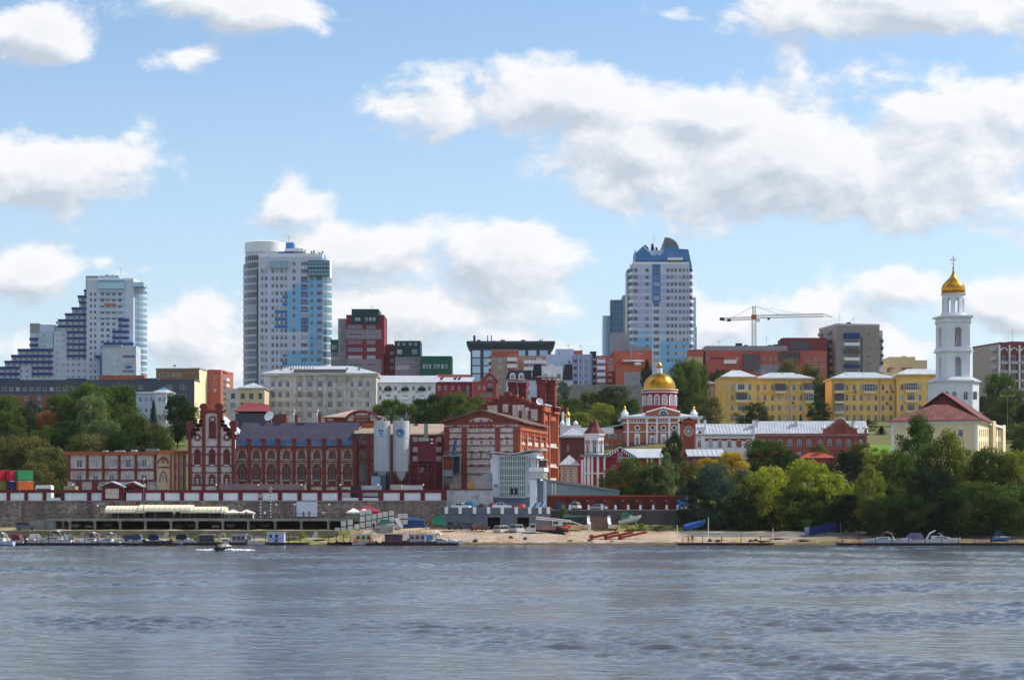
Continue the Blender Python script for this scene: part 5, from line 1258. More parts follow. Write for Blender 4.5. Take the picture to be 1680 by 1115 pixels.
    for px in (926.5,937):
        for j in range(7):s.blk('brick_pattern',px-3.2+(1.2 if j % 2 else 0),px-1.4+(1.2 if j % 2 else 0),768+3.6*j,769.6+3.6*j,BRICKD,-.06,-.003);s.blk('brick_pattern',px+1.0-(1.2 if j % 2 else 0),px+2.8-(1.2 if j % 2 else 0),768+3.6*j,769.6+3.6*j,BRICKD,-.06,-.003)
    s.blk('red_pillar',948,953,750,None,M('bright_red_paint',(178,44,48),.6),-.2,1);s.blk('white_pillar',953.2,957,754,None,WHITE,-.2,1)
    # distant chapel with two small gilded onions
    Y=500;x0=X(930,Y);g=ground(x0,Y);t=thing('small_chapel','small white chapel with tiny golden onion domes behind the brewhouse','chapel',(x0,Y,g));z=lambda py:Z(py,Y)-g
    MB().box(-1.6,3.0,-2,4,0,z(700)).box(-2.0,3.4,-2.3,4.3,z(700),z(698)).build('wall',WHITE,t)
    for px,py,r in ((931.5,684,.7),(923.5,673,.4)):
        dx=X(px,Y)-x0;q=MB().lathe([(r*.75,z(699)),(r*.7,z(py+1))],dx,0,12);q.build('drum',WHITE,t,smooth=40);q=MB();onion(q,dx,0,z(py+1),r);q.build('onion_dome',GOLD,t,smooth=40)
    for px in (918,940):dx=X(px,Y)-x0;q=MB().lathe([(.5,z(697)),(.6,z(694)),(.1,z(690))],dx+.6,-1.8,8);q.build('finial',WHITE,t)
    # sheet roof glimpsed among the trees on the left
    s=Bld('grey_sheet_roofed_shed','low shed with pale grey sheet roof among trees at left','shed',55,122,505,12,742,775)
    s.wall('F',CONC,s.ops([(100,106)],[(748,754)]));s.done(CONC);s.gable(2.1,METW,'x',.6,seam=1.2,wallmat=CONC);s.blk('dormer',78,84,733,738,DGREY,1.5,4)
small_quarter()

# =====================================================================  the brewery by the river wall
def arched(s,px,py0,py1,w,sur=BRICKD,glass=None,frame=None,side='F',t=.28,key=True,sill=True):
    """arched window with a proud brick surround, keystone and sill"""
    u0,u1=s.U(px-w/2,side),s.U(px+w/2,side);z0,z1=s.V(py1,u0,side),s.V(py0,u0,side);W=u1-u0;H=z1-z0;r=W/2;b=MB();k=7
    inn=[(r-r*math.cos(math.pi*j/k),H-r+r*.75*math.sin(math.pi*j/k)) for j in range(k+1)];out=[(r-(r+t)*math.cos(math.pi*j/k),H-r+(r*.75+t)*math.sin(math.pi*j/k)) for j in range(k+1)]
    inn=[(0,0)]+inn+[(W,0)];out=[(-t,0)]+out+[(W+t,0)]
    for a in range(len(inn)-1):
        c=a+1;f=lambda p,y:(p[0],y,p[1])
        b.face([f(out[a],-.16),f(out[c],-.16),f(inn[c],-.16),f(inn[a],-.16)]);b.face([f(inn[a],-.16),f(inn[c],-.16),f(inn[c],0),f(inn[a],0)]);b.face([f(out[a],-.16),f(out[c],-.16),f(out[c],0),f(out[a],0)])
    if key:b.box(r-.18,r+.18,-.22,-.002,H-r*.25-.05,H-r*.25+t+.25)
    if sill:b.box(-t-.1,W+t+.1,-.28,-.002,-.28,-.005)
    rz={'F':0,'R':R(90),'L':R(-90)}[side]
    o=b.build('window_surround',sur,s.root,s.P(side,u0,z0,0),rz)
    p=MB().face([(q[0],-.02,q[1]) for q in inn],1)
    p.box(r-.05,r+.05,-.07,-.022,0,H-r*.3)
    for f in (.33,.66):p.box(0,W,-.06,-.021,H*f-.04,H*f+.04)
    p.build('window',[frame or FRAMEB,glass or G_DARK],s.root,s.P(side,u0,z0,0),rz)
def gable_house():
    s=Bld('brewery_gable_house','white and red brick brewery house with stepped gable and pinnacles','brewery',308,386,428,22,735,base=8.0)
    WP=M('white_brick_infill',(214,206,204),.88,.07,.5,stain=(170,160,158),stain_amt=.35)
    s.wall('F',WP);s.done(BRICKD)
    P=lambda x,y:(s.U(x),s.V(y))
    half=[(308,735),(308,718),(313,718),(313,712),(318,712),(318,704),(323,704),(323,698),(328,698),(328,690),(331,690),(331,674),(362,674)]
    full=[(308,735),(308,716),(314,716),(314,711),(319.5,711),(319.5,704),(325,704),(325,697),(329,697),(329,690),(331,690),(331,674.5),(363,674.5),(363,690),(365,690),(365,697),(369,697),(369,704),(374.5,704),(374.5,711),(380,711),(380,716),(386,716),(386,735)]
    MB().prism([P(*p) for p in full][::-1],.002,1.0,'y').build('stepped_gable',WP,s.root)
    q=MB()
    for a,b in zip(full[1:-1],full[2:-1]):
        (x0,z0),(x1,z1)=P(*a),P(*b);q.box(min(x0,x1)-.3,max(x0,x1)+.3,-.3,1.2,min(z0,z1)-.35,max(z0,z1)+.18)
    q.build('gable_coping',BRICKD,s.root)
    for px in (311.5,334.5,359.5,383):
        top=692 if px in (311.5,383) else 664
        s.blk('brick_pier',px-2.6,px+2.6,top+15,None,BRICKD,-.45,-.003)
        MB().prism([(-.62,0),(.62,0),(.62,1.1),(.85,1.25),(.85,1.7),(.45,2.2),(-.45,2.2),(-.85,1.7),(-.85,1.25),(-.62,1.1)],-.6,.6,'y').build('pinnacle',BRICKD,s.root,(s.U(px),.1,s.V(top+15)))
    for py in (731.5,744,762,774,794):s.blk('brick_course',314,380,py,py+1.7,BRICKD,-.2,-.003)
    for px in (324,348,372):
        arched(s,px,738,762,6.4,glass=M('bricked_panel',(118,62,62),.8));arched(s,px,778.5,794,6.4,key=False)
        s.wins('F',[(px-2,px+2)],[(785,793)],'std',-.1);s.blk('sill',px-4,px+4,762,763.4,WHITE,-.32,-.003)
        s.blk('brick_panel',px-3.4,px+3.4,745,749,BRICKD,-.14,-.003)
    arched(s,348.5,692,716,7.5,glass=M('bricked_panel'));s.blk('dentil_sill',343.5,354,717,719.2,BRICKD,-.3,-.003)
    for px,py,r in ((348.5,688,.62),(324,717,.58),(372,717,.58)):
        u,z=s.U(px),s.V(py);MB().path([(u+r*math.cos(2*math.pi*k/14),-.14,z+r*math.sin(2*math.pi*k/14)) for k in range(15)],.17,5).build('roundel',BRICKD,s.root);q=MB()
        for a in (45,135):q.tube((u+r*.8*math.cos(R(a)),-.1,z+r*.8*math.sin(R(a))),(u-r*.8*math.cos(R(a)),-.1,z-r*.8*math.sin(R(a))),.08,n=4)
        q.build('roundel_cross',WHITE,s.root)
    for k in range(10):
        for px in (381,315):s.blk('quoin',px-(1.6 if k % 2 else 1),px+(1.6 if k % 2 else 1),748+5*k,750.4+5*k,BRICKD,-.12,-.003)
    # sheet roof behind the gable
    u0,um,u1=s.U(311),s.U(347),s.U(383.5);z0,z1=s.V(711),s.V(677)
    MB().prism([(u0,z0),(um,z1),(u1,z0)],1.2,s.D,'y').build('roof_core',BRICKD,s.root);q=MB()
    for a,b in (((u0-.2,z0-.1),(um,z1+.05)),((um,z1+.05),(u1+.2,z0-.1))):q.prism([a,b,(b[0],b[1]+.15),(a[0],a[1]+.15)],1.1,s.D+.3,'y')
    q.build('roof',METW,s.root)
gable_house()
def long_range():
    s=Bld('brewery_long_range','long red brick brewery range with arched windows and dark blue roof','brewery',386.5,584,430,14,731,base=8.0)
    s.wall('F',STONE);s.done(BRICKD)
    piers=[386.5+4]+[386.5+24.65*k for k in range(1,8)]+[581]
    xs=[397.5,420.5,445,470,495,520,545,570]
    for px in [409,432.5,457,482.5,507,532,556.5,581.5]:s.blk('brick_pier',px-2.9,px+2.9,722,None,BRICKD,-.5,-.003);MB().box(-.6,.6,-.65,.3,0,.35).build('pier_cap',BRICKD,s.root,(s.U(px),0,s.V(722)))
    for py,h in ((731,3.4),(756.5,1.6),(774.5,1.8),(795,2.4)):s.blk('brick_course',387,584,py,py+h,BRICKD,-.25,-.003)
    for px in xs:
        arched(s,px,741.5,752.5,7,sur=BRICKD,t=.3);arched(s,px,763.5,787,9,sur=BRICKD,t=.36)
        s.blk('apron',px-6,px+6,788.5,795,BRICKD,-.12,-.003);s.blk('sill',px-5.5,px+5.5,752.8,754,PLASTER,-.34,-.003);s.blk('sill',px-6.3,px+6.3,787.2,788.4,PLASTER,-.36,-.003)
        for d in (-7.5,-2.5,2.5,7.5):s.blk('dentil',px+d-1.2,px+d+1.2,734.6,737.6,BRICKD,-.22,-.003)
        s.blk('lintel_course',px-8,px+8,739,740.3,BRICKD,-.12,-.003);s.blk('lintel_course',px-8,px+8,760.5,762,BRICKD,-.13,-.003)
        s.blk('wall_wash',px-10,px-6.4,776.5,794,PLASTER,-.08,-.003);s.blk('wall_wash',px+6.4,px+10,776.5,794,PLASTER,-.08,-.003)
    BR=M('navy_bitumen_roof',(60,60,78),.8,.12,.4,stain=(78,66,84),stain_amt=.5,streak=.1)
    z0,z1=s.V(724),s.V(691)
    MB().loft([[(s.U(389),-.2,z0),(s.U(586),-.2,z0),(s.U(586),5.5,z1),(s.U(393),5.5,z1)],[(s.U(389),-.2,z0-.3),(s.U(586),-.2,z0-.3),(s.U(586),5.5,z1-.3),(s.U(393),5.5,z1-.3)]]).build('roof',BR,s.root)
    MB().loft([[(s.U(393),5.5,z1-.02),(s.U(586),5.5,z1-.02),(s.U(586),14.4,s.V(725)),(s.U(389),14.4,s.V(725))],[(s.U(393),5.5,z1-.3),(s.U(586),5.5,z1-.3),(s.U(586),14.4,s.V(727)),(s.U(389),14.4,s.V(727))]]).build('rear_roof',BR,s.root)
    TP=M('blue_tarpaulin',(70,112,160),.4,.15,.8,stain=(130,150,175),stain_amt=.5)
    for px in xs:s.blk('eaves_tarpaulin',px-9.5,px+9.5,721.5,730.5,TP,-.3,-.01)
    for px in (472.5,511.5):
        o=s.blk('chimney',px-4,px+4,671.5,692,PLASTER,6,7.4);s.blk('chimney_cap',px-5.5,px+5.5,669,671.6,PLASTER,5.7,7.7,o);s.blk('red_vent',px+6,px+11,677,692,BRICK,6,7)
    # satellite dish
    q=MB().lathe([(.02,0),(.5,.06),(.9,.22),(1.15,.42)],n=20,cap=False);o=q.build('satellite_dish',WHITE,s.root,(s.U(437.5),6,s.V(681.5)),smooth=True);o.rotation_euler=(R(62),0,R(-28))
    MB().tube((s.U(440),6.3,s.V(693)),(s.U(438.5),6.3,s.V(683)),.12).build('dish_mast',METG,s.root)
    # ruined end bay to the right of the range
    e=Bld('derelict_brick_bay','derelict brick bay with broken window between long range and silos','brewery',584.5,614,431,13,711,base=8.0)
    e.wall('F',M('dirty_stone',(136,110,104),.9,.2,1.2,stain=(90,58,56),stain_amt=.6),e.ops([(588,599)],[(760,790)],style='plain'),rec=.5,glass=G_DARK,frame=FRAMED);e.done(BRICKD)
    for px in (585.8,606):e.blk('brick_pier',px-2.6,px+2.6,714,None,BRICKD,-.4,-.003)
    for py in (729,733,752):e.blk('brick_course',585,613,py,py+2,BRICKD,-.25,-.003)
    e.gable(1.6,M('old_tan_roof',(150,134,116),.9,.12),'x',.5,wallmat=BRICKD);o=e.blk('orange_roof_panel',590,613,692,703.5,M('orange_and_sunlit_brick'),5,5.4)
    # buildings peeping over the roof line
    k=Bld('maroon_hipped_shed','maroon sheet-roofed shed behind the brewery gable house','shed',386,436,468,10,678,base=8.0)
    k.wall('F',DGREY);k.done(DGREY);u0,u1=k.U(383),k.U(435);k_=MB();z0,z1,z2=k.V(674.5),k.V(658),k.V(661.5)
    k_.loft([[(u0,-.5,z0),(u1,-.5,z0),(u1,10.5,z0),(u0,10.5,z0)],[(k.U(400),3,z1),(u1,4,z2),(u1,7,z2),(k.U(400),7,z1)]]);k_.build('roof',MAROON,k.root);k.blk('long_parapet',436,470,679,None,M('brown_panel'),0,6)
    k=Bld('brick_arch_hall','red brick hall with curved arched pediment above the dark roof','hall',533,625,470,12,685,base=8.0)
    k.wall('F',BRICK,k.ops([(537,546)],[(686.5,690)]),frame=FRAMEW);k.done(BRICK);k.hip(1.9,M('tan_sheet_roof',(172,150,132),.8,.1),.6,seam=0)
    P=lambda x,y:(k.U(x),k.V(y));arc=[(594.5-27*math.cos(math.pi*j/12),690-15.5*math.sin(math.pi*j/12)) for j in range(13)]
    MB().prism([P(*p) for p in arc],-.4,.4,'y').build('arched_pediment',STONE,k.root);MB().path([(P(*p)[0],-.45,P(*p)[1]) for p in arc],.32,5).build('pediment_coping',BRICKD,k.root)
    for px in (582,606):k.blk('pediment_pier',px-1.6,px+1.6,674,690,BRICKD,-.55,-.003)
    k.blk('pediment_panel',584,604,681,689,BRICK,-.46,-.403)
long_range()
def left_house():
    s=Bld('brewery_left_house','two-storey plastered brewery office framed in red brick, lit right end','brewery',111,258,430,12,745,base=8.0)
    OP=M('old_pale_plaster',(214,204,200),.9,.1,.4,stain=(128,112,112),stain_amt=.6,streak=.2)
    cl=[(x-4.4,x+4.4,'std') for x in (130,156.5,183,210,236.5)]
    s.wall('F',OP,s.ops(cl,[(754,766.5),(779,788)]),rec=.3);s.done(OP,'LB');s.flat(METG,par=.3,pm=BRICK)
    s.band('cornice',740.5,746,.6,BRICKO,'FL'); 
    for py,h in ((768.5,3.2),(786.5,2.6)):s.blk('brick_course',116,254,py,py+h,BRICKD,-.2,-.003)
    for px in (113.5,143.5,169.5,196,223,254.5):s.blk('brick_pier',px-1.9,px+1.9,746.5,788,BRICKD,-.3,-.003)
    for x in (130,156.5,183,210,236.5): 
        for y0,y1 in ((752,754),):s.blk('window_head',x-5.5,x+5.5,y0,y1,PLASTER,-.15,-.003)
    for px in (130,156.5,237):s.blk('brick_buttress',px-4,px+4,789,None,BRICKD,-1.0,-.003)
    for a,b,c in ((140,147,740),(165,172,738),(185,200,738),(212,220,737),(236,256,735)):s.blk('roof_clutter',a,b,c,742,(METW,METG,METW,DARKM,BRICKD)[int(a) % 5],2,4)
    # turned right end in sunlight
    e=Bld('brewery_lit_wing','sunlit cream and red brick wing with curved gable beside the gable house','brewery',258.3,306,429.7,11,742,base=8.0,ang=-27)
    CB=M('cream_lit_plaster',(222,200,168),.88,.08,.5)  # lit copy of the office plaster, the sun put into a warmer colour
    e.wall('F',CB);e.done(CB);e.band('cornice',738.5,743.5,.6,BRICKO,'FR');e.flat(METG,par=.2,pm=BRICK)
    for px in (280,286.5,293,301):e.blk('brick_pier',px-1.1,px+1.1,745,None,BRICKO,-.25,-.003)
    u=e.U(267.5);z=e.V(760);MB().path([(u+1.1*-math.cos(math.pi*j/10),-.12,z+1.3*math.sin(math.pi*j/10)) for j in range(11)],.2,5).build('curved_gable_moulding',BRICKO,e.root);MB().path([(u+.3*math.cos(2*math.pi*j/12),-.1,z+.55+.38*math.sin(2*math.pi*j/12)) for j in range(13)],.1,5).build('oculus_frame',BRICKO,e.root)
    e.blk('brick_course',259,279,764.5,767,BRICKO,-.2,-.003)
    e.wins('F',[(265,269.5),(285.5,290),(296,299.5)],[(779,788)],'std',-.04);e.wins('F',[(285.5,290),(296,299.5)],[(756,768)],'std',-.04)
    MB().path([(u+.75*-math.cos(math.pi*j/10),-.1,e.V(790)+2.2*math.sin(math.pi*j/10)) for j in range(11)],.13,5).build('door_arch',BRICKO,e.root)
left_house()
def silo(px0,px1,name,label,kind):
    Y=421;x0,x1=X(px0,Y),X(px1,Y);r=(x1-x0)/2;cx=(x0+x1)/2;g=8.0
    t=thing(name,label,'silo',(cx,Y,g),0,'brewery silos');z=lambda py:Z(py,Y)-g
    SM=M('silo_grey_paint',(186,190,194),.55,.06,.4,streak=.14)
    MB().lathe([(r*.98,z(773)),(r,z(772)),(r,z(692)),(r*.98,z(690.5)),(0,z(689.5))],n=36).build('shell',SM,t,smooth=30)
    MB().lathe([(.35,z(788)),(r*.97,z(773.2))],n=28).build('hopper_cone',SM,t,smooth=30)
    for zz in (772,745,718):MB().lathe([(r+.005,z(zz)),(r+.05,z(zz)+.02),(r+.05,z(zz)+.14),(r+.005,z(zz)+.16)],n=36).build('hoop',SM,t,smooth=30)
    for k in range(4):a=R(45+90*k);MB().tube((r*.92*math.cos(a),r*.92*math.sin(a),0),(r*.92*math.cos(a),r*.92*math.sin(a),z(770)),.12,n=8).build('leg',DARKM,t)
    q=MB()
    for k in range(12):a=R(30*k);q.tube((r*.9*math.cos(a),r*.9*math.sin(a),z(690)),(r*.9*math.cos(a),r*.9*math.sin(a),z(690)+1),.025,n=4)
    q.path([(r*.9*math.cos(R(30*k)),r*.9*math.sin(R(30*k)),z(690)+1) for k in range(13)],.03,4);q.build('top_railing',METG,t)
    MB().tube((0,0,z(690)),(0,0,z(690)+.6),.35).build('filter',METG,t)
    q=MB();q.tube((r+.12,-.3,1),(r+.12,-.3,z(690)),.04,n=4);q.tube((r+.12,.2,1),(r+.12,.2,z(690)),.04,n=4);q.build('ladder',METG,t)
    # curved emblem plate: the sheet follows the shell; the emblem is cut from thin sheet on top of it
    def curve(pts,rr):return [((rr)*math.sin(a/rr),-(rr)*math.cos(a/rr),zz) for a,zz in pts]
    c=z(711 if kind=='shield' else 710.5);h=1.2;sh=-.12
    def plate(name,outline,rr,mat,fine=10):
        # fan-free grid: cut the outline into vertical strips so it bends with the shell
        xs=[p[0] for p in outline];a0,a1=min(xs),max(xs);q=MB();n=fine
        def span(x):
            ys=[]
            for p,w in zip(outline,outline[1:]+outline[:1]):
                if (p[0]-x)*(w[0]-x) <= 0 and abs(p[0]-w[0])>1e-9:ys.append(p[1]+(w[1]-p[1])*(x-p[0])/(w[0]-p[0]))
            return (min(ys),max(ys)) if ys else (0,0)
        for i in range(n):
            xa,xb=a0+(a1-a0)*(i+.001)/n,a0+(a1-a0)*(i+.999)/n;la,ha=span(xa);lb,hb=span(xb)
            q.face(curve([(xa,la),(xb,lb),(xb,hb),(xa,ha)],rr))
        return q.build(name,mat,t)
    NAVY=M('emblem_blue',(44,92,150),.6,.05);PALE=M('emblem_pale',(188,200,212),.6,.04)
    w=1.08
    plate('emblem_plate',[(sh-w,c-1.15),(sh+w,c-1.15),(sh+w,c+1.15),(sh-w,c+1.15)],r+.02,PALE)
    if kind=='shield':
        S=lambda pts:[(sh+x,c+y) for x,y in pts]
        plate('emblem_shield',S([(-.5,.62),(-.42,.8),(-.15,.66),(0,.78),(.15,.66),(.42,.8),(.5,.62),(.48,.1),(.3,-.2),(0,-.42),(-.3,-.2),(-.48,.1)]),r+.035,NAVY,16)
        plate('emblem_field',S([(-.34,.4),(.34,.4),(.32,.1),(.18,-.1),(0,-.24),(-.18,-.1),(-.32,.1)]),r+.05,M('emblem_mid',(96,138,186),.6),12)
        plate('emblem_bar',S([(-.06,.5),(.06,.5),(.06,-.3),(-.06,-.3)]),r+.06,PALE,2);plate('emblem_bar',S([(-.36,.30),(.36,.30),(.36,.2),(-.36,.2)]),r+.061,PALE,4)
        plate('emblem_ribbon',S([(-.8,-.36),(-.74,-.52),(-.4,-.72),(0,-.8),(.4,-.72),(.74,-.52),(.8,-.36),(.62,-.4),(.36,-.56),(0,-.62),(-.36,-.56),(-.62,-.4)]),r+.035,NAVY,20)
    else:
        circ=lambda rad:[(sh+rad*math.cos(2*math.pi*k/36+.01),c+rad*math.sin(2*math.pi*k/36+.01)) for k in range(36)]
        plate('emblem_ring',circ(1.05),r+.035,NAVY,24);plate('emblem_ring_gap',circ(.93),r+.045,PALE,24);plate('emblem_disc',circ(.78),r+.055,NAVY,24)
        S=lambda pts:[(sh+x,c+y) for x,y in pts]
        plate('emblem_peak',S([(-.52,-.22),(-.24,.28),(.02,-.22)]),r+.065,PALE,8);plate('emblem_peak',S([(-.1,-.26),(.18,.36),(.5,-.26)]),r+.07,M('emblem_mid',(96,138,186),.6),8);plate('emblem_wave',S([(-.55,-.32),(.55,-.32),(.45,-.42),(-.45,-.42)]),r+.068,PALE,8)
        for k in range(20):a=2*math.pi*k/20;p=(sh+.99*math.cos(a),c+.99*math.sin(a));plate('emblem_stud',[(p[0]-.03,p[1]-.03),(p[0]+.03,p[1]-.03),(p[0]+.03,p[1]+.03),(p[0]-.03,p[1]+.03)],r+.066,PALE,1)
    return t
silo(613.5,640,'malt_silo','grey round silo with blue shield emblem, left of the two','shield');silo(644.5,671.5,'malt_silo','grey round silo with round blue emblem, right of the two','round')
def yard_machinery():
    Y=422;g=8.0;P=lambda px,py,d=0:(X(px,Y+d),Y+d,Z(py,Y))
    t=thing('silo_control_hut','small pale blue hut under the left silo','hut',(X(617,Y-3),Y-3,g));ZZ=lambda py:Z(py,Y-3)-g
    MB().box(-.9,.9,-.9,.9,0,ZZ(781)).build('wall',M('pale_blue_sheet',(142,164,176),.6),t);MB().box(-.95,2.0,-.7,1,0,ZZ(779)-.1).build('lean_to',M('teal_sheet',(62,88,102),.6),t);MB().box(-.5,-.1,-.96,-.901,.6,1.6).build('door',DARKM,t)
    MA=M('maroon_steel',(108,36,50),.6,.1,.6);MD=M('dark_maroon_steel',(72,30,40),.65,.1,.6)
    t=thing('maroon_hopper','maroon steel hopper tower on a braced frame between silos and brewhouse','hopper',(X(701,Y),Y,g));z=lambda py:Z(py,Y)-g;x=lambda px:X(px,Y)-X(701,Y)
    MB().box(x(686.5),x(712),-1.6,1.8,z(757),z(718)).build('bin',MA,t)
    for py in (728,738,748):MB().box(x(686.5)-.03,x(712)+.03,-1.64,-1.602,z(py+.6),z(py)).build('seam',MD,t)
    MB().loft([[(x(686.5),-1.6,z(757)),(x(712),-1.6,z(757)),(x(712),1.8,z(757)),(x(686.5),1.8,z(757))],[(x(693),-.6,z(766)),(x(706),-.6,z(766)),(x(706),.8,z(766)),(x(693),.8,z(766))]]).build('hopper_cone',MD,t)
    for px in (673,688,702,714):MB().box(x(px)-.15,x(px)+.15,-1.9,-1.6,0,z(761)).build('leg',MA,t);MB().box(x(px)-.15,x(px)+.15,1.6,1.9,0,z(761)).build('leg',MA,t)
    for py in (761,783):MB().box(x(672),x(715),-2.0,-1.601,z(py+1.8),z(py)).build('beam',MA,t)
    q=MB()
    for a,b in ((673,688),(688,702),(702,714)):q.tube((x(a),-1.75,z(782)),(x(b),-1.75,z(763)),.09,n=4);q.tube((x(b),-1.75,z(782)),(x(a),-1.75,z(763)),.09,n=4)
    q.build('braces',MA,t);MB().box(x(687),x(704),-1.9,.5,z(724),z(718.5)).build('sign_box',M('pale_green_sheet',(150,170,150),.7),t);MB().tube((x(699),0,z(724)),(x(699),0,z(695)),.55,.55,4).build('duct',METG,t)
    MB().box(x(686),x(696),-1.4,-.2,z(775),z(766)).build('motor',METG,t)
    MB().box(x(711),x(715.5),-1.5,1,z(770),z(718)).build('side_tower',MA,t); 
    for k in range(2):MB().box(x(707),x(711),-1.68,-1.61,z(722+6*k),z(720+6*k)).build('plate',WHITE,t)
    t=thing('grey_dust_cyclone','grey dust cyclone hopper with blue chute against the brewhouse','hopper',(X(737,Y),Y,g));x=lambda px:X(px,Y)-X(737,Y)
    MB().loft([[(x(726),-1,z(771)),(x(743),-1,z(771)),(x(743),1.2,z(771)),(x(726),1.2,z(771))],[(x(726),-1,z(782)),(x(743),-1,z(782)),(x(743),1.2,z(782)),(x(726),1.2,z(782))],[(x(731),-.3,z(795)),(x(739),-.3,z(795)),(x(739),.6,z(795)),(x(731),.6,z(795))]]).build('bin',METG,t)
    MB().box(x(726),x(743),-1.03,-1.002,z(782.5),z(781)).build('seam',DARKM,t)
    for px in (727,755):MB().tube((x(px),-1,0),(x(px),-1,z(747)),.11,n=6).build('leg',METG,t)
    MB().box(x(727),x(757),-1.5,1,z(748.5),z(746.5)).build('platform',METG,t);MB().loft([[(x(740),-.6,z(747)),(x(746),-.6,z(747)),(x(746),.4,z(747)),(x(740),.4,z(747))],[(x(745),-.6,z(722)),(x(750),-.6,z(722)),(x(750),.4,z(722)),(x(745),.4,z(722))]]).build('blue_chute',M('blue_steel',(58,84,130),.5),t)
    MB().box(x(729),x(742),-.8,.8,z(771),z(749)).build('filter_house',RUST,t);MB().box(x(743.5),x(754),-.4,1.2,z(775),z(749)).build('dark_casing',DARKM,t)
    q=MB(); 
    for k in range(8):px=727+4.2*k;q.tube((x(px),-1.45,z(746.5)),(x(px),-1.45,z(741)),.03,n=4)
    q.tube((x(727),-1.45,z(741)),(x(757),-1.45,z(741)),.04,n=4);q.build('railing',METG,t)
    # link building behind the machinery
    s=Bld('brick_link_building','dim red brick link building with tan roof behind the hoppers','brewery',614,728,434,10,712,base=8.0)
    s.wall('F',BRICKD,[],[s.pr(x0,x0+9,y0,y0+8,STONE) for x0 in (676,688,716) for y0 in (716,733,748)]);s.done(BRICKD);s.gable(2.2,MATS['tan_sheet_roof'],'x',.5,wallmat=BRICKD);s.band('cornice',711,713.5,.3,BRICKD,'F')
    for px in (675,700,726):s.blk('brick_pier',px-1.8,px+1.8,714,None,BRICKD,-.3,-.003)
    s.blk('red_chimney',679.5,684,692,700,BRICK,4,5);s.blk('white_ridge',672,690,698.5,700,WHITE,3.5,5.5)
yard_machinery()
def brewhouse():
    s=Bld('brewhouse','big red brick brewhouse with broad gable and pale stone panels','brewery',729,851,427,26,697,base=8.0,ang=13)
    s.wall('F',STONE);s.wall('R',STONE);s.done(BRICK,'LB')
    H=s.V(697);um=s.U(791);ridge=s.V(675);uR=s.W
    zl,zr=s.V(690),s.V(690,uR)
    MB().prism([(0,H-.01),(s.W,H-.01),(s.W,zr),(um,ridge),(0,zl)],0.002,s.D,'y').build('gable_wall',BRICK,s.root)
    RT=MATS['tan_sheet_roof'];q=MB()
    for a,b in (((-1.0,zl-.55),(um,ridge)),((um,ridge),(s.W+1.2,zr-.5))):q.prism([a,b,(b[0],b[1]+.35),(a[0],a[1]+.35)],-.9,s.D+.5,'y')
    q.build('roof',M('brown_sheet_roof',(112,84,72),.8,.12,.5,stain=(140,120,104),stain_amt=.5),s.root)
    for a,b in ((729,737),(758,766),(813,820.5),(842.5,851)):s.pbox('brick_pier',a,b,700,812,.35,BRICK)
    # brick courses with little arched dips between the piers
    for a,b in ((737.3,757.7),(766.3,812.7),(820.8,842.2)):
        n=3 if b-a>30 else 1
        for i,py in enumerate((699.5,709,719,730,741,751.5,763,776)):
            s.pbox('brick_course',a,b,py,py+1.4,.2,BRICKD)
            if i % 2==0:
                for k in range(n):c=a+(b-a)*(k+.5)/n;s.pbox('arch_head',c-3,c+3,py-1.5,py+1.0,.24,BRICKD)
            elif i in (3,5):
                for k in range(n):c=a+(b-a)*(k+.5)/n;u0=s.U(c-1.5);s.pbox('blind_niche',c-1.4,c+1.4,py-8,py-2,.05,M('niche_grey',(120,112,112)))
    for px in (776,789.5,803):arched(s,px,692,700,5.5,sur=BRICK,glass=MATS['bricked_panel'],t=.3)
    u0,u1=s.U(768),s.U(811);z0=s.V(700);MB().prism([(u0,z0),(u1,z0),(u1,z0+.5)]+[((u0+u1)/2+(u1-u0)/2*math.cos(math.pi*k/10),z0+.5+1.4*math.sin(math.pi*k/10)) for k in range(1,10)]+[(u0,z0+.5)],-.1,-.004,'y').build('stone_lunette',STONE,s.root)
    s.pbox('parapet_course',729,851,692.5,697,.3,BRICK)
    # sunlit side: piers, courses and windows
    D=s.D;SB=BRICKO;pz=[0,D*.24,D*.5,D*.74,D-1]  # the sun on this side is put into the orange of the brick
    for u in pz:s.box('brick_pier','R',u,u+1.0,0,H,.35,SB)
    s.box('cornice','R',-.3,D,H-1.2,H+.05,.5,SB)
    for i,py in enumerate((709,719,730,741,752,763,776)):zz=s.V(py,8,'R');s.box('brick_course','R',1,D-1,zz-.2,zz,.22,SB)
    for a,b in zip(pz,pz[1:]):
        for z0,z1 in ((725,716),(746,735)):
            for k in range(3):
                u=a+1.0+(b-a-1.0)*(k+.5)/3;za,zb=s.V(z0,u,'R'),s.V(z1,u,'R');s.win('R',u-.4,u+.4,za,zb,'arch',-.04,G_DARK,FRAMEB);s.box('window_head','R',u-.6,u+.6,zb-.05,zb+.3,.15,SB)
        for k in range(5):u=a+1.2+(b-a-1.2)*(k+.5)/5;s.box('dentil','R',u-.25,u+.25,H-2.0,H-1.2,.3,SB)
    # tall block behind with stepped gable
    t=Bld('brewhouse_tower_block','tall brick block with stepped gable rising behind the brewhouse','brewery',790,890,452,16,695,base=8.5,ang=13)
    t.wall('F',BRICKD);t.wall('R',STONE);t.done(BRICKD,'LB');P=lambda x,y:(t.U(x),t.V(y))
    c=832;st=[(772,673),(779,673),(779,669),(788,669),(788,664),(798,664),(798,659.5),(808,659.5),(808,655),(819,655),(819,650.5),(826,650.5),(826,646),(828,644),(832,642.5),(836,644),(838,646),(838,650.5),(847,650.5),(847,654.5),(856,654.5),(856,659),(868,659),(868,663),(879,663),(879,667),(890,667)]
    st=[(max(x,790),y) for x,y in st];pts=[(790,700)]+st+[(890,700)];cl=[pts[0]]
    for p in pts[1:]:
        if p != cl[-1]:cl.append(p)
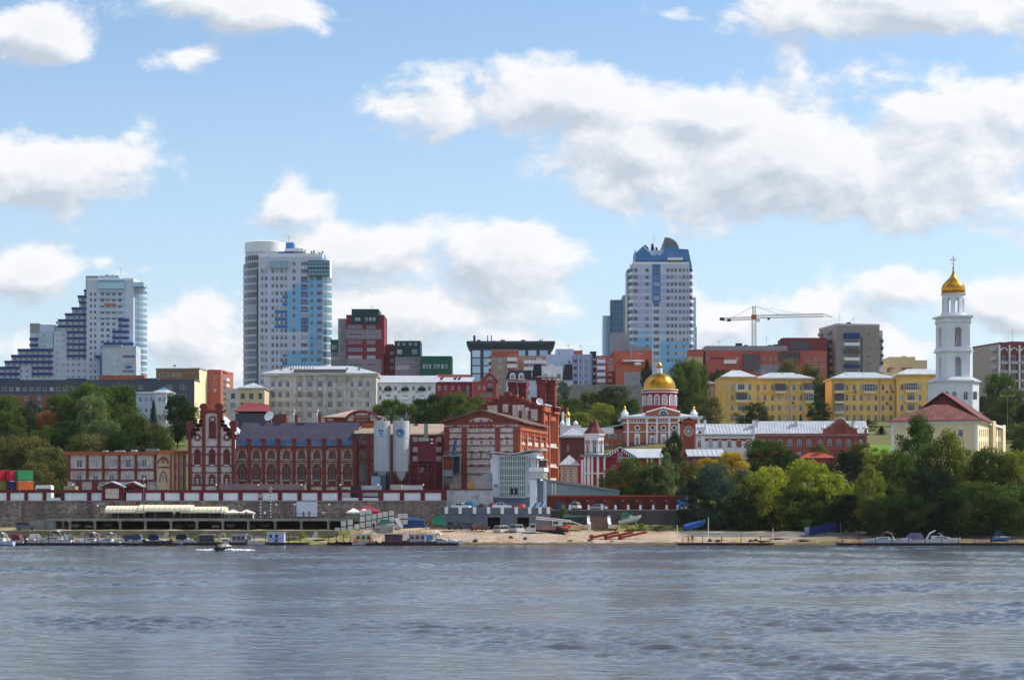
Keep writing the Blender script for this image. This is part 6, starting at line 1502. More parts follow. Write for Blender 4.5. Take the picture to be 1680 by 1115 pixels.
    MB().prism([P(*p) for p in cl][::-1],-.02,1.0,'y').build('stepped_gable',BRICKD,t.root)
    q=MB()
    for a,b in zip(st,st[1:]):
        if a[1]==b[1] and b[0]>a[0]:(x0,z0),(x1,_)=P(*a),P(*b);q.box(x0-.25,x1+.25,-.3,1.2,z0,z0+.3)
    q.build('gable_coping',BRICKO,t.root)
    for a,b,y0,y1 in ((800,816,665,676),(825,834,663,676),(841,860,664,690),(861,868,668,690),(868,882,671,690)):t.pbox('stone_panel',a,b,y0,y1,.1,STONE)
    for px in (854,869):t.pbox('blind_arch',px-2.2,px+2.2,676,688,.2,BRICKD);t.pbox('blind_arch',px-3,px+3,673.5,676,.22,BRICKD)
    HH=t.H;D=t.D
    zc=t.V(667,4,'R');t.box('upper_wall','R',0,D,HH-.01,zc-1.2,-.002,BRICKO,.8)  # right side again in orange brick, sunlight painted into the colour
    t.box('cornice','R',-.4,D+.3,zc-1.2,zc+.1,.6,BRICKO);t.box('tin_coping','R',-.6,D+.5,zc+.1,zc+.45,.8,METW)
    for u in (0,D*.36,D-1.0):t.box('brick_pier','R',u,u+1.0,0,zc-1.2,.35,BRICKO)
    for j,(y0,y1) in enumerate(((690,727),(735,760),(768,783))):
        for u0,u1,n in ((1.0,D*.36,1),(D*.36+1.0,D-1.0,3)):
            for k in range(n):
                u=u0+(u1-u0)*(k+.5)/n;za,zb=t.V(y1,u,'R'),t.V(y0,u,'R')
                t.win('R',u-.55,u+.55,za,zb,'arch',-.05,M('bricked_panel') if j==0 else G_DARK,FRAMEB);t.box('window_jamb','R',u-.85,u-.6,za,zb,.25,BRICKO);t.box('window_jamb','R',u+.6,u+.85,za,zb,.25,BRICKO)
        zz=t.V(y1+4,5,'R');t.box('brick_course','R',0,D,zz-.3,zz,.3,PLASTER)
    zz=t.V(692,4,'R')
    MB().box(1,t.W-.1,1.0,D-.1,HH-.3,t.V(676)).build('roof',DGREY,t.root)
    for (px,top,d) in ((817,622,11),(831.5,622.5,12.5),(873.5,621,6),(887,621.5,7.5)):
        u=t.U(px-1)+1.0;w=.85 if px<860 else .95;zt=t.V(top);q=MB()
        o=MB().box(u-w,u+w,d-w,d+w,t.V(668),zt-1.0).box(u-w-.18,u+w+.18,d-w-.18,d+w+.18,zt-1.0,zt).build('chimney_stack',BRICKD,t.root)
        for k in range(4):MB().box(u-w-.06,u+w+.06,d-w-.06,d+w+.06,zt-2.2-1.3*k,zt-1.9-1.3*k).build('brick_ring',BRICK,o)
        for sx in (-1,1):
            for sy in (-1,1):q.tube((u+sx*w,d+sy*w,zt),(u+sx*w,d+sy*w,zt+.45),.06,n=4)
        q.loft([[(u-w-.4,d-w-.4,zt+.45),(u+w+.4,d-w-.4,zt+.45),(u+w+.4,d+w+.4,zt+.45),(u-w-.4,d+w+.4,zt+.45)],[(u-.1,d-.1,zt+.95),(u+.1,d-.1,zt+.95),(u+.1,d+.1,zt+.95),(u-.1,d+.1,zt+.95)]]);q.build('rain_hood',M('brown_tin',(122,88,84),.6),o)
    o=MB().lathe([(.02,0),(.5,.1),(.8,.35)],n=14,cap=False).build('satellite_dish',WHITE,t.root,(t.U(884),.5,t.V(660)),smooth=True);o.rotation_euler=(R(70),0,R(30))
    # ridge fragments behind
    for a,b,y0,y1 in ((858,868,648,668),(893,905,665,672),(908,918,666,672)):t.blk('brick_fragment',a,b,y0,y1,BRICKD,8,10)
brewhouse()

# =====================================================================  river wall, terraces, garages
def rubble_mat():
    m=bpy.data.materials.new('rubble_masonry');m.use_nodes=True;MATS['rubble_masonry']=m
    nt=m.node_tree;L=nt.links.new;p=nt.nodes['Principled BSDF'];p.inputs['Roughness'].default_value=.95
    tc=nt.nodes.new('ShaderNodeTexCoord');mp=nt.nodes.new('ShaderNodeMapping');mp.inputs['Scale'].default_value=(1.3,1.3,2.2);L(tc.outputs['Object'],mp.inputs[0])
    v=nt.nodes.new('ShaderNodeTexVoronoi');v.inputs['Scale'].default_value=1.6;L(mp.outputs[0],v.inputs['Vector'])
    r=nt.nodes.new('ShaderNodeValToRGB');e=r.color_ramp.elements;e[0].color=(*lin((112,98,90)),1);e[1].color=(*lin((178,164,150)),1);q=e.new(.5);q.color=(*lin((146,128,116)),1)
    sp=nt.nodes.new('ShaderNodeSeparateColor');L(v.outputs['Color'],sp.inputs[0]);L(sp.outputs[0],r.inputs[0])
    m2=nt.nodes.new('ShaderNodeMapping');m2.inputs['Scale'].default_value=(.5,.5,.05);L(tc.outputs['Object'],m2.inputs[0])
    n=nt.nodes.new('ShaderNodeTexNoise');n.inputs['Scale'].default_value=1.0;n.inputs['Detail'].default_value=6;L(m2.outputs[0],n.inputs['Vector'])
    mr=nt.nodes.new('ShaderNodeMapRange');L(n.outputs['Fac'],mr.inputs[0]);mr.inputs[1].default_value=.46;mr.inputs[2].default_value=.66;mr.inputs[4].default_value=.75
    mx=nt.nodes.new('ShaderNodeMix');mx.data_type='RGBA';L(mr.outputs[0],mx.inputs[0]);L(r.outputs[0],mx.inputs[6]);mx.inputs[7].default_value=(*lin((112,72,52)),1)
    n2=nt.nodes.new('ShaderNodeTexNoise');n2.inputs['Scale'].default_value=.12;n2.inputs['Detail'].default_value=4;L(tc.outputs['Object'],n2.inputs['Vector'])
    mr2=nt.nodes.new('ShaderNodeMapRange');L(n2.outputs['Fac'],mr2.inputs[0]);mr2.inputs[1].default_value=.45;mr2.inputs[2].default_value=.65;mr2.inputs[4].default_value=.6
    mx2=nt.nodes.new('ShaderNodeMix');mx2.data_type='RGBA';L(mr2.outputs[0],mx2.inputs[0]);L(mx.outputs[2],mx2.inputs[6]);mx2.inputs[7].default_value=(*lin((96,94,96)),1)
    L(mx2.outputs[2],p.inputs['Base Color'])
    b=nt.nodes.new('ShaderNodeBump');b.inputs['Distance'].default_value=.12;b.inputs['Strength'].default_value=.8;L(v.outputs['Distance'],b.inputs['Height']);b.invert=True;L(b.outputs[0],p.inputs['Normal'])
    return m
RUB=rubble_mat()
WY=409.4
def river_wall():
    x0,x1=X(-150,WY),X(731,WY);t=thing('stone_river_wall','long rust-stained rubble stone wall under the white panelled fence','wall',(x0,WY,2.0))
    q=MB();n=60
    for i in range(n):      # slightly uneven bays with a battered foot
        a,b=(x1-x0)*i/n,(x1-x0)*(i+1)/n;d=.06*math.sin(i*1.7)
        q.loft([[(a,-.35+d,0),(b,-.35+d,0),(b,1.3,0),(a,1.3,0)],[(a,d,5.9),(b,d,5.9),(b,1.3,5.9),(a,1.3,5.9)]])
    q.build('masonry',RUB,t);MB().box(0,x1-x0,-.25,1.3,5.9,6.12).build('coping',CONC,t)
    for k,px in enumerate((170,205)):u=X(px,WY)-x0;MB().box(u-2.2,u+2.2,-1.2,-.36,0,5.9).build('buttress',RUB,t)
river_wall()
def fence():
    Y=WY+.3;z0=8.12;zt=Z(803,Y);x=lambda px:X(px,Y)
    t=thing('panelled_fence','long brewery fence of white panels between dark red posts','fence',(x(0),Y,z0));o=x(0);FR=M('fence_red',(108,42,48),.8,.08,.6)
    PW=M('fence_white',(236,240,244),.7,.05,.4,streak=.10)
    panels=[(-60,-22),(-16,11),(17,40),(46,70),(106,143),(150,167),(207,233),(239,264),(270,295),(302,327),(334,359),(366,391),(398,424),(430,456),(463,488),(495,521),(528,554),(629,656),(663,690),(697,724)]
    gaps=[(76,100),(561,588),(595,621)]
    allp=sorted(panels+gaps);me={}
    for a,b in allp:
        solid=(a,b) in panels;h=zt-z0-.62
        if solid:MB().box(x(a)-o,x(b)-o,.02,.12,.02,h).build('panel',PW,t)
        else:
            MB().box(x(a)-o,x(b)-o,.0,.16,0,.55).build('low_panel',PW,t)
    for (a,b),(c,d) in zip(allp,allp[1:]):
        if a==150:continue
        MB().box(x(b)-o+.003,x(c)-o-.003,-.14,.3,0,zt-z0-.6).build('post',FR,t)
    MB().box(x(724)-o+.003,x(733)-o,-.14,.3,0,zt-z0-.6).build('post',FR,t)
    MB().box(x(167)-o+.003,x(170)-o,-.14,.3,0,zt-z0-.6).build('post',FR,t)
    for a,b in ((-60,168),(204,733)):MB().box(x(a)-o,x(b)-o,-.2,.36,zt-z0-.598,zt-z0).build('top_rail',FR,t)
    # lamp balls on some posts
    for i,px in enumerate((118,236,354,423,494,558,620,694)):
        l=thing('globe_lamp','small white globe lamp on the fence line, number %d from the left' % (i+1) if False else ['white globe lamp above fence behind the left office','white globe lamp on fence left of the gable house','white globe lamp by the gable house corner on fence','white globe lamp on fence behind the left round sign','white globe lamp at end of the grey trailer','white globe lamp before the last arched windows','white globe lamp below the left silo','white globe lamp below the maroon hopper'][i],'lamp',(x(px),Y+.6,8.1),0,'globe lamps along the fence')
        MB().tube((0,0,0),(0,0,Z(796,Y)-8.1),.05).build('pole',DARKM,l);MB().ball((0,0,Z(795,Y)-8.1),.2,.2,.2,10,6).build('globe',M('lamp_globe',(235,235,230),.3),l,smooth=True)
    # gatehouse over the wall
    g=thing('gatehouse','small pale gatehouse with twin pitched roofs set in the fence','gatehouse',(x(168),Y-.5,7.6));o=x(168);zz=lambda py:Z(py,Y-.5)-7.6;w=x(204)-o
    MB().box(0,w,0,3.2,0,zz(800)).build('wall',FR,g);MB().box(.7,w-1.0,-.08,-.003,.9,zz(801)).build('stone_panel',STONE,g)
    MB().prism([(-.8,zz(800)),(w/2-.2,zz(790.5)),(w+.3,zz(799)),(w+.3,zz(797.5)),(w/2-.2,zz(789)),(-.8,zz(798.5))],-.9,3.4,'y').build('roof',METW,g);MB().prism([(0,zz(800)),(w-.1,zz(800)),(w/2-.2,zz(791))],-.05,.5,'y').build('gable',FR,g)
    MB().prism([(w*.62,zz(797)),(w+1.6,zz(790.5)),(w+3.6,zz(798.5)),(w+3.6,zz(797)),(w+1.6,zz(789)),(w*.62,zz(795.5))],1.0,4.4,'y').build('roof',METW,g);MB().box(w+.01,w+2.9,1.6,4.2,0,zz(798)).build('side_wall',FR,g)
    MB().prism([(w*.8,zz(798)),(w+2.9,zz(798)),(w+1.6,zz(791.5))],1.55,2,'y').build('gable',FR,g)
    for a,b in ((.95,1.45),(1.6,2.3),(2.5,3.0)):MB().box(a,b,-.12,-.081,zz(808),zz(803)).build('wall_plate',PLASTER,g)
    MB().box(-.2,w+.2,-.5,3.2,-3.4,-.003).build('stone_base',RUB,g)
fence()
# rendered wall, office, sheds on the right of the fence
def office():
    s=Bld('whitewashed_yard_wall','peeling whitewashed yard wall with rusty edge right of the fence','wall',731.5,809,411.8,.5,803,base=5.5)
    s.wall('F',M('peeling_whitewash',(196,196,200),.9,.08,.5,stain=(140,124,120),stain_amt=.7));s.done();s.band('rusty_coping',801.5,803.5,.08,RUST,'F')
    Y=413;s=Bld('glass_stair_office','white office with three-storey glazed front and wavy canopy roof','building',808,881,Y,9,750,base=5.6,ang=8)
    OW=M('office_white',(228,234,240),.7,.04,.4,streak=.06);s.wall('F',OW,[],[s.pr(808,881,815,840,M('plinth_and_side_shade',(104,116,134)))]);s.wall('R',OW);s.done(OW,'LB')
    g=s.blk('glazed_front',820.5,863,747,816,M('stair_glass',(84,112,118),.08),-.5,-.003);u0,u1=s.U(820.5),s.U(863);za,zb=s.V(816),s.V(747);q=MB()
    for k in range(13):x=u0+(u1-u0)*k/12;w=.07 if k % 2 else .1;q.box(x-w,x+w,-.6,-.501,za,zb)
    for py in (748,756,765.5,768.5,779.5,788.5,795,806,815.5):q.box(u0-.1,u1+.1,-.62,-.503,s.V(py)-.09,s.V(py)+.09)
    q.build('glazing_bars',M('pale_green_frame',(190,204,198),.5),g)
    for a,b in ((838,842.5),(845,849.5)):s.blk('open_pane',a,b,800,811,DARKM,-.64,-.625,g)
    z0=s.V(749.8);prof=[(-.3,.35),(2,.2),(s.W*.42,-.05),(s.W*.6,.1),(s.W*.8,.6),(s.W+1.2,.95)]
    MB().prism([(a,z0+b+.55) for a,b in prof]+[(a,z0+b+.8) for a,b in reversed(prof)],-1.6,8.5,'y').build('wavy_canopy',METW,s.root)
    MB().prism([(0,z0),(s.W,z0),(s.W,z0+.9),(s.W*.6,z0+.6),(s.W*.42,z0+.4),(0,z0+.5)],-.2,8,'y').build('upper_wall',OW,s.root)
    MB().box(-.35,-.02,-.1,3,s.V(776),s.V(752)).build('side_fin',OW,s.root);s.blk('air_conditioner',811,816,794,799,METG,-.4,-.003)
    # square sign with emblem
    o=s.blk('sign',866.5,874.5,798,807,WHITE,-.1,-.003);q=MB();a,b=s.U(866.5),s.U(874.5);c,d=s.V(807),s.V(798)
    for bx in ((a,b,c,c+.08),(a,b,d-.08,d),(a,a+.08,c+.08,d-.08),(b-.08,b,c+.08,d-.08)):q.box(bx[0],bx[1],-.14,-.101,bx[2],bx[3])
    m=(a+b)/2;q.ball((m,-.11,(c+d)/2+.1),.2,.03,.24,10,6);q.box(m-.28,m+.28,-.125,-.101,c+.2,c+.26);q.box(m-.2,m+.2,-.125,-.101,c+.12,c+.16);q.build('sign_emblem',M('sign_dark',(92,72,84)),o)
    # veranda block on the right
    v=s.blk('veranda_box',869,894,766.5,773,WHITE,-1.0,6);s.blk('slatted_screen',873,892.5,773.2,785,M('pale_green_glass',(152,168,150),.3),-.6,5.5);q=MB()
    for k in range(12):x=s.U(873)+(s.U(892.5)-s.U(873))*k/11;q.box(x-.06,x+.06,-.72,-.605,s.V(785),s.V(773.3))
    q.build('screen_bars',WHITE,s.root)
    zt,zb_=s.V(749),s.V(753);MB().loft([[(s.U(866),-1.4,zt),(s.U(894),-1.4,zb_),(s.U(894),6,zb_),(s.U(866),6,zt)],[(s.U(866),-1.4,zt-.12),(s.U(894),-1.4,zb_-.12),(s.U(894),6,zb_-.12),(s.U(866),6,zt-.12)]]).build('veranda_awning',METW,s.root)
    for px in (870,881,892):s.blk('veranda_post',px-.5,px+.5,753,766.5,FRAMEB,-.9,-.7)
    s.blk('veranda_back',868,893,754,766,M('veranda_shade',(92,64,62)),3,5);s.blk('lower_block',869.5,880,786,None,OW,-.4,5);s.blk('shaded_side',880.2,891,788,None,M('plinth_and_side_shade'),.5,6)  # blue-grey block is the office's right side, shade put into its colour
    # pergola and lean-to shed to the right
    t=Bld('pale_sloping_shed','pale green shed with long roof sloping down to the right','shed',893,1016,424,8,806,base=5.8)
    PG=M('pale_green_wall',(164,182,182),.8,.06,streak=.08);t.wall('F',PG);t.done(PG)
    P=lambda x,y:(t.U(x),t.V(y));a,b,c=P(888,787.5),P(925,793),P(1017,806.5)
    MB().prism([a,b,c,(c[0],c[1]+.35),(b[0],b[1]+.5),(a[0],a[1]+.3)],-1.0,8.3,'y').build('roof',METG,t.root);MB().prism([P(893,806),P(1015,806),P(925,793.5),P(893,789)],.01,.4,'y').build('gable_wall',PG,t.root)
    q=MB()
    for p0,p1 in (((893,812),(896.5,790)),((906,812),(906,792)),((911,812),(911,793))):q.tube((P(*p0)[0],-1.0,P(*p0)[1]),(P(*p1)[0],-1.0,P(*p1)[1]),.12,n=4)
    q.build('pergola_frame',WHITE,t.root);t.blk('red_box',889,893,803,811,M('bright_red_paint'),-1.5,-.5)
office()
def red_garages():
    s=Bld('red_garage_row','long low row of red brick garages with dark red doors','garage',888,1127,419,6,814,base=5.6)
    RG=M('garage_red',(130,54,46),.85,.08,.5);drs=[(929,943),(950,965),(977,994),(1007,1023),(1030,1046),(1053,1070),(1077,1094),(1100,1113)]
    s.wall('F',RG,rec=.35)
    s.done(RG);s.flat(DGREY,par=.25,pm=RG);s.band('eaves',811.8,814.5,.35,M('garage_eaves',(168,74,58)),'FR')
    DD=M('garage_door',(92,36,38),.7,.08)
    for a,b in drs:
        o=s.pbox('door',a,b,819,836.5,-.02,DD,inn=.1);s.pbox('door_frame',a-1,a,818,837,.14,RG);s.pbox('door_frame',b,b+1,818,837,.14,RG);s.pbox('lintel',a-1,b+1,816.8,818,.16,RG)
        d=s.pbox('door_leaf',a,b,819,837,.04,DD);c=(a+b)/2;s.pbox('door_gap',c-.25,c+.25,819,837,.06,DARKM,parent=d);s.pbox('wall_lamp',b-2.2,b-.9,820.5,822,.2,WHITE)
    s.pbox('blue_sign',888.5,898,815.5,819,.12,M('sign_blue',(70,112,160),.6));s.pbox('sign_lines',890,896.5,816.6,817.2,.125,WHITE);s.pbox('mural',912,921,822,836,.03,M('mural_blue',(58,92,120),.8,.3,2.))
    # blue gate beside the trees
    Y=414;t=thing('bright_blue_gate','bright blue sheet gate and fence at the end of the garages','gate',(X(1113,Y),Y,6.05));z=lambda py:Z(py,Y)-6.05;x=lambda px:X(px,Y)-X(1113,Y);BB=M('bright_blue_sheet',(46,140,196),.6,.06);BD=M('deep_blue_sheet',(38,104,178),.6,.06)
    MB().box(x(1113.5),x(1122),0,.1,0,z(820)).build('gate_leaf',BB,t);q=MB().loft([[(x(1122.1),0,0),(x(1139),3,0),(x(1139),3.1,0),(x(1122.1),.1,0)],[(x(1122.1),0,z(816)),(x(1139),3,z(814)),(x(1139),3.1,z(814)),(x(1122.1),.1,z(816))]]);q.build('fence_panel',BD,t)
    for px,py in ((1116.5,799),(1125.5,802)):MB().tube((x(px),.3,0),(x(px),.3,z(py)),.08,n=6).build('gate_post',BD,t)
    MB().box(x(1113.5),x(1122),-.06,-.002,z(828),z(827)).build('gate_rail',BD,t)
red_garages()
def right_wall():
    Y=404.6;x0,x1=X(896,Y),X(1420,Y);t=thing('dark_embankment_wall','dark concrete embankment wall below the red garages','wall',(x0,Y,2.0));W=x1-x0;DW=M('dark_concrete',(92,86,84),.92,.15,.4,.2,stain=(70,66,66),stain_amt=.5,streak=.25)
    MB().box(0,W,0,1.0,0,4.1).build('wall',DW,t);MB().box(-.1,W,-.12,1.1,4.103,4.3).build('coping',CONC,t)
    q=MB()
    for k in range(14):u=3+k*W/14;q.box(u,u+.12,-.05,-.002,.3,4.1)
    q.build('pilaster_strips',DW,t)
    for i,px in enumerate((925,935,966,988,1010,1031,1051,1072,1094,1112)):
        b=thing('white_bollard','%s stubby white bollard from the left on the embankment wall' % ORD[i],'bollard',(X(px,Y),Y+.5,6.3),0,'white bollards on the embankment wall');MB().prism([(-.24,0),(.24,0),(.2,.85),(.1,.98),(-.1,.98),(-.2,.85)],-.2,.2,'y').build('post',WHITE,b)
    # steps with white cheek walls
    t=thing('beach_steps','broad concrete steps with white side walls down to the beach','steps',(X(983,402),400.2,2.2));w=X(997,402)-X(983,402)
    for k in range(9):MB().box(-w,w,k*.45,4.5,k*.3,k*.3+.3).build('step',M('step_brown',(128,104,92),.9,.1),t)
    for sx in (-1,1):MB().prism([(-.6,0),(4.5,0),(4.5,3.0),(2.6,1.75),(.4,1.5),(-.6,1.3)],sx*w*1.02 if sx>0 else-w*1.02-.6,sx*w*1.02+.6 if sx>0 else-w*1.02,'x').build('side_wall',WHITE,t)
right_wall()
def boat_garage():
    s=Bld('grey_boat_garage','grey concrete boat garage with white crenel blocks along its flat roof','garage',731,903,397,14,838.5,base=1.9);s.H=6.0-s.zb
    GC=M('blue_grey_concrete',(122,128,140),.85,.08,.4,streak=.15)
    s.wall('F',GC,s.ops([(800,821,'plain'),(848.5,868,'plain')],[(848,870)]),rec=1.5,glass=M('garage_opening_dark',(20,20,22),.9),frame=FRAMED);s.done(GC)  # near-black sheets close the openings; the darkness inside is in their colour
    for a,b in ((735,753),(757,775),(779,797),(824,845)):o=s.pbox('shutter',a,b,847,870,.05,M('blue_grey_shutter',(106,116,130),.7,.06)); 
    for a in (754.7,776.5,798,822,846.5,869.5):s.pbox('pilaster',a-1.1,a+1.1,843,871,.2,GC)
    MB().box(-.15,s.W+.15,-.3,.5,s.H-.55,s.H+.55).build('parapet',M('parapet_grey',(96,106,124),.85,.06),s.root);MB().box(-.2,s.W+.2,-.36,.56,s.H+.552,s.H+.72).build('parapet_coping',CONC,s.root)
    for px in (732.5,755,778.5,801.5,824,847,869,886,899.5):u=s.U(px);MB().box(u-.32,u+.32,-.42,-.305,s.H-.5,s.H+.8).build('white_block',WHITE,s.root)
    MB().box(.1,s.W-.1,.5,s.D-.1,s.H-.3,s.H-.02).build('roof',CONC,s.root);s.pbox('poster_panel',887,900,846,866,.06,M('poster_mottled',(140,116,128),.8,.3,3.))
    MB().prism([(s.D-6,s.H),(s.D+2,s.H),(s.D+2,s.H+.6),(s.D-6,s.H+.2)],s.W-.6,s.W,'x').build('end_kerb',WHITE,s.root)
boat_garage()
# ---- café terrace on columns at the left
def terrace():
    Y0,Y1=391.5,408.6;zt=4.55;x=lambda px:X(px,Y0);x0=x(76)
    t=thing('cafe_terrace','long concrete café terrace on square columns over parked cars','terrace',(x0,Y0,2.3));h=zt-2.3;w=x(577)-x0
    TC=M('terrace_concrete',(120,118,116),.9,.1,.5,streak=.2)
    MB().box(0,w,0,Y1-Y0,h-.35,h).build('deck',TC,t);MB().box(-.05,w+.05,-.12,-.002,h-.42,h+.08).build('edge_beam',CONC,t)
    for i,px in enumerate([114,155,196.5,238,280,322.5,365,407,451,494,538.5]):
        u=x(px)-x0;MB().box(u-.22,u+.22,.3,.75,-.4,h-.36).build('column',CONC,t);MB().box(u-.35,u+.35,-.1,.9,h-.62,h-.352).build('column_head',CONC,t)
    MB().box(0,w,Y1-Y0-1.2,Y1-Y0-.8,-.2,h-.36).build('rear_wall',M('deck_shade_concrete',(70,66,64),.95),t);MB().box(x(76)-x0,x(90)-x0,.5,6,-.2,h-.36).build('store_room',CONC,t);MB().box(x(79)-x0,x(87)-x0,.44,.497,.1,1.7).build('door',METG,t)  # rear wall is dark: the shade under the deck put into its colour
    q=MB();n=150
    for k in range(n+1):u=w*k/n;q.tube((u,-.05,h),(u,-.05,h+1.0),.022,n=3)
    for z in (h+.15,h+1.0):q.tube((0,-.05,z),(w,-.05,z),.035,n=4)
    q.build('railing',DARKM,t)
    # sloping approach ramp to the left
    r=thing('terrace_ramp','low concrete ramp and landing left of the café terrace','ramp',(x(24),Y0+1,2.2));MB().prism([(0,0),(x(75)-x(24),0),(x(75)-x(24),2.2),(3.5,2.0),(0,1.0)],0,6,'y').build('ramp',CONC,r)
    q=MB(); 
    for k in range(9):u=k*.7;zz=min(2.1,1.0+u*.3);q.tube((u,0,zz),(u,0,zz+1),.03,n=4)
    q.path([(0,0,2.0),(3.5,0,3.05),(5.6,0,3.1)],.035,4);q.build('handrail',DARKM,r)
    # quay kerb in front
    k=thing('low_quay_wall','low weathered quay wall along the left shore','wall',(X(-60,384),383.9,.7));L=X(556,384)-X(-60,384);MB().box(0,L,-.15,.45,0,1.55).build('wall',M('quay_concrete',(134,124,108),.92,.14,.5,.2,stain=(104,92,76),stain_amt=.5,streak=.2),k);MB().box(0,L,-.22,.5,1.553,1.68).build('coping',CONC,k)
    for px in (132,270,334,515): 
        q=thing('broken_concrete_slab',{132:'tilted slab leaning on quay wall behind the left pontoon',270:'tilted slab on quay wall near the white runabout',334:'tilted slab on quay wall above the houseboats',515:'tilted slab on quay wall right of the blue cabin'}[px],'slab',(X(px,383),383.0,.9),R(px % 40));MB().prism([(-.6,0),(.6,0),(.9,1.2),(.2,1.4)],-.12,.12,'y').build('slab',CONC,q)
terrace()
def canopies():
    Y=396;zd=4.55;CA=M('cream_awning',(232,222,190),.8,.04,.5,streak=.05);x=lambda px:X(px,Y)
    def barrel(px0,px1,pye,pyt,depth,label,dx=0.):
        t=thing('barrel_awning',label,'awning',(x(px0),Y,zd),0,'cream barrel awnings on the terrace');w=x(px1)-x(px0);ze,zt=Z(pye,Y)-zd,Z(pyt,Y)-zd;n=8
        ys=[(0+(depth)*(1-math.cos(math.pi*k/n))/2) for k in range(n+1)];zs=[ze+(zt-ze)*math.sin(math.pi*k/n) for k in range(n+1)]
        q=MB();m=10
        for i in range(m):
            for k in range(n):
                a,b=w*i/m,w*(i+1)/m;s_=lambda f:.06*math.cos(f*math.pi*2*m/2)
                q.face([(a,ys[k],zs[k]),(b,ys[k],zs[k]),(b,ys[k+1],zs[k+1]),(a,ys[k+1],zs[k+1])])
        q.face([(w+dx,ys[k],zs[k]) for k in range(n+1)]);q.face([(0,ys[k],zs[k]) for k in range(n+1)])
        q.box(-.05,w+.05,-.05,-.01,ze-.3,ze);q.build('canvas',CA,t,smooth=40)
        for u in (.1,w/3,w*2/3,w-.1):MB().tube((u,.05,0),(u,.05,ze),.05).build('post',METG,t);MB().tube((u,depth-.05,0),(u,depth-.05,ze),.05).build('post',METG,t)
        q=MB()
        for i in range(m+1):u=w*i/m;q.path([(u,ys[k],zs[k]+.015) for k in range(n+1)],.03,3)
        q.build('hoops',METG,t)
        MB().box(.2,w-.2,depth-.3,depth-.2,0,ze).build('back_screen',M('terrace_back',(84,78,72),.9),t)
        for u in np.arange(.8,w-.6,1.6):MB().box(u-.4,u+.4,1.0,1.8,.68,.74).box(u-.05,u+.05,1.35,1.45,0,.68).build('table',WOOD,t)
    barrel(172,238,838.5,829,6,'leftmost cream barrel awning on the terrace, the lowest set');barrel(226,312,836.5,827.5,6.5,'longest cream barrel awning in the middle of the terrace');barrel(296,368,838.5,830.5,6,'right cream barrel awning with dark open end on the terrace')
    def tent(px0,px1,Y,zd,pye,pyt,label,mat,name='pavilion_tent',group=None,sides=True):
        w=X(px1,Y)-X(px0,Y);t=thing(name,label,'tent',(X(px0,Y),Y,zd),0,group);ze,zt=Z(pye,Y)-zd,Z(pyt,Y)-zd
        c=[(-.15,-.15,ze),(w+.15,-.15,ze),(w+.15,w+.15,ze),(-.15,w+.15,ze)];mid=[(w*.32,w*.32,ze+(zt-ze)*.72),(w*.68,w*.32,ze+(zt-ze)*.72),(w*.68,w*.68,ze+(zt-ze)*.72),(w*.32,w*.68,ze+(zt-ze)*.72)]
        q=MB();q.loft([c,mid,[(w/2+dx*.05,w/2+dy*.05,zt) for dx,dy in ((-1,-1),(1,-1),(1,1),(-1,1))]]);q.build('roof',mat,t)
        q=MB()
        for a,b in zip(c,c[1:]+c[:1]):q.face([a,b,(b[0],b[1],b[2]-.3),(a[0],a[1],a[2]-.3)])
        q.build('valance',mat,t)
        for a in ((0,0),(w,0),(w,w),(0,w)):MB().tube((*a,0),(*a,ze),.05).build('post',METG,t)
        if sides:MB().box(.05,w-.05,w-.1,w-.02,0,ze-.3).box(w-.08,w-.02,.1,w-.1,0,ze-.3).build('side_curtain',M('tent_curtain',(206,198,186),.85),t)
    CW=M('tent_white',(226,218,206),.8,.04)
    tent(369,392,394,4.55,840.5,835.5,'left of two small cream tents on the terrace',CW,group='small tents on the terrace');tent(392.6,414.5,394,4.55,840.5,835.5,'right of two small cream tents on the terrace',CW,group='small tents on the terrace')
    tent(570,589,395,4.0,839.5,833,'white peaked tent in front of the red pavilion, left',M('tent_bright',(232,232,230),.8));tent(588,607,394.2,4.0,839.5,834,'white peaked tent in front of the red pavilion, right',MATS['tent_bright'])
    tent(583,621,399.5,4.0,838.5,829,'red pavilion roof behind the two white tents',M('crimson_awning',(150,40,66),.8,.05),'red_pavilion')
    # white screen on the wall
    s=thing('white_screen','large blank white screen standing against the stone wall','screen',(X(486.5,408),408,4.5));w=X(520.5,408)-X(486.5,408);MB().box(0,w,0,.12,Z(847,408)-4.5,Z(822.5,408)-4.5).build('sheet',M('screen_white',(206,212,224),.7,.03),s)
    for u in (.2,w-.2):MB().tube((u,.2,0),(u,.2,Z(823,408)-4.5),.06).build('post',METG,s)
    # round no-anchoring signs on banded posts
    for px,pyc,lab in ((427.5,813,'round red-rimmed no-anchoring sign on banded post, lower and left'),(444,801.5,'round red-rimmed no-anchoring sign on banded post, taller and right')):
        Y=392.5;s=thing('anchor_sign',lab,'sign',(X(px,Y),Y,4.5),0,'river signs');zc=Z(pyc,Y)-4.5;rr=.52;q=MB();n=int(zc/.3)
        for k in range(n):q.tube((0,0,k*.3),(0,0,k*.3+.3),.09,n=8,m=k % 2)
        q.build('banded_post',[BLACK,WHITE],s)
        d=MB().lathe([(0,0),(rr,0),(rr,.05),(0,.05)],n=24).build('disc',M('sign_red',(170,44,48),.6),s,(0,-.1,zc));d.rotation_euler=(R(90),0,0)
        d=MB().lathe([(0,0),(rr*.78,0),(rr*.78,.02),(0,.02)],n=24).build('disc_face',M('sign_white',(222,222,220),.6),s,(0,-.152,zc));d.rotation_euler=(R(90),0,0)
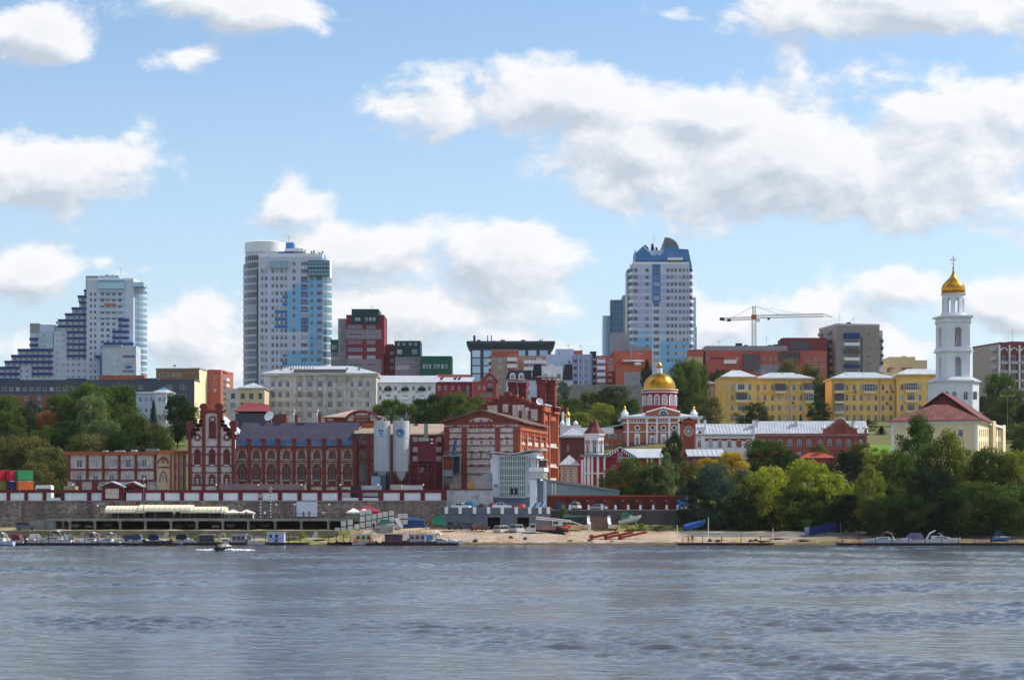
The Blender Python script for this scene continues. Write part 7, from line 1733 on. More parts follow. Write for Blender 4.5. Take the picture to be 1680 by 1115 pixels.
        q=MB();y=-.19;q.tube((0,y,zc+.24),(0,y,zc-.24),.035,n=5);q.tube((-.14,y,zc+.14),(.14,y,zc+.14),.03,n=5);q.path([(.24*math.cos(R(a)),y,zc-.02+.24*math.sin(R(a))) for a in range(200,345,20)],.035,5);q.build('anchor_symbol',BLACK,s);q=MB();q.tube((-.3,y-.03,zc+.3),(.3,y-.03,zc-.3),.045,n=5);q.build('slash',MATS['sign_red'],s)
canopies()
def ibc_tanks():
    IW=M('tank_plastic',(238,238,234),.5,.04);cage=DARKM
    tank=MB().box(.04,.96,.04,.96,.14,1.1).mesh('tank',IW);q=MB()
    for k in range(5):u=.02+.96*k/4;q.tube((u,0,0),(u,0,1.12),.012,n=4);q.tube((0,u,0),(0,u,1.12),.012,n=4);q.tube((1,u,0),(1,u,1.12),.012,n=4)
    for z in (.15,.48,.8,1.12):q.path([(0,0,z),(1,0,z),(1,1,z),(0,1,z),(0,0,z)],.013,4)
    q.box(0,1,0,1,0,.12);cg=q.mesh('cage',cage)
    spots=[]
    Y=385
    for (px,py,n) in ((549,885,2),(559,884,3),(570,882,3),(581,879,2),(590,876,4),(600,874,4),(609,872,3),(619,870,3),(628,868,3),(638,866,3)):
        spots += [(px,py,k,385+(885-py)*.45) for k in range(n)]
    for (px,py,n) in ((652,861,2),(660.5,861,2)):spots += [(px,py,k,400) for k in range(n)]
    for px,py,k,Y in spots:
        zb=Z(py,Y)+k*1.14
        ki=sorted({q[0] for q in spots}).index(px);t=thing('liquid_tank','white caged cube tank, %s from the ground in the %s stack from the left' % (ORD[k],ORD[ki]),'tank',(X(px,Y),Y,zb),0,'stacked cube tanks by the ramp');obj('tank',tank,t);obj('cage',cg,t)
    # ramp under the tanks
    r=thing('tank_ramp','earth ramp with concrete edge under the stacked white tanks','ramp',(X(546,385),384.6,0));w=X(648,391)-X(546,385)
    MB().prism([(0,0),(w,0),(w,3.2),(0,.6)],0,9,'y').build('ramp',CONC,r)
    b=thing('blue_tarp_heap','tall blue tarpaulin-covered heap behind the white tanks','heap',(X(676,400),401,2.6));q=MB()
    q.loft([[(-2.2,-1,0),(2.6,-1,0),(2.6,1.5,0),(-2.2,1.5,0)],[(-2.1,-.9,1.7),(2.2,-.8,1.6),(2.1,1.3,1.7),(-2,1.3,1.9)],[(-1.5,-.3,2.2),(.8,-.2,2.0),(.7,.7,2.1),(-1.3,.7,2.3)]]);q.build('tarpaulin',M('navy_tarp',(34,70,120),.6,.12,1.),b)
    b=thing('long_red_sheet_box','long red metal box beneath the red pavilion','box',(X(610,394),394,3.2));MB().box(0,3.2,0,1.2,0,1.0).box(-.05,3.25,-.05,1.25,1.0,1.08).build('box',M('bright_red_paint'),b)
ibc_tanks()
def containers():
    def box(px,Y,z,L,ang,rgb,label,h=2.05,w=2.1):
        t=thing('shipping_container',label,'container',(X(px,Y),Y,z),R(-ang),'containers behind the fence');m=M('container_%d_%d_%d' % rgb,rgb,.6,.07,.6)
        MB().box(0,w,0,L,.08,h).build('body',m,t);q=MB()
        for k in range(int(L/.4)):q.box(w+.001,w+.05,.2+k*.4,.38+k*.4,.15,h-.1)
        for k in range(5):q.box(.1+k*w/5,.28+k*w/5,-.05,-.001,.15,h-.1)
        q.build('corrugation',m,t)
        for a in (0,w):MB().box(a-.06,a+.06,-.06,.08,0,h+.04).build('corner_post',m,t)
        MB().box(w*.48,w*.52,-.08,-.052,.2,h-.15).build('lock_bar',METG,t)
    Y=418
    box(-12,Y,10.1,3,50,(150,140,70),'olive yellow container, bottom row at the left edge');box(-13,Y,12.2,3,50,(196,40,60),'red container on top at the left edge');box(10,Y,10.1,3,50,(48,64,112),'navy blue container, bottom row beside the orange one');box(9,Y,12.2,3,50,(206,50,78),'crimson container, top row next to the green one',2.0)
    box(23.5,Y,10.1,3.2,52,(216,110,46),'bright orange container, bottom row right end');box(23,Y,12.2,3.2,52,(60,150,96),'green container with pale side on top at the right end')
    q=thing('container_stand','earth bank behind the fence under the containers','bank',(X(-40,Y),Y-1.5,7.9));MB().box(0,X(60,Y)-X(-40,Y),0,7,0,2.19).build('bank',M('container_bank',(110,104,96),.9),q)
containers()
def trailers():
    def trailer(px0,px1,pyt,Y,rgb,label,cab=None,ribs=True):
        w=X(px1,Y)-X(px0,Y);t=thing('truck_trailer',label,'trailer',(X(px0,Y),Y,8.05));m=M('trailer_%d_%d_%d' % rgb,rgb,.6,.06,.5);h=Z(pyt,Y)-8.05
        MB().box(0,w,0,2.4,.95,h).build('box',m,t);q=MB();n=int(w/.55)
        for k in range(n):q.box(k*w/n+.08,k*w/n+.3,-.04,-.002,1.0,h-.06)
        if ribs:q.build('ribs',m,t)
        for u in (w*.15,w*.75,w*.88):MB().lathe([(0,-.12),(.45,-.12),(.45,.12),(0,.12)],n=14).build('wheel',BLACK,t,(u,.25,.5)).rotation_euler=(R(90),0,0)
        MB().box(.2,w-.2,.6,1.8,.6,.948).build('chassis',DARKM,t)
        if cab:
            c=MB().prism([(-2.2,.5),(-.15,.5),(-.15,2.7),(-1.5,2.7),(-2.0,1.8),(-2.2,1.6)],.1,2.3,'y').build('cab',M('cab_white',(210,210,212),.4),t);MB().box(-1.75,-.7,.05,.098,1.7,2.4).build('side_window',G_DARK,c)
    trailer(360,500,793.5,416,(150,128,132),'long pinkish grey ribbed trailer behind the fence');trailer(576,592,797,414,(40,44,66),'dark navy truck box seen through the fence gap',True,False);trailer(592.5,626,796,417,(196,198,210),'white lorry trailer under the left silo');trailer(640,659,794.5,416,(190,180,174),'short pale trailer between the silos');trailer(659.5,694,795.5,418,(206,202,214),'white trailer with lilac tint below the maroon hopper');trailer(773,809,789,414.5,(196,186,186),'pale trailer with orange front end beside the office');trailer(104,124,797,414.8,(170,160,120),'yellowish patterned trailer near the gatehouse')
    b=thing('white_bus','white bus roof showing above the left fence','bus',(X(58,415),415,8.05));MB().prism([(0,.4),(3.2,.4),(3.2,3.0),(2.9,3.2),(.3,3.2),(0,3.0)],0,2.4,'y').build('body',WHITE,b);MB().box(.2,3.0,-.03,-.002,1.7,2.5).build('window_strip',G_DARK,b)
    o=thing('orange_container_end','short orange tank frame on the yard wall trailer','frame',(X(771,413),413,9.9));MB().box(-.2,.7,0,.8,0,2.0).build('frame',M('ochre_paint',(204,142,60),.7),o)
    l=thing('grey_chute','slanting pale grey conveyor cover left of the glass office','chute',(X(787,416),416,10.5));z=lambda py:Z(py,416)-10.5;MB().prism([(0,z(791)),(2.9,z(787)),(2.9,z(774.5)),(.6,z(777.5))],0,2.5,'y').build('cover',M('chute_grey',(176,176,180),.6),l)
trailers()

# =====================================================================  cars, boats, docks
def paint(rgb):return M('car_%d_%d_%d' % rgb,rgb,.28,.03,.5,spec=.5)
WHEEL=MB().lathe([(0,-.11),(.2,-.11),(.22,-.1)],n=14,m=1).lathe([(.22,-.1),(.32,-.1),(.33,0),(.32,.1),(.22,.1),(0,.08)],n=14,m=0).mesh('wheel',[BLACK,METG])
def car(kind,px,py,Y,rz,rgb,label,group='parked cars',z=None):
    """rz: 0 = long side to the camera, nose to the right; 90 = tail towards the camera"""
    k={'sedan':dict(L=4.4,H=1.42,prof=[(-2.2,.35),(2.2,.35),(2.22,.62),(2.0,.82),(1.0,.92),(-1.45,.95),(-2.15,.9),(-2.22,.6)],cab=[(-1.5,.93),(1.05,.9),(.35,1.4),(-.9,1.42)]),
         'suv':dict(L=4.5,H=1.75,prof=[(-2.2,.42),(2.2,.42),(2.25,.75),(2.1,1.0),(1.05,1.1),(-2.2,1.1),(-2.25,.7)],cab=[(-2.15,1.08),(1.1,1.08),(.45,1.7),(-1.95,1.74)]),
         'van':dict(L=4.4,H=2.05,prof=[(-2.1,.5),(2.1,.5),(2.2,.9),(2.05,1.25),(-2.15,1.25),(-2.2,.8)],cab=[(-2.15,1.23),(2.04,1.23),(1.6,1.95),(-2.05,2.0)])}[kind]
    x=X(px,Y);zz=Z(py,Y) if z is None else z
    t=thing('car' if kind != 'van' else 'minivan',label,'car' if kind != 'van' else 'van',(x,Y,zz),R(rz),group);t.scale=(.86,)*3;P=paint(rgb);hw=.86
    q=MB();n=len(k['prof']);s=lambda p,w:(p[0],w,p[1])
    q.loft([[s((p[0]*.985,p[1]),-hw) for p in k['prof']],[s(p,-hw*.93) for p in k['prof']],[s(p,hw*.93) for p in k['prof']],[s((p[0]*.985,p[1]),hw) for p in k['prof']]]);q.build('body',P,t,smooth=35)
    c=k['cab'];q=MB();b=[c[0],c[1]];tp=[c[3],c[2]]
    q.loft([[(c[0][0],-hw*.95,c[0][1]),(c[1][0],-hw*.95,c[1][1]),(c[1][0],hw*.95,c[1][1]),(c[0][0],hw*.95,c[0][1])],[(c[3][0],-hw*.74,c[3][1]),(c[2][0],-hw*.74,c[2][1]),(c[2][0],hw*.74,c[2][1]),(c[3][0],hw*.74,c[3][1])]]);q.build('glasshouse',G_DARK,t)
    q=MB().box(c[3][0]-.04,c[2][0]+.04,-hw*.76,hw*.76,c[2][1]-.02,c[3][1]+.05)
    for sy in (-1,1):
        for f in (0,.42,.8,1):
            a=Vector((c[0][0]+(c[1][0]-c[0][0])*f,sy*hw*.96,c[0][1]));e=Vector((c[3][0]+(c[2][0]-c[3][0])*f,sy*hw*.76,c[2][1]));q.tube(a,e,.05,n=4)
    q.build('roof',P,t)
    for wx in (-1.35,1.35):
        for sy in (-1,1):o=obj('wheel',WHEEL,t,(wx,sy*.74,.33));o.rotation_euler=(R(90),0,0)
    for sy in (-1,1):
        MB().box(2.1,2.24,sy*.6-.16,sy*.6+.16,.66,.8).build('headlight',M('lamp_glass',(226,228,230),.1),t);MB().box(-2.27,-2.15,sy*.64-.12,sy*.64+.12,.7,.9).build('tail_light',M('tail_red',(150,20,24),.3),t)
    return t
car('van',823,876.5,389,62,(196,190,178),'grey-white minivan, left of two by the boat garage','minivans on the beach');car('van',848,875,390,66,(176,186,184),'pale green minivan, right of two by the boat garage','minivans on the beach')
car('suv',747,868.5,392,60,(44,42,48),'black jeep parked before the grey boat garage','cars on the beach');car('sedan',766,867,393,12,(64,78,82),'dark green sedan beside the black jeep','cars on the beach');car('sedan',786,869.5,391,35,(92,58,56),'maroon hatchback right of the dark sedan','cars on the beach')
car('suv',945,836,413,76,(206,208,212),'white off-roader in front of the red garages','cars by the red garages');car('sedan',981,836.5,412,150,(150,160,172),'silver sedan in front of the red garages','cars by the red garages');car('sedan',1133,837,411,25,(226,228,230),'white sedan next to the bright blue gate','cars by the red garages');car('suv',1150,837,412,25,(214,216,220),'white crossover at the edge of the trees','cars by the red garages');car('sedan',1162,837,414,20,(60,60,64),'dark car in shade under the trees','cars by the red garages')
car('sedan',823,834.5,403,5,(226,228,230),'white sedan on the boat garage roof','cars on the garage roof');car('sedan',757,835,404,-20,(214,218,224),'white and blue car at left of the garage roof','cars on the garage roof')
car('suv',42,869,389,15,(84,92,110),'slate blue car on the ramp left of the terrace','cars by the terrace')
for i,(px,c,l) in enumerate(((129,(190,192,196),'white car under the terrace, first bay'),(149,(176,180,180),'pale car under the terrace, second bay'),(178,(60,62,68),'dark car under the terrace, third bay'),(293,(70,72,78),'dark grey car under the terrace below the tents'),(312,(54,56,62),'black car under the terrace left of a column'),(357,(186,188,190),'white car under the terrace below the cream tents'),(380,(110,114,120),'grey car under the terrace below the tents'),(412,(70,66,70),'dark car under the terrace by the signs'),(434,(58,60,66),'dark car under the terrace below the banded posts'))):
    car('sedan' if i % 2 else 'suv',px,869,398,80+7*i % 30,c,l,'cars parked under the terrace',z=2.55)
for i,(px,py,Y,c,l) in enumerate(((283,714,505,(60,62,70),'dark car parked on the bank by the gable house'),(297,714,506,(196,200,206),'white car parked on the bank by the gable house'))):car('sedan',px,py,Y,8,c,l,'cars on the left bank',z=ground(X(px,Y),Y))
for i,(px,Y,c,l) in enumerate(((1664,545,(190,194,200),'silver car on the road at the right edge'),(1674,547,(196,180,176),'pale bus-like car on the road at the right edge'))):car('van' if i else 'sedan',px,712,Y,5,c,l,'cars at the right edge',z=ground(X(px,Y),Y))
def truck_crane():
    Y=388;t=thing('truck_crane','white truck crane with folded lattice boom on the beach','truck',(X(902,Y),Y,Z(878.5,Y)),R(3));CW=M('truck_white',(206,204,200),.5,.08)
    MB().prism([(-4.4,.6),(-2.7,.6),(-2.7,2.3),(-3.6,2.35),(-3.9,1.7),(-4.5,1.5)],-1.1,1.1,'y').build('cab',CW,t);MB().box(-3.75,-2.85,-1.13,-1.102,1.55,2.15).build('side_window',G_DARK,t)
    MB().box(-2.65,3.4,-1.0,1.0,.75,1.15).build('bed',DARKM,t);MB().box(-2.5,1.0,-1.1,1.1,1.152,1.9).build('side_board',M('weathered_pink_board',(170,140,132),.8,.2,1.5),t)
    q=MB()
    for k in range(8):q.box(-2.5+k*.45,-2.44+k*.45,-1.16,-1.102,1.15,1.95)
    q.build('stakes',RUST,t)
    for u in (-3.4,.9,2.1):
        for sy in (-1,1):o=obj('wheel',WHEEL,t,(u,sy*.9,.5),scale=(1.5,1.5,1.6));o.rotation_euler=(R(90),0,0)
    MB().box(.4,2.4,-.9,.9,1.9,2.9).build('crane_cabin',CW,t);MB().box(.6,1.5,-.93,-.902,2.2,2.75).build('cabin_window',G_DARK,t)
    q=MB()
    for a,b in (((-2.6,-.4,3.2),(4.0,-.3,2.6)),((-2.6,.4,3.2),(4.0,.3,2.6)),((-2.6,0,3.6),(4.0,0,2.9)),((4,0,2.7),(6.2,0,2.0))):q.tube(a,b,.11,n=5)
    for k in range(14):f=k/13;g=(k+1)/13;q.tube((-2.6+6.6*f,-.4,3.2-.6*f),(-2.6+6.6*min(1,g),0,3.6-.7*min(1,g)),.05,n=4);q.tube((-2.6+6.6*f,.4,3.2-.6*f),(-2.6+6.6*min(1,g),-.4,3.2-.6*min(1,g)),.05,n=4)
    q.build('boom',CW,t)
    h=thing('orange_hull_on_trailer','orange-red boat hull on a trailer behind the truck crane','boat',(X(917,390),390,Z(876,390)),R(8));hull_mesh(4.6,1.7,1.1,M('hull_orange',(206,84,58),.5,.08),h,z0=.55,deck=M('hull_orange_deck',(160,70,56))); 
    for u in (-.6,.5):o=obj('wheel',WHEEL,h,(u,-.7,.35));o.rotation_euler=(R(90),0,0)
    MB().box(-2.0,1.9,-.4,.4,.4,.54).build('trailer_frame',DARKM,h);MB().box(-2,1.6,-.87,-.83,1.3,1.38).build('stripe',WHITE,h)
def hull_mesh(L,B,H,mat,parent,z0=-.25,deck=None,sheer=.25,loc=(0,0,0)):
    """lofted hull, bow towards +x"""
    rings=[];n=9;top=[]
    for i in range(n+1):
        f=i/n;x=-L/2+L*f;w=B/2*(1-max(0,(f-.45)/.55)**2.2)*(.88+.12*min(1,f*4));w=max(w,.03);k=H*(1+sheer*f*f);keel=z0+(H*.75*max(0,(f-.7)/.3)**2)
        rings.append([(x,-w,z0+k),(x,-w*.86,z0+k*.45+(keel-z0)*.4),(x,0,keel),(x,w*.86,z0+k*.45+(keel-z0)*.4),(x,w,z0+k)]);top.append((x,w,z0+k))
    q=MB().loft(rings,0,True,False);o=q.build('hull',mat,parent,loc,smooth=40)
    q=MB()
    for a,b in zip(top,top[1:]):q.face([(a[0],-a[1]*.95,a[2]-.1),(b[0],-b[1]*.95,b[2]-.1),(b[0],b[1]*.95,b[2]-.1),(a[0],a[1]*.95,a[2]-.1)])
    q.build('deck',deck or M('deck_pale',(206,200,192),.6),parent,loc)
    g=MB()
    for sy in (-1,1):g.path([(p[0],sy*p[1],p[2]) for p in top],.04,4)
    g.build('gunwale',M('gunwale_trim',(150,146,144),.5),parent,loc);return o
truck_crane()
def boat(kind,px,Y,rz,L,hullc,label,topc=None,z=0.,tilt=0.,group='moored boats',name='motorboat'):
    t=thing(name,label,'boat',(X(px,Y),Y,z),R(rz),group);B=L*.36;H=L*.15+.15;hm=M('hull_%d_%d_%d' % hullc,hullc,.35,.05,.6);tc=topc and M('canopy_%d_%d_%d' % topc,topc,.7,.08,.8);WH=M('boat_white',(226,226,226),.35,.04)
    hull_mesh(L,B,H,hm,t,z0=-.22);zt=H-.22
    if kind=='runabout':
        MB().prism([(-.1*L,zt),(.33*L,zt),(.2*L,zt+.28),(-.05*L,zt+.34)],-B*.34,B*.34,'y').build('foredeck',WH,t)
        MB().loft([[(.08*L,-B*.36,zt+.2),(.14*L,0,zt+.22),(.08*L,B*.36,zt+.2)],[(-.02*L,-B*.33,zt+.75),(.03*L,0,zt+.78),(-.02*L,B*.33,zt+.75)]],0,False,False).build('windscreen',G_TEAL,t);MB().box(-.3*L,-.12*L,-B*.3,B*.3,zt-.05,zt+.35).build('seats',M('seat_vinyl',(190,180,176),.6),t)
        if tc:MB().prism([(-.36*L,zt+.35),(-.3*L,zt+1.2),(-.02*L,zt+1.25),(.06*L,zt+.75),(-.02*L,zt+.3)],-B*.38,B*.38,'y').build('canopy',tc,t,smooth=50)
    if kind=='cruiser':
        MB().prism([(-.18*L,zt),(.36*L,zt),(.22*L,zt+.45),(.05*L,zt+.62),(-.18*L,zt+.6)],-B*.38,B*.38,'y').build('cabin',WH,t);MB().prism([(-.12*L,zt+.25),(.2*L,zt+.22),(.12*L,zt+.42),(-.12*L,zt+.45)],-B*.385,B*.385,'y').build('cabin_window',G_DARK,t)
        MB().loft([[(.07*L,-B*.34,zt+.6),(.1*L,0,zt+.62),(.07*L,B*.34,zt+.6)],[(-.02*L,-B*.3,zt+1.15),(.0*L,0,zt+1.18),(-.02*L,B*.3,zt+1.15)]],0,False,False).build('windscreen',G_TEAL,t)
        q=MB()
        for sy in (-1,1):q.path([(-.3*L,sy*B*.4,zt),(-.22*L,sy*B*.38,zt+1.1),(-.1*L,sy*B*.3,zt+1.55)],.07,6)
        q.tube((-.1*L,-B*.3,zt+1.55),(-.1*L,B*.3,zt+1.55),.07);q.build('radar_arch',WH,t)
        if tc:MB().prism([(-.34*L,zt+1.25),(-.02*L,zt+1.6),(.03*L,zt+1.2),(-.0*L,zt+1.45),(-.3*L,zt+1.1)],-B*.36,B*.36,'y').build('canopy',tc,t)
    if kind=='house':
        MB().box(-.38*L,.28*L,-B*.38,B*.38,zt-.05,zt+1.25).build('cabin',tc or WH,t);MB().box(-.42*L,.34*L,-B*.44,B*.44,zt+1.253,zt+1.4).build('roof',M('house_roof',(190,186,184),.7),t)
        n=max(3,int(L/1.4))
        for k in range(n):u=-.36*L+(.62*L)*(k+.5)/n;MB().box(u-.28,u+.28,-B*.38-.03,-B*.38-.002,zt+.5,zt+1.05).build('window',G_DARK,t)
        q=MB()
        for k in range(9):u=-.46*L+.9*L*k/8;q.tube((u,-B*.46,zt-.05),(u,-B*.46,zt+.7),.025,n=4)
        q.tube((-.46*L,-B*.46,zt+.7),(.44*L,-B*.46,zt+.7),.03,n=4);q.build('railing',METG,t)
    if kind=='open':
        for u in (-.2,.08):MB().box(u*L-.15,u*L+.15,-B*.4,B*.4,zt-.15,zt-.08).build('thwart',WOOD,t)
        if tc:MB().loft([[(-.45*L,-B*.46,zt),(.42*L,-.1,zt+.05),(.42*L,.1,zt+.05),(-.45*L,B*.46,zt)],[(-.42*L,-.12,zt+.5),(.38*L,-.05,zt+.3),(.38*L,.05,zt+.3),(-.42*L,.12,zt+.5)]]).build('cover',tc,t)
    if kind in ('runabout','open'):q=MB().box(-.56*L,-.49*L,-.16,.16,zt-.2,zt+.4).box(-.55*L,-.51*L,-.06,.06,zt-.75,zt-.2);q.build('outboard_motor',DARKM,t)
    if tilt:t.rotation_euler=(0,R(tilt),R(rz))
    return t
W_=(222,222,224);PK=(206,190,190)
boat('cruiser',-1,358,176,5.2,(190,202,220),'blue and white cabin boat cut by the left edge',name='cabin_boat')
for px,Y,rz,L,k,c,tc,l in (
    (22,364,165,4.6,'runabout',W_,(120,60,70),'white runabout with dull red cover, far left'),(43,365,170,5.6,'runabout',W_,None,'white low runabout left of the arched cruiser'),(64,366,12,5.2,'runabout',PK,(214,206,206),'white-pink runabout beside the arched cruiser'),
    (90,364,172,6.6,'cruiser',(226,220,222),(70,66,84),'white cruiser with tall curved radar arch'),(118,366,20,4.4,'runabout',PK,(150,160,160),'small pale runabout right of the arched cruiser'),(134,364,15,4.2,'runabout',W_,None,'small white open runabout mid left pontoon'),
    (150,365,168,4.8,'cruiser',(196,186,190),(150,120,130),'small grey-pink cabin boat at mid pontoon'),(163,366,14,4.0,'runabout',(176,90,100),(190,160,160),'reddish runabout at mid pontoon'),(178,364,170,4.6,'cruiser',W_,(120,116,124),'white cabin boat with grey canopy on the left pontoon'),
    (198,365,10,4.8,'runabout',W_,None,'plain white runabout right of the grey-canopied cabin boat'),(214,366,14,4.2,'runabout',(70,74,92),(60,64,84),'dark blue runabout behind the white speedboat'),(231,364,-8,5.0,'runabout',W_,(70,80,110),'white speedboat with navy canopy near pontoon end'),
    (260,362,-5,5.0,'runabout',(58,44,64),(46,52,92),'dark boat with navy cover at the pontoon end'),(306,364,-4,5.2,'runabout',W_,(40,44,52),'white speedboat with black canopy right of the pontoon'),
    (341,364,2,3.8,'house',(120,100,118),(86,76,100),'first purple-grey houseboat of the row of three'),(369,364,4,3.8,'cruiser',(214,206,214),(196,188,200),'pale lilac cabin boat between two houseboats'),(394,364,-3,3.8,'house',(206,200,206),(176,168,182),'pale houseboat with rounded windows, third of the row'),(411,365,4,4.0,'runabout',(130,134,140),(120,128,132),'small grey covered boat at end of houseboats'),(426,363,6,4.4,'open',PK,None,'open pale skiff left of the blue cabin'),
    (598,362,6,4.4,'house',(206,210,216),(226,218,170),'cabin boat with yellowish roof and life rings'),(648,362,3,4.8,'house',(96,44,54),(110,66,70),'maroon houseboat with dark windows'),(687,363,0,4.4,'house',(88,40,52),(206,202,206),'maroon-hulled boat with white deckhouse'),(722,362,-6,4.6,'cruiser',(36,42,72),(214,220,222),'navy-hulled cruiser with white cabin'),(739,361,-14,4.6,'runabout',W_,None,'white bow-first runabout at the right of the moorings'),(709,365,8,4.4,'runabout',(206,212,216),(90,140,190),'small boat with light blue awning behind cruisers'),(673,366,10,4.2,'cruiser',W_,None,'white flybridge boat behind the maroon houseboats'),
    (570,363,0,3.6,'open',(60,48,50),None,'dark workboat beside the tyre-hung jetty')):
    boat(k,px,Y,rz,L,c,l,tc,name={'house':'houseboat','cruiser':'cabin_boat','open':'rowing_boat'}.get(k,'motorboat'))
for px,Y,rz,L,k,c,tc,l in ((1450,362,172,6.2,'cruiser',(206,212,226),(130,90,100),'white cabin boat with red-trimmed top, leftmost at right moorings'),(1492,361,168,6.6,'runabout',W_,(120,120,150),'white motorboat with lilac framed canopy, middle of right moorings'),(1541,361,-6,7.4,'cruiser',(222,226,228),None,'long white sleek cruiser, rightmost at right moorings')):boat(k,px,Y,rz,L,c,l,tc,group='boats at the right moorings',name='cabin_boat')
boat('runabout',1642,374,8,3.6,(70,120,190),'small blue boat drawn up at the far right',(40,56,90),z=.7,group='boats ashore'); 
t=boat('runabout',638,388,6,5.4,(176,178,176),'grey boat with green cover parked on the beach',(70,130,110),z=2.5,group='boats ashore');MB().box(-2.4,2.6,-.6,.6,-.75,-.55).build('trailer_frame',DARKM,t);MB().loft([[(1.7,-.5,.8),(2.6,-.5,.2),(2.6,.5,.2),(1.7,.5,.8)],[(1.0,-.5,2.1),(1.9,-.5,2.2),(1.9,.5,2.2),(1.0,.5,2.1)]]).build('upright_sail_cover',WHITE,t)
for u in (-.9,1.0):o=obj('wheel',WHEEL,t,(u,-.75,-.85));o.rotation_euler=(R(90),0,0)
t=boat('runabout',1034,398,4,4.6,(214,216,214),'white boat with green canopy raised on a stand above the beach',(30,130,96),z=4.0,tilt=-12,group='boats ashore')
for u in (-.8,1.0):MB().tube((u,-.5,-1.3),(u,-.3,.1),.09).build('stand_leg',METG,t);MB().tube((u,.5,-1.3),(u,.3,.1),.09).build('stand_leg',METG,t)
boat('open',1141,392,-12,4.4,(40,96,180),'blue tarpaulin-covered boat beached on its side',(44,104,190),z=3.0,tilt=-16,group='boats ashore');boat('open',941,400,4,4.6,(22,58,58),'dark green tarpaulin-covered boat beside the steps',(18,70,66),z=4.2,group='boats ashore')
def speedboat():
    Y=311;t=boat('runabout',368,Y,62,3.8,(40,38,44),'black speedboat heading for the shore with people aboard',None,group='boats under way');t.location.z=.12
    f=MB();r=np.random.default_rng(3)
    for k in range(260):
        s=r.choice((-1,1));d=r.uniform(.4,3.4);x=s*(d*1.05+r.normal(0,.3));y=-.6+r.normal(0,.35+.1*d)+.25*d;h=max(.04,.30-.045*d)*r.uniform(.4,1.2);w=r.uniform(.15,.5)
        f.ball((x,y,.05),w,w*.6,h,6,3,t0=0)
    o=f.build('boat_wake',M('foam',(226,230,236),.9,.04),None,(X(368,Y),Y,.0),smooth=True);tag(o,None,None,None,'stuff')
speedboat()
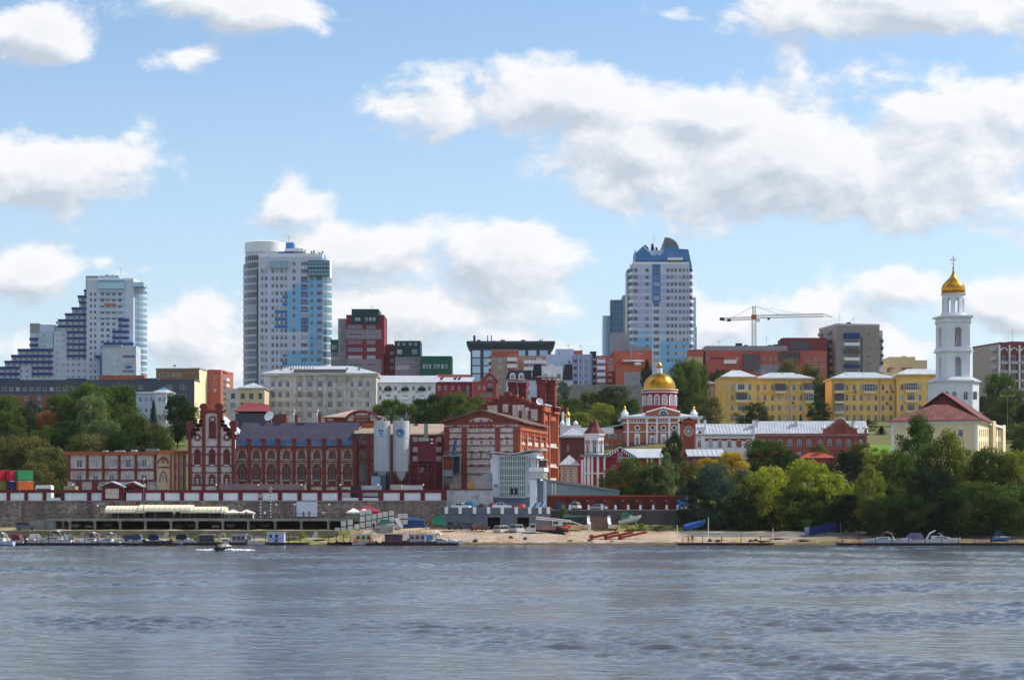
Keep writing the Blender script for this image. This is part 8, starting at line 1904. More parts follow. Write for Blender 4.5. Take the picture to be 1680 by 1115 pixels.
def docks():
    DW=M('dark_dock_wood',(74,52,46),.9,.2,1.,stretch=(.3,2,1)); 
    def dock(px0,px1,Y,label,w=2.0,h=.45,posts=6,mat=None,rail=True):
        x0,x1=X(px0,Y),X(px1,Y);L=x1-x0;t=thing('jetty',label,'jetty',(x0,Y,0),0,'jetties');n=int(L/.45);me=MB().box(0,L/n-.04,0,w,h-.08,h).mesh('plank',mat or DW)
        for k in range(n):obj('plank',me,t,(k*L/n,0,random.uniform(-.015,.015)))
        q=MB();q.box(0,L,.1,.3,.1,h-.083);q.box(0,L,w-.3,w-.1,.1,h-.083);q.build('beam',DARKM,t)
        m=max(2,int(L/3.2))
        for k in range(m):MB().box(k*L/m+.3,k*L/m+2.6,.2,w-.2,-.15,.25).build('float',RUST,t)
        for k in range(posts):u=L*(k+.3)/posts;MB().tube((u,.05,-.6),(u,.05,h+random.uniform(.7,1.6)),.06,n=6).build('post',DARKM,t)
        if rail:
            q=MB()
            for k in range(int(L/1.3)):q.tube((k*1.3,w-.1,h),(k*1.3,w-.1,h+.9),.025,n=4)
            q.tube((0,w-.1,h+.9),(L,w-.1,h+.9),.03,n=4);q.tube((0,w-.1,h+.5),(L,w-.1,h+.5),.02,n=4);q.build('railing',DARKM,t)
    dock(14,292,359.2,'long dark wooden jetty along the left moorings',posts=14);dock(300,372,361,'jetty in front of the houseboats',posts=4);dock(372,506,362.5,'low rusty jetty below the blue cabin',posts=7,rail=False);dock(536,596,361.5,'jetty hung with tyres below the white tanks',posts=5);dock(600,752,359.8,'jetty under the maroon houseboats',posts=7,rail=False)
    dock(1111,1270,362.5,'long reddish jetty in front of the two people',1.6,.4,5,M('red_dock',(120,62,52),.9,.15,1.),False);dock(1374,1700,358.5,'dark jetty of the right moorings',posts=12,rail=False)
    def hut(px0,px1,pyt,Y,label,mat,z=.45):
        t=thing('jetty_cabin',label,'cabin',(X(px0,Y),Y,z));w=X(px1,Y)-X(px0,Y);h=Z(pyt,Y)-z;MB().box(0,w,0,2.2,0,h).build('wall',mat,t);MB().box(-.12,w+.12,-.12,2.3,h+.003,h+.12).build('roof',METW,t)
        for u in (w*.13,w*.48):MB().box(u,u+.5,-.04,-.002,h*.5,h*.85).build('window',G_DARK,t);MB().box(u-.05,u+.55,-.06,-.041,h*.46,h*.5).build('sill',WHITE,t)
        MB().box(w*.45,w*.62,-.035,-.002,.05,h*.42).build('door',M('cabin_blue',(86,108,160),.6),t);MB().box(0,w,-.03,-.001,h*.4,h*.45).build('trim',M('cabin_blue',(86,108,160),.6),t)
    hut(438,466,874,363.4,'pale blue cabin with small windows on the jetty',M('cabin_pale',(186,196,222),.6,.05))
    # tyre fenders
    for i,px in enumerate((553,559,566,573,618)):
        t=thing('tyre_fender','%s black tyre fender from the left on the jetties below the tanks' % ORD[i],'tyre',(X(px,361.2),361.2,.25),0,'tyre fenders');q=MB();rings=[]
        for k in range(17):a=2*math.pi*k/16;rings.append([((.3+.12*math.cos(b))*math.cos(a),.12*math.sin(b),(.3+.12*math.cos(b))*math.sin(a)) for b in [2*math.pi*j/6 for j in range(6)]])
        q.loft(rings,0,False);q.build('tyre',BLACK,t,smooth=True)
    for i,(px,c) in enumerate(((583,(200,60,50)),(609,(206,70,50)))):
        t=thing('life_ring',['red life ring on the left of the yellow-roofed cabin boat','red life ring on the right of the yellow-roofed cabin boat'][i],'life ring',(X(px,360.8),360.8,.9));q=MB();rings=[]
        for k in range(17):a=2*math.pi*k/16;rings.append([((.3+.09*math.cos(b))*math.cos(a),.09*math.sin(b),(.3+.09*math.cos(b))*math.sin(a)) for b in [2*math.pi*j/6 for j in range(6)]])
        q.loft(rings,0,False);q.build('ring',M('ring_red',c,.6),t,smooth=True)
docks()
def beach_things():
    # slip rails
    for i,(px,py,l) in enumerate(((975,884,'left red steel slipway rail frame on the sand'),(999,886,'middle red steel slipway rail frame on the sand'),(1022,887,'right red steel slipway rail frame on the sand'))):
        Y=377;t=thing('slipway_frame',l,'slipway',(X(px,Y),Y,ground(X(px,Y),Y)+.25),R(25),'slipway frames');t.rotation_euler=(0,R(-10),R(25));RS=M('red_lead_steel',(150,66,50),.7,.15,1.)
        for d in (0,.9):MB().box(-.2,5.2,d,d+.16,.0,.3).box(-.2,5.2,d-.08,d+.24,.3,.36).build('rail',RS,t)
        for k in range(5):MB().box(k*1.15,k*1.15+.18,.16,.9,.02,.2).build('cross_beam',RS,t)
        MB().box(-.35,-.1,-.1,1.2,-.2,.7).build('stop_block',RS,t);MB().tube((4.6,.5,.36),(5.3,.5,1.0),.1).build('winch_post',RS,t)
    # green covered rack
    Y=393;t=thing('green_covered_rack','bright green tarpaulin over a timber rack on the beach','rack',(X(703,Y),Y,ground(X(703,Y),Y)));w=X(729,Y)-X(703,Y)
    MB().loft([[(.8,0,2.5),(w,0,2.7),(w,1.8,2.7),(.8,1.8,2.5)],[(.6,-.1,1.2),(w+.1,-.1,.7),(w+.1,1.9,.7),(.6,1.9,1.2)]]).build('tarpaulin',M('green_tarp',(24,142,104),.6,.08,.8),t);q=MB()
    for a,b in (((-.6,0,0),(1.2,0,2.4)),((.3,0,0),(.3,0,2.2)),((-.2,0,2.2),(1.0,0,.3)),((1.2,0,0),(1.2,0,2.4)),((w,0,0),(w,0,2.4))):q.tube(a,b,.07,n=5)
    q.build('timber_frame',WOOD,t)
    # small heaps and litter on the garage roof: tarps and tanks
    for px,Y,rgb,w,h,l in ((772,405,(40,88,122),4.0,2.1,'large blue tarpaulin heap on the boat garage roof'),(791,404,(40,44,58),2.6,1.6,'dark covered heap on the boat garage roof'),(808,404,(128,44,70),2.4,1.8,'crimson covered heap on the boat garage roof'),(743,405,(206,120,60),1.4,1.0,'small orange heap at left of the boat garage roof')):
        t=thing('covered_heap',l,'heap',(X(px,Y),Y,5.9));q=MB();q.ball((0,0,0),w/2,w*.35,h,9,5,t0=0);q.ball((w*.25,0,0),w*.3,w*.3,h*.8,8,5,t0=0);q.build('tarpaulin',M('tarp_%d_%d_%d' % rgb,rgb,.7,.15,1.),t)
    t=thing('red_round_tank','bright red round tank on the boat garage roof','tank',(X(855,402),402,5.95));MB().lathe([(.7,0),(.85,.25),(.85,1.1),(.7,1.35),(0,1.4)],n=18).build('tank',M('tank_red',(214,58,40),.5),t,smooth=40);MB().lathe([(.2,1.38),(.2,1.5),(0,1.5)],n=10).build('cap',DARKM,t)
    for i,px in enumerate((869,879)):
        t=thing('blue_ladder_rack',['left leaning blue rack panel before the office','right leaning blue rack panel before the office'][i],'rack',(X(px,402),402,5.95));q=MB();q.loft([[(0,0,0),(.7,0,0),(.7,.08,0),(0,.08,0)],[(1.0,1,1.7),(1.7,1,1.7),(1.7,1.08,1.7),(1.0,1.08,1.7)]]);q.build('panel',M('rack_blue',(50,104,170),.6),t);MB().tube((-.06,-.02,0),(.95,.98,1.75),.05).build('edge_bar',WHITE,t);MB().tube((.76,-.02,0),(1.76,.98,1.75),.05).build('edge_bar',WHITE,t)
    # blue screen fence and grey shapes at the right beach
    t=thing('navy_sheet_fence','slanting navy sheet fence on the right beach in tree shade','fence',(X(1328,384),384,1.5),R(32));n=7;h=1.6;me=MB().box(0,.92,0,.08,0,h).mesh('panel',M('navy_sheet',(26,38,96),.6,.06))
    for k in range(n):obj('panel',me,t,(k*.95,0,k*.13))
    for k in range(4):MB().tube((k*2.6,.2,0),(k*2.6,.2,h+k*.3),.06).build('post',METG,t)
    MB().box(-1.1,-.03,-.02,.06,-.1,h-.1).build('pale_end_panel',M('pale_lilac_sheet',(112,118,150),.6),t)
    for i,(px,Y,h,l) in enumerate(((1111,374,3.2,'thin mooring post left of the two people'),(1162,378,4.2,'white mooring post right of the two people'),(1268,376,2.4,'short post near the beach shrubs'))):t=thing('mooring_post',l,'post',(X(px,Y),Y,ground(X(px,Y),Y)-.2),0,'mooring posts');MB().tube((0,0,0),(0,0,h),.07,.05).build('pole',WHITE,t);MB().box(-.14,.14,-.14,.14,h,h+.06).build('cap',METG,t)
    # logs, small boats bottoms, drift timber
    for i,(px,Y,L,rz,l) in enumerate(((1080,398,3.2,30,'long pale pole leaning left on the grassy bank'),(1104,398,3.4,34,'pale pole in the middle on the grassy bank'),(1118,397,3.0,38,'pale pole beside the blue covered boat'),(1243,382,4.0,4,'log lying across the right beach path'),(1300,374,3.0,-20,'red-white plank pile on the right beach'),(1345,372,5.0,3,'pale drift log at the water near the navy fence'))):t=thing('timber_pole',l,'timber',(X(px,Y),Y,ground(X(px,Y),Y)+.15),R(rz),'timber on the beach');MB().tube((0,0,0),(L,0,.5 if i<3 else .1),.11,.08,7).build('pole',M('bleached_timber',(176,150,120),.9,.12),t)
    for i,(px,Y) in enumerate(((935,372),(968,374),(1004,371),(1165,374),(1178,373),(1232,373),(1240,374),(862,375),(838,377),(780,372))):
        t=thing('beach_boulder','small dark boulder, %s from the left on the sandy beach' % ORD[[780,838,862,935,968,1004,1165,1178,1232,1240].index(px)],'rock',(X(px,Y),Y,ground(X(px,Y),Y)),R(37*i),'boulders on the beach');q=MB();q.ball((0,0,.1),.55,.4,.35,8,5);r=random.Random(i);q.v=[(v[0]*r.uniform(.8,1.2),v[1]*r.uniform(.8,1.2),v[2]*r.uniform(.8,1.2)) for v in q.v];q.build('stone',M('dark_lump',(84,74,68),.95,.2),t)
    for i,(px,Y,z,h,l) in enumerate(((33,396,2.3,9.2,'tall grey lamp pole at the left end of the wall'),(236,396,4.5,7.5,'thin lamp pole with globe right of the gatehouse'),(483,394,4.5,2.6,'low globe lamp on the terrace left of the screen'),(453,394,4.5,2.6,'low globe lamp on the terrace right of the signs'),(540,394,4.5,2.6,'low globe lamp on the terrace right of the screen'),(160,394,4.5,2.4,'low globe lamp at the left part of the terrace'),(1547,545,27,9,'street lamp on the road behind the beige house'),(1653,548,27,9.5,'street lamp on the road at the right edge'))):
        t=thing('street_lamp',l,'lamp',(X(px,Y),Y,z),0,'lamp posts');MB().tube((0,0,0),(0,0,h),.06,.045).build('pole',METG,t)
        if h<9:MB().ball((0,0,h+.15),.18,.18,.18,10,6).build('globe',M('lamp_globe'),t,smooth=True)
        else:MB().tube((0,0,h),(1.6,0,h+.3),.05).tube((0,0,h),(-1.6,0,h+.3),.05).build('arm',METG,t);MB().box(1.3,2.0,-.1,.1,h+.25,h+.36).box(-2.0,-1.3,-.1,.1,h+.25,h+.36).build('lamp_head',WHITE,t)
    t=thing('white_parasol','white folded parasol standing before the right awning','parasol',(X(363.5,393),393,4.55));MB().lathe([(.18,1.0),(.22,1.6),(.04,2.5)],n=8).build('folded_cloth',WHITE,t);MB().tube((0,0,0),(0,0,2.6),.03).build('pole',METG,t)
    t=thing('green_grass_bank',None,None,(0,0,0));bpy.data.objects.remove(t)
beach_things()
# ---- people
def person_mesh(pose):
    """one continuous skinned body; returns mesh with skin, shirt, trousers, hair"""
    J={'pelvis':(0,0,.95),'waist':(0,0,1.1),'chest':(0,0,1.32),'neck':(0,0,1.5),'head':(0,-.01,1.62),'crown':(0,0,1.74)}
    E=[('pelvis','waist'),('waist','chest'),('chest','neck'),('neck','head'),('head','crown')];Rr={'pelvis':.15,'waist':.135,'chest':.165,'neck':.06,'head':.105,'crown':.07}
    for s,sx in (('l',-1),('r',1)):
        sit=pose=='sit';a=1 if s=='l' else-1;st=.16*a if pose=='walk' else 0
        P={'sh':(sx*.2,0,1.42),'el':(sx*.27,.03-st*.6,1.14),'wr':(sx*.26,-.06-st,.9),'hand':(sx*.26,-.09-st,.82),'hip':(sx*.1,0,.9),'kn':(sx*.11,-.03-st*.7,.5),'an':(sx*.11,.02+st*.2,.09),'toe':(sx*.12,-.14+st*.2,.05)}
        if pose=='hips':P['el']=(sx*.42,.06,1.18);P['wr']=(sx*.2,-.06,1.02);P['hand']=(sx*.15,-.1,1.0)
        if sit:P['kn']=(sx*.13,-.42,.92);P['an']=(sx*.13,-.45,.52);P['toe']=(sx*.14,-.6,.48);P['wr']=(sx*.2,-.3,1.08);P['hand']=(sx*.18,-.38,1.06)
        for k,v in P.items():J[s+k]=v
        Rr.update({s+'sh':.075,s+'el':.05,s+'wr':.036,s+'hand':.042,s+'hip':.105,s+'kn':.07,s+'an':.045,s+'toe':.045})
        E += [('chest',s+'sh'),(s+'sh',s+'el'),(s+'el',s+'wr'),(s+'wr',s+'hand'),('pelvis',s+'hip'),(s+'hip',s+'kn'),(s+'kn',s+'an'),(s+'an',s+'toe')]
    names=list(J);me=bpy.data.meshes.new('body');me.from_pydata([J[n] for n in names],[(names.index(a),names.index(b)) for a,b in E],[])
    o=bpy.data.objects.new('tmp',me);COL.objects.link(o);sk=o.modifiers.new('skin','SKIN');o.modifiers.new('sub','SUBSURF').levels=1
    for i,n in enumerate(names):v=me.skin_vertices[0].data[i];v.radius=(Rr[n],Rr[n]*(.72 if n in ('pelvis','waist','chest') else 1));v.use_root=n=='pelvis'
    dg=bpy.context.evaluated_depsgraph_get();out=bpy.data.meshes.new_from_object(o.evaluated_get(dg));bpy.data.objects.remove(o)
    bm=bmesh.new();bm.from_mesh(out)
    def tube(p,q,r):
        q2=MB().tube(p,q,r,r*.75,5);vs=[bm.verts.new(v) for v in q2.v]
        for f in q2.f:
            try:bm.faces.new([vs[i] for i in f])
            except ValueError:pass
    for s,sx in (('l',-1),('r',1)):
        h=Vector(J[s+'hand']);d=(h-Vector(J[s+'wr'])).normalized();side=Vector((0,1,0)) if abs(d.y)<.8 else Vector((1,0,0))
        for k,l in zip((-1.5,-.5,.5,1.5),(.075,.09,.085,.065)):b=h+side*k*.018;tube(b,b+d*l*.6,.010);tube(b+d*l*.6,b+d*l+Vector((0,-.012,0)),.009)
        tube(h-d*.03+side*-.03,h+d*.02+side*-.06,.011)
    tube((0,-.09,1.63),(0,-.125,1.61),.016);tube((-.1,0,1.63),(-.115,.01,1.63),.02);tube((.1,0,1.63),(.115,.01,1.63),.02)
    bm.to_mesh(out);bm.free();return out
SKIN=M('skin_tone',(206,150,120),.6,.04);HAIR=M('dark_hair',(48,36,30),.8)
def person(pose,loc,rz,top,legs,label,group='people'):
    if pose not in PERS:PERS[pose]=person_mesh(pose)
    t=thing('person',label,'person',loc,R(rz),group);t.scale=(.88,)*3;me=PERS[pose].copy()
    for m in (SKIN,M('cloth_%d_%d_%d' % top,top,.9) if top else SKIN,M('cloth_%d_%d_%d' % legs,legs,.9),M('shoe_dark',(40,36,36)),HAIR):me.materials.append(m)
    idx=[]
    for p in me.polygons:
        c=p.center;i=0
        if c.z>1.66 or (c.z>1.56 and c.y>.03):i=4
        elif c.z>1.5:i=0
        elif c.z<.11 and pose != 'sit':i=3
        elif c.z<.98 and abs(c.x)<.235:i=2
        elif abs(c.x)<.3 and c.z>1.0:i=1
        if pose=='sit' and c.y<-.2 and c.z>1.0:i=0
        idx.append(i)
    me.polygons.foreach_set('material_index',idx);me.polygons.foreach_set('use_smooth',[True]*len(idx));obj('body',me,t)
PERS={}
person('hips',(X(1129.5,371),371,ground(X(1129.5,371),371)),20,None,(60,50,60),'bare-chested person with hands on hips, left of two on the beach');person('walk',(X(1136,370.5),370.5,ground(X(1136,370.5),370.5)),-30,(70,40,44),(60,44,48),'person in dark red top, right of two on the beach')
for i,(dx,dy,top,l) in enumerate(((-.25,.1,(200,190,90),'person in yellow top in the black speedboat'),(.3,.5,(226,226,226),'person in white top in the black speedboat'),(.15,-.5,(206,206,200),'person in pale top at the bow of the speedboat'))):person('sit',(X(368,311)+dx,311+dy,-.15),10*i,top,(60,60,70),l,'people in the speedboat')
for i,(px,c,l) in enumerate(((404,(170,60,50),'person in red by the cream tents on the terrace'),(434,(220,216,214),'person in white right of the banded posts'),(458,(60,60,70),'person in dark clothes on the terrace left of the screen'),(498,(40,60,130),'person in blue in front of the white screen'),(507,(40,50,110),'person in navy in front of the white screen'),(530,(206,206,200),'person in pale top right of the white screen'),(286,(150,150,150),'person in grey under the middle awning'),(222,(120,60,50),'person in maroon under the left awning'))):person('walk' if i % 2 else 'hips',(X(px,393),393+.3*(i % 3),4.56),40*i,c,(54,56,66),l,'people on the terrace')

# =====================================================================  trees
def leaf_mat():
    m=bpy.data.materials.new('foliage');m.use_nodes=True;nt=m.node_tree;L=nt.links.new;nt.nodes.clear()
    out=nt.nodes.new('ShaderNodeOutputMaterial');oi=nt.nodes.new('ShaderNodeObjectInfo');geo=nt.nodes.new('ShaderNodeNewGeometry');tc=nt.nodes.new('ShaderNodeTexCoord')
    n=nt.nodes.new('ShaderNodeTexNoise');n.inputs['Scale'].default_value=4.5;n.inputs['Detail'].default_value=2;L(tc.outputs['Object'],n.inputs['Vector'])
    def mr(x,a,b,lo,hi):
        r=nt.nodes.new('ShaderNodeMapRange');L(x,r.inputs[0])
        for i,v in enumerate((a,b,lo,hi)):r.inputs[i+1].default_value=v
        return r.outputs[0]
    def mul(a,b):
        q=nt.nodes.new('ShaderNodeMath');q.operation='MULTIPLY';L(a,q.inputs[0]);L(b,q.inputs[1]);return q.outputs[0]
    f=mul(mr(geo.outputs['Random Per Island'],0,1,.62,1.38),mr(n.outputs['Fac'],.3,.7,.72,1.25))
    hs=nt.nodes.new('ShaderNodeHueSaturation');L(oi.outputs['Color'],hs.inputs['Color']);L(f,hs.inputs['Value']);L(mr(n.outputs['Fac'],.3,.7,.515,.485),hs.inputs['Hue'])
    d=nt.nodes.new('ShaderNodeBsdfDiffuse');t=nt.nodes.new('ShaderNodeBsdfTranslucent');L(hs.outputs[0],d.inputs[0])
    h2=nt.nodes.new('ShaderNodeHueSaturation');L(hs.outputs[0],h2.inputs['Color']);h2.inputs['Hue'].default_value=.485;h2.inputs['Value'].default_value=1.25;L(h2.outputs[0],t.inputs[0])
    mx=nt.nodes.new('ShaderNodeMixShader');mx.inputs[0].default_value=.37;L(d.outputs[0],mx.inputs[1]);L(t.outputs[0],mx.inputs[2]);L(mx.outputs[0],out.inputs[0])
    return m
LEAF=leaf_mat();BARK=M('bark',(92,78,66),.95,.2,1.5,.4)
def crown_mesh(kind,seed):
    """unit tree: 1 high, crown about 1 wide; thousands of small leaf faces gathered in clumps"""
    r=np.random.default_rng(seed);cl=[]
    lo={'round':.16,'bushy':.03,'tall':.07,'wide':.12}.get(kind,.1)
    def env(h):      # crown radius at relative height h
        if kind=='tall':return .46*np.sin(np.pi*np.clip(h*.93+.08,0,1))**.75
        if kind=='round':return .48*np.sqrt(np.clip(1-((h-.55)/.5)**2,0,1))
        if kind=='wide':return .5*np.clip(1-((h-.42)/.62)**2,0,1)**.55
        return .5*np.clip(1-((h-.36)/.66)**2,0,1)**.5
    lobes=[(r.uniform(0,2*np.pi),r.uniform(.35,.95),r.uniform(.75,1.15)) for _ in range(7)]
    n={'tall':110,'bushy':125}.get(kind,135)
    while len(cl)<n:
        h=r.uniform(.02,.97);a=r.uniform(0,2*np.pi);e=float(env(h))
        e *= .78+.22*math.sin(a*3+seed)+.16*math.sin(a*4+h*8+seed*2)
        q=r.uniform(.25,1)**.45*e;z=lo+(1-lo)*h
        cl.append((q*math.cos(a),q*math.sin(a),z,r.uniform(.045,.12)*(1.15 if kind != 'tall' else .95),e))
    V=[];per=130
    for cx,cy,cz,cr,e in cl:
        d=r.normal(size=(per,3));d /= np.linalg.norm(d,axis=1)[:,None]
        rad=cr*(.55+.6*r.random((per,1)));p=np.array([cx,cy,cz])+d*rad*np.array([1.1,1.1,.8])
        nn=d*.8+r.normal(size=(per,3))*.55+np.array([0,0,.25]);nn /= np.linalg.norm(nn,axis=1)[:,None]
        t=np.cross(nn,r.normal(size=(per,3)));t /= np.linalg.norm(t,axis=1)[:,None];b=np.cross(nn,t)
        s=r.uniform(.0095,.019,(per,1));k=r.uniform(.55,.9,(per,1))
        V.append(np.stack([p-t*s,p-b*s*k*.7,p+t*s,p+b*s*k],1))
    V=np.concatenate(V).reshape(-1,3);keep=None
    Fc=np.arange(len(V)).reshape(-1,4)
    me=bpy.data.meshes.new('crown');me.vertices.add(len(V));me.vertices.foreach_set('co',V.ravel());me.loops.add(len(V));me.loops.foreach_set('vertex_index',Fc.ravel().astype(np.int32));me.polygons.add(len(Fc));me.polygons.foreach_set('loop_start',np.arange(0,len(V),4).astype(np.int32));me.update(calc_edges=True);me.materials.append(LEAF)
    q=MB();pts=[(0,0,-.03),(.008,.004,.15),(-.006,.008,.4),(.004,0,.68),(0,0,.86)];rs=[.026,.02,.015,.009,.003]
    for a,b,ra,rb in zip(pts,pts[1:],rs,rs[1:]):q.tube(a,b,ra,rb,7)
    for cx,cy,cz,cr,e in cl[::5]:
        z0=max(.12,cz-.22);f=min(.85,z0);q.tube((0,0,f),(cx*.5,cy*.5,(f+cz)/2-.01),.008,.005,5);q.tube((cx*.5,cy*.5,(f+cz)/2-.01),(cx*.92,cy*.92,cz),.005,.002,4)
    return me,q.mesh('trunk',BARK)
def spruce_mesh():
    r=np.random.default_rng(4);V=[]
    for k in range(26):
        z=.1+.88*k/26;R_=.5*(1-z)+.02;n=9
        for j in range(n):
            a=2*np.pi*j/n+k*.7+r.uniform(-.2,.2)
            for m in range(16):
                f=(m+.5)/16;c=np.array([R_*f*math.cos(a),R_*f*math.sin(a),z-.05*f*f-.02*f]);d=r.normal(size=3)*.012;s=.012+.012*(1-f)
                t=np.array([math.cos(a),math.sin(a),-.3])*s;b=np.array([-math.sin(a),math.cos(a),r.normal()*.4])*s*1.6;p=c+d
                V += [p-t,p-b,p+t,p+b]
    V=np.array(V);Fc=np.arange(len(V)).reshape(-1,4);me=bpy.data.meshes.new('crown');me.from_pydata(V.tolist(),[],Fc.tolist());me.materials.append(LEAF)
    return me,MB().tube((0,0,-.03),(0,0,.95),.02,.004,7).mesh('trunk',BARK)
VAR={}
def tree_var(kind,i):
    k=(kind,i)
    if k not in VAR:VAR[k]=spruce_mesh() if kind=='spruce' else crown_mesh(kind,{'round':10,'bushy':30,'tall':50,'wide':70}[kind]+i*3)
    return VAR[k]
TINT={'dark':(46,64,32),'deep':(34,50,30),'mid':(74,92,40),'light':(112,124,50),'lime':(134,142,48),'yellow':(160,138,44),'olive':(98,98,54),'willow':(92,108,66),'rust':(140,96,60),'blue':(66,84,70)}
tree_n=0
def tree(px,pyt,wpx,Y,kind,tint,label,group='trees',sink=0.,name='tree',gz=None):
    global tree_n
    x=X(px,Y);g=(ground(x,Y) if gz is None else gz)-sink;H=Z(pyt,Y)-g;W=wpx*Y/F;i=tree_n % {'round':4,'bushy':4,'tall':3,'wide':2,'spruce':1}[kind];tree_n += 1
    c,t=tree_var(kind,i);rr=random.Random(tree_n*7+3)
    o=thing(name,label,'tree' if name != 'shrub' else 'shrub',(x,Y,g),rr.uniform(0,6.28),group);o.scale=(W,W,H)
    a=obj('crown',c,o);b=lin(TINT[tint]);v=rr.uniform(1.1,1.45);a.color=(b[0]*v*rr.uniform(.93,1.07),b[1]*v,b[2]*v,1);obj('trunk',t,o)
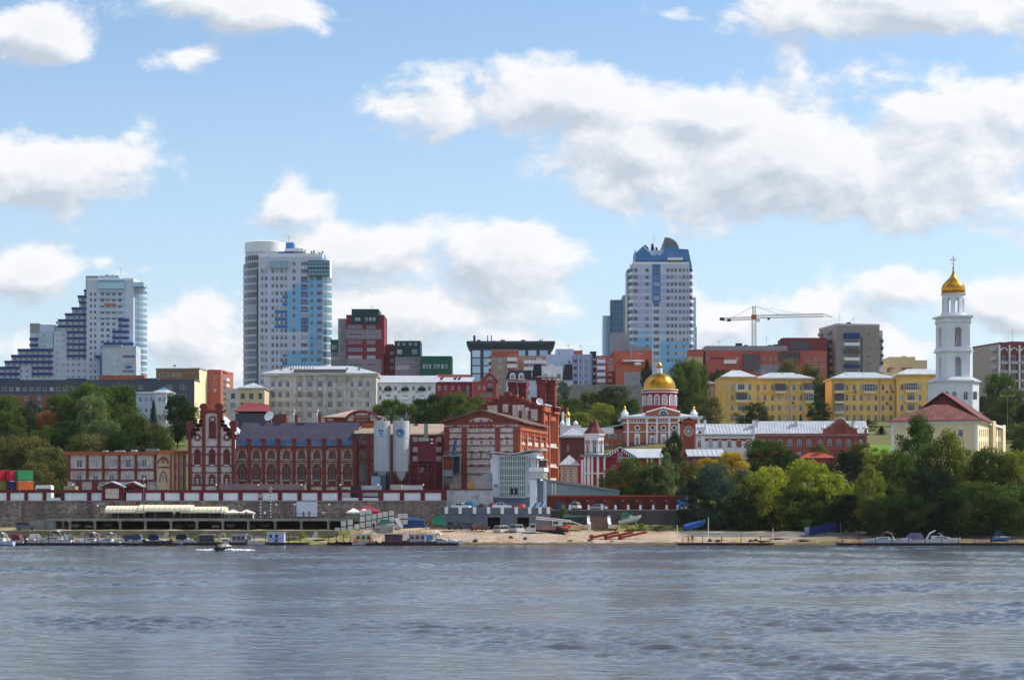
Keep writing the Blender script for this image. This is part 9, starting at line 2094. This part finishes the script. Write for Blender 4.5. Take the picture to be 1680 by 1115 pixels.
T=[ # px, top py, width px, distance, kind, tint, label
 # left hillside
 (8,650,72,545,'round','mid','tall green tree at the left edge below the grey school','trees on the left bank'),(40,668,60,520,'bushy','dark','dark tree left of the rusty-leaved one','trees on the left bank'),(78,675,62,525,'bushy','rust','tree with rusty brown leaves before the grey school','trees on the left bank'),(52,656,46,560,'tall','blue','slim dark blue-green tree by the brick ground floor','trees on the left bank'),(98,648,56,555,'round','mid','leafy green tree at left of the great willow','trees on the left bank'),
 (152,630,128,525,'wide','mid','great broad willow in front of the grey hall','trees on the left bank'),(196,634,78,530,'round','mid','high rounded tree right of the great willow','trees on the left bank'),(150,652,66,500,'round','willow','drooping grey-green willow in front of the broad one','trees on the left bank'),(172,690,90,492,'bushy','willow','low grey-green willow at foot of the great one','trees on the left bank'),(110,690,90,490,'bushy','dark','shaded dark tree left of the willows','trees on the left bank'),(75,700,70,488,'bushy','mid','green bushy tree above the grey sheet roof','trees on the left bank'),
 (222,682,96,486,'bushy','mid','broad bushy tree above the left brewery office','trees on the left bank'),(250,694,72,484,'bushy','olive','yellow-topped bushy tree left of the parked cars','trees on the left bank'),(205,668,56,510,'round','mid','green tree between willow and white villa','trees on the left bank'),(252,653,44,515,'spruce','blue','dark pointed spruce before the small white villa','trees on the left bank'),(291,649,60,530,'round','dark','dark round tree right of the white villa','trees on the left bank'),(312,668,40,540,'round','mid','tree beside the gable house pinnacle','trees on the left bank'),
 (145,712,84,480,'wide','olive','yellowish broad tree behind the brewery office roof','trees on the left bank'),(36,718,110,470,'wide','olive','wide yellow-olive tree above the containers','trees on the left bank'),(82,735,84,455,'bushy','olive','olive bushy tree right of the containers','trees on the left bank'),(-8,715,80,468,'bushy','olive','olive tree cut by the left edge','trees on the left bank'),(102,750,60,448,'bushy','olive','small dark olive bush left of the brewery office','trees on the left bank'),(12,676,80,498,'bushy','mid','bushy green tree low at the left edge','trees on the left bank'),(60,760,70,440,'bushy','olive','low bush just behind the white bus','trees on the left bank'),
 (200,708,80,478,'bushy','dark','dark bush behind the brewery office roof','trees on the left bank'),(268,700,50,480,'bushy','mid','bush left of the grassy bank','trees on the left bank'),(128,672,80,505,'bushy','deep','very dark tree in the shade of the great willow','trees on the left bank'),
 # behind the brewery
 (640,656,56,560,'bushy','mid','green tree at left of the row behind the silos','trees behind the brewery'),(668,662,60,540,'bushy','mid','bushy tree above the right silo','trees behind the brewery'),(700,664,50,530,'bushy','dark','dark small tree in the row behind the silos','trees behind the brewery'),(715,648,46,560,'round','dark','tall dark tree in the row behind the silos','trees behind the brewery'),(745,646,66,550,'round','mid','broad green tree left of the stepped gable','trees behind the brewery'),(780,649,52,545,'bushy','mid','green tree right at the stepped gable','trees behind the brewery'),(765,660,60,525,'bushy','mid','low bushy tree behind the brewhouse roof','trees behind the brewery'),(622,664,40,560,'bushy','olive','small olive tree by the grey institute corner','trees behind the brewery'),(690,655,50,575,'bushy','dark','dark tree below the white balcony house','trees behind the brewery'),
 (857,632,32,600,'bushy','willow','small grey-green tree between the chimney stacks','trees behind the brewery'),(915,626,52,610,'round','blue','blue-green tree right of the tall chimneys','trees behind the brewery'),(905,650,50,570,'bushy','mid','bright bush right of the tall chimneys','trees behind the brewery'),(940,655,56,560,'bushy','mid','yellow-green bush above the brown annex','trees behind the church'),(968,643,58,590,'bushy','mid','yellow-topped tree before the grey terrace wall','trees behind the church'),(1010,635,66,590,'round','dark','dark rounded tree left of the golden dome','trees behind the church'),(985,662,64,555,'bushy','light','light green bush left of the church','trees behind the church'),(1035,655,46,560,'bushy','mid','small tree touching the church drum','trees behind the church'),(955,676,60,535,'bushy','light','low light bush behind the turret','trees behind the church'),(1015,672,50,545,'bushy','mid','low bush behind the church corner turret','trees behind the church'),(925,672,40,545,'bushy','mid','bush behind the tiny chapel domes','trees behind the church'),
 (1061,590,26,680,'tall','deep','slim dark cypress-like tree above the golden dome','trees behind the church'),(1128,592,64,620,'round','mid','tall bright tree right of the golden dome','trees behind the church'),(1108,606,50,610,'round','mid','leafy tree touching the golden dome','trees behind the church'),(1146,600,46,640,'round','mid','green tree left of the beige side house','trees behind the church'),(1120,640,70,580,'bushy','dark','dark lower tree between church and yellow house','trees behind the church'),(1166,650,50,600,'bushy','olive','olive tree left of the yellow bay','trees by the yellow houses'),
 (1238,660,62,560,'bushy','dark','dark shrubby tree in front of the yellow bay','trees by the yellow houses'),(1300,590,76,720,'bushy','olive','yellow-green tree rising behind the first yellow house','trees by the yellow houses'),(1332,604,46,720,'bushy','olive','small olive tree right behind the first yellow house','trees by the yellow houses'),(1350,630,42,690,'round','dark','dark tree in the gap between the yellow houses','trees by the yellow houses'),(1345,655,42,640,'bushy','dark','lower dark tree in the gap between yellow houses','trees by the yellow houses'),(1313,678,10,600,'spruce','dark','tiny spruce in front of the first yellow house','trees by the yellow houses'),(1412,690,60,560,'bushy','dark','dark hedge-like tree before the long yellow house','trees by the yellow houses'),(1446,698,28,545,'spruce','deep','small dark spruce above the green lawn','trees by the yellow houses'),(1180,606,60,730,'bushy','dark','dark tree at foot of the long red block','trees by the yellow houses'),(1205,610,40,720,'bushy','dark','low dark tree left of the first yellow roof','trees by the yellow houses'),(1590,640,30,610,'bushy','dark','dark tree right of the bell tower base','trees at the right edge'),
 (1640,614,66,620,'round','mid','tall green tree right of the bell tower','trees at the right edge'),(1662,640,70,600,'bushy','mid','broad green tree at the right edge above the road','trees at the right edge'),(1618,650,50,610,'bushy','dark','dark tree between bell tower and road','trees at the right edge'),(1688,664,60,590,'bushy','dark','dark tree cut by the right edge above the road','trees at the right edge'),(1660,698,60,530,'bushy','mid','green tree below the street lamps at the right edge','trees at the right edge'),(1690,690,60,520,'bushy','mid','leafy tree cut by the right edge below the road','trees at the right edge'),(1676,720,56,480,'bushy','dark','dark bush above the right bank canopy','trees at the right edge'),(1636,680,60,575,'bushy','dark','dark bush above the street lamps','trees at the right edge'),
 # bank on the right, upper row
 (1107,708,46,452,'tall','dark','tall dark tree before the brick pavilion','trees on the right bank'),(1094,744,40,428,'tall','willow','slim pale birch left of the red garages end','trees on the right bank'),(1040,752,86,432,'bushy','mid','dark bushy tree hiding the red timber house','trees on the right bank'),(1004,770,50,430,'bushy','olive','olive bush right of the turret house','trees on the right bank'),(1068,765,60,428,'bushy','mid','green bush between dark tree and birch','trees on the right bank'),(1128,755,56,436,'bushy','olive','olive bush right of the pale birch','trees on the right bank'),(1160,752,60,440,'bushy','yellow','yellow autumn tree below the white-roofed shed','trees on the right bank'),(1200,742,70,440,'bushy','yellow','yellow-green tree right of the autumn one','trees on the right bank'),(1255,722,92,446,'round','mid','dark broad tree before the red cloister house','trees on the right bank'),(1290,738,70,444,'bushy','dark','dark green tree left of the red-tiled cottage','trees on the right bank'),(1345,728,40,455,'bushy','olive','olive tree behind the red-tiled cottage','trees on the right bank'),(1392,742,90,425,'bushy','deep','very dark tree right of the red-tiled cottage','trees on the right bank'),(1412,725,56,452,'bushy','olive','olive bush below the lawn','trees on the right bank'),(1440,734,80,440,'bushy','light','green tree at the corner of the beige house','trees on the right bank'),
 # bank on the right, front row
 (1178,762,118,402,'bushy','blue','broad grey-green tree above the embankment wall','trees on the right bank'),(1142,786,66,403,'bushy','dark','shaded tree over the white parked cars','trees on the right bank'),(1232,774,90,402,'bushy','lime','yellow-green lit tree left of the middle front','trees on the right bank'),(1272,764,98,401,'bushy','lime','bright yellow-green tree in the middle of the front row','trees on the right bank'),(1325,755,98,402,'bushy','lime','bright lime tree below the red-tiled cottage','trees on the right bank'),(1360,778,88,400,'bushy','lime','lime tree left of the tall pale willow','trees on the right bank'),(1300,800,100,399,'bushy','mid','shaded green tree overhanging the embankment wall','trees on the right bank'),(1222,808,96,399,'bushy','dark','dark tree overhanging the embankment wall','trees on the right bank'),(1350,812,84,398,'bushy','dark','dark low tree over the end of the embankment wall','trees on the right bank'),
 (1425,762,70,388,'tall','light','tall pale green willow at the front of the bank','trees on the right bank'),(1455,756,72,404,'bushy','olive','olive-topped tree behind the pale willow','trees on the right bank'),(1506,683,108,408,'tall','mid','tallest dark poplar in front of the beige house','trees on the right bank'),(1472,742,92,402,'bushy','mid','dark tree left of the tallest poplar','trees on the right bank'),(1556,706,100,406,'tall','light','tall lighter tree right of the tallest poplar','trees on the right bank'),(1530,770,120,390,'bushy','deep','deep-shaded tree at the foot of the poplars','trees on the right bank'),(1588,736,96,408,'bushy','light','green tree below the sunlit beige side','trees on the right bank'),(1628,736,104,405,'bushy','mid','broad green tree near the right edge','trees on the right bank'),(1670,742,100,402,'bushy','light','green tree cut by the right edge','trees on the right bank'),(1600,790,120,388,'bushy','mid','dark lower tree near the right moorings','trees on the right bank'),(1665,795,110,386,'bushy','mid','dark lower tree at the right edge by the water','trees on the right bank'),(1450,815,90,384,'bushy','dark','dark low tree left of the right moorings','trees on the right bank'),(1395,812,80,392,'bushy','deep','deep-shaded tree above the navy fence','trees on the right bank'),(1565,800,90,384,'bushy','dark','dark low tree behind the right moorings','trees on the right bank'),(1490,810,90,384,'bushy','dark','dark low tree above the first right-moored boat','trees on the right bank'),(1630,815,80,392,'bushy','dark','low dark tree above the small blue boat','trees on the right bank'),(1520,822,80,392,'bushy','deep','low deep-shaded tree above the moored motorboat','trees on the right bank'),(1690,812,70,392,'bushy','dark','low dark tree at the far right corner','trees on the right bank')]
for a in T:tree(*a)
for px,pyt,w,Y,tint,l in ((925,826,16,403,'willow','small spiky shrub by the steps wall'),(1052,858,18,398,'light','low green shrub below the raised boat'),(940,868,30,396,'light','flat grassy shrub at the foot of the steps'),(1080,862,26,400,'light','green shrub under the leaning poles'),(1225,868,30,400,'light','green shrub below the embankment wall'),(1276,882,30,378,'olive','yellowish shrub near the beach planks'),(1318,884,24,374,'olive','shrub at foot of the navy fence'),(496,872,14,381,'lime','tall weed on the quay right of the blue cabin'),(480,880,30,379,'light','grass tuft behind the rusty jetty'),(526,884,30,378,'light','grass tuft left of the white tanks'),(320,880,26,378,'light','grass tuft behind the white speedboat'),(1180,885,26,376,'light','grass tuft right of the two people'),(1250,886,30,374,'light','grass tuft on the right beach edge'),(1040,866,40,396,'light','grassy clump under the raised boat'),(985,868,26,397,'light','grassy clump beside the steps'),(1005,866,24,399,'light','grassy clump right of the steps')):
    tree(px,pyt,w,Y,'bushy',tint,l,'shrubs on the shore',0.,'shrub')
# lawn and grassy bank: sheets lying on the slope
def sheet(name,pts,mat,dz=.06):
    q=MB();n=14;(x0,y0),(x1,y1)=pts
    for i in range(n):
        for j in range(n):
            a,b=x0+(x1-x0)*i/n,x0+(x1-x0)*(i+1)/n;c,d=y0+(y1-y0)*j/n,y0+(y1-y0)*(j+1)/n
            q.face([(a,c,ground(a,c)+dz),(b,c,ground(b,c)+dz),(b,d,ground(b,d)+dz),(a,d,ground(a,d)+dz)])
    o=q.build(name,mat);o['kind']='structure'
GR=M('mown_grass',(92,140,40),.95,.12,.6,.4)
sheet('lawn',((X(1422,500),484),(X(1476,500),512)),GR);sheet('grass_bank',((X(262,492),481),(X(322,492),497)),M('rough_grass',(104,124,52),.95,.15,.6,.4))

# the wooded bank goes on to both sides of the view
w=obj('woodland',None);w['kind']='stuff';rw_=random.Random(9)
for k in range(110):
    sd=1 if k % 2 else-1;Y=rw_.uniform(420,700);x=sd*(Y*.268+rw_.uniform(6,130));c,t=tree_var('bushy' if k % 3 else 'round',k % 4);o=obj('crown',c,w,(x,Y,ground(x,Y)-.5),rw_.uniform(0,6),(rw_.uniform(9,14),)*2+(rw_.uniform(8,14),));o.color=(.06*rw_.uniform(.7,1.3),.09,.025,1)

# ---- a little summer haze over the river and the town
def haze():
    m=bpy.data.materials.new('summer_haze');m.use_nodes=True;nt=m.node_tree;nt.nodes.clear()
    v=nt.nodes.new('ShaderNodeVolumePrincipled');v.inputs['Color'].default_value=(.93,.95,1,1);v.inputs['Density'].default_value=.00003;v.inputs['Anisotropy'].default_value=.3
    o=nt.nodes.new('ShaderNodeOutputMaterial');nt.links.new(v.outputs[0],o.inputs['Volume'])
    h=MB().box(-1600,1600,-900,2300,-4,165).build('haze',m);h['kind']='stuff'
haze()
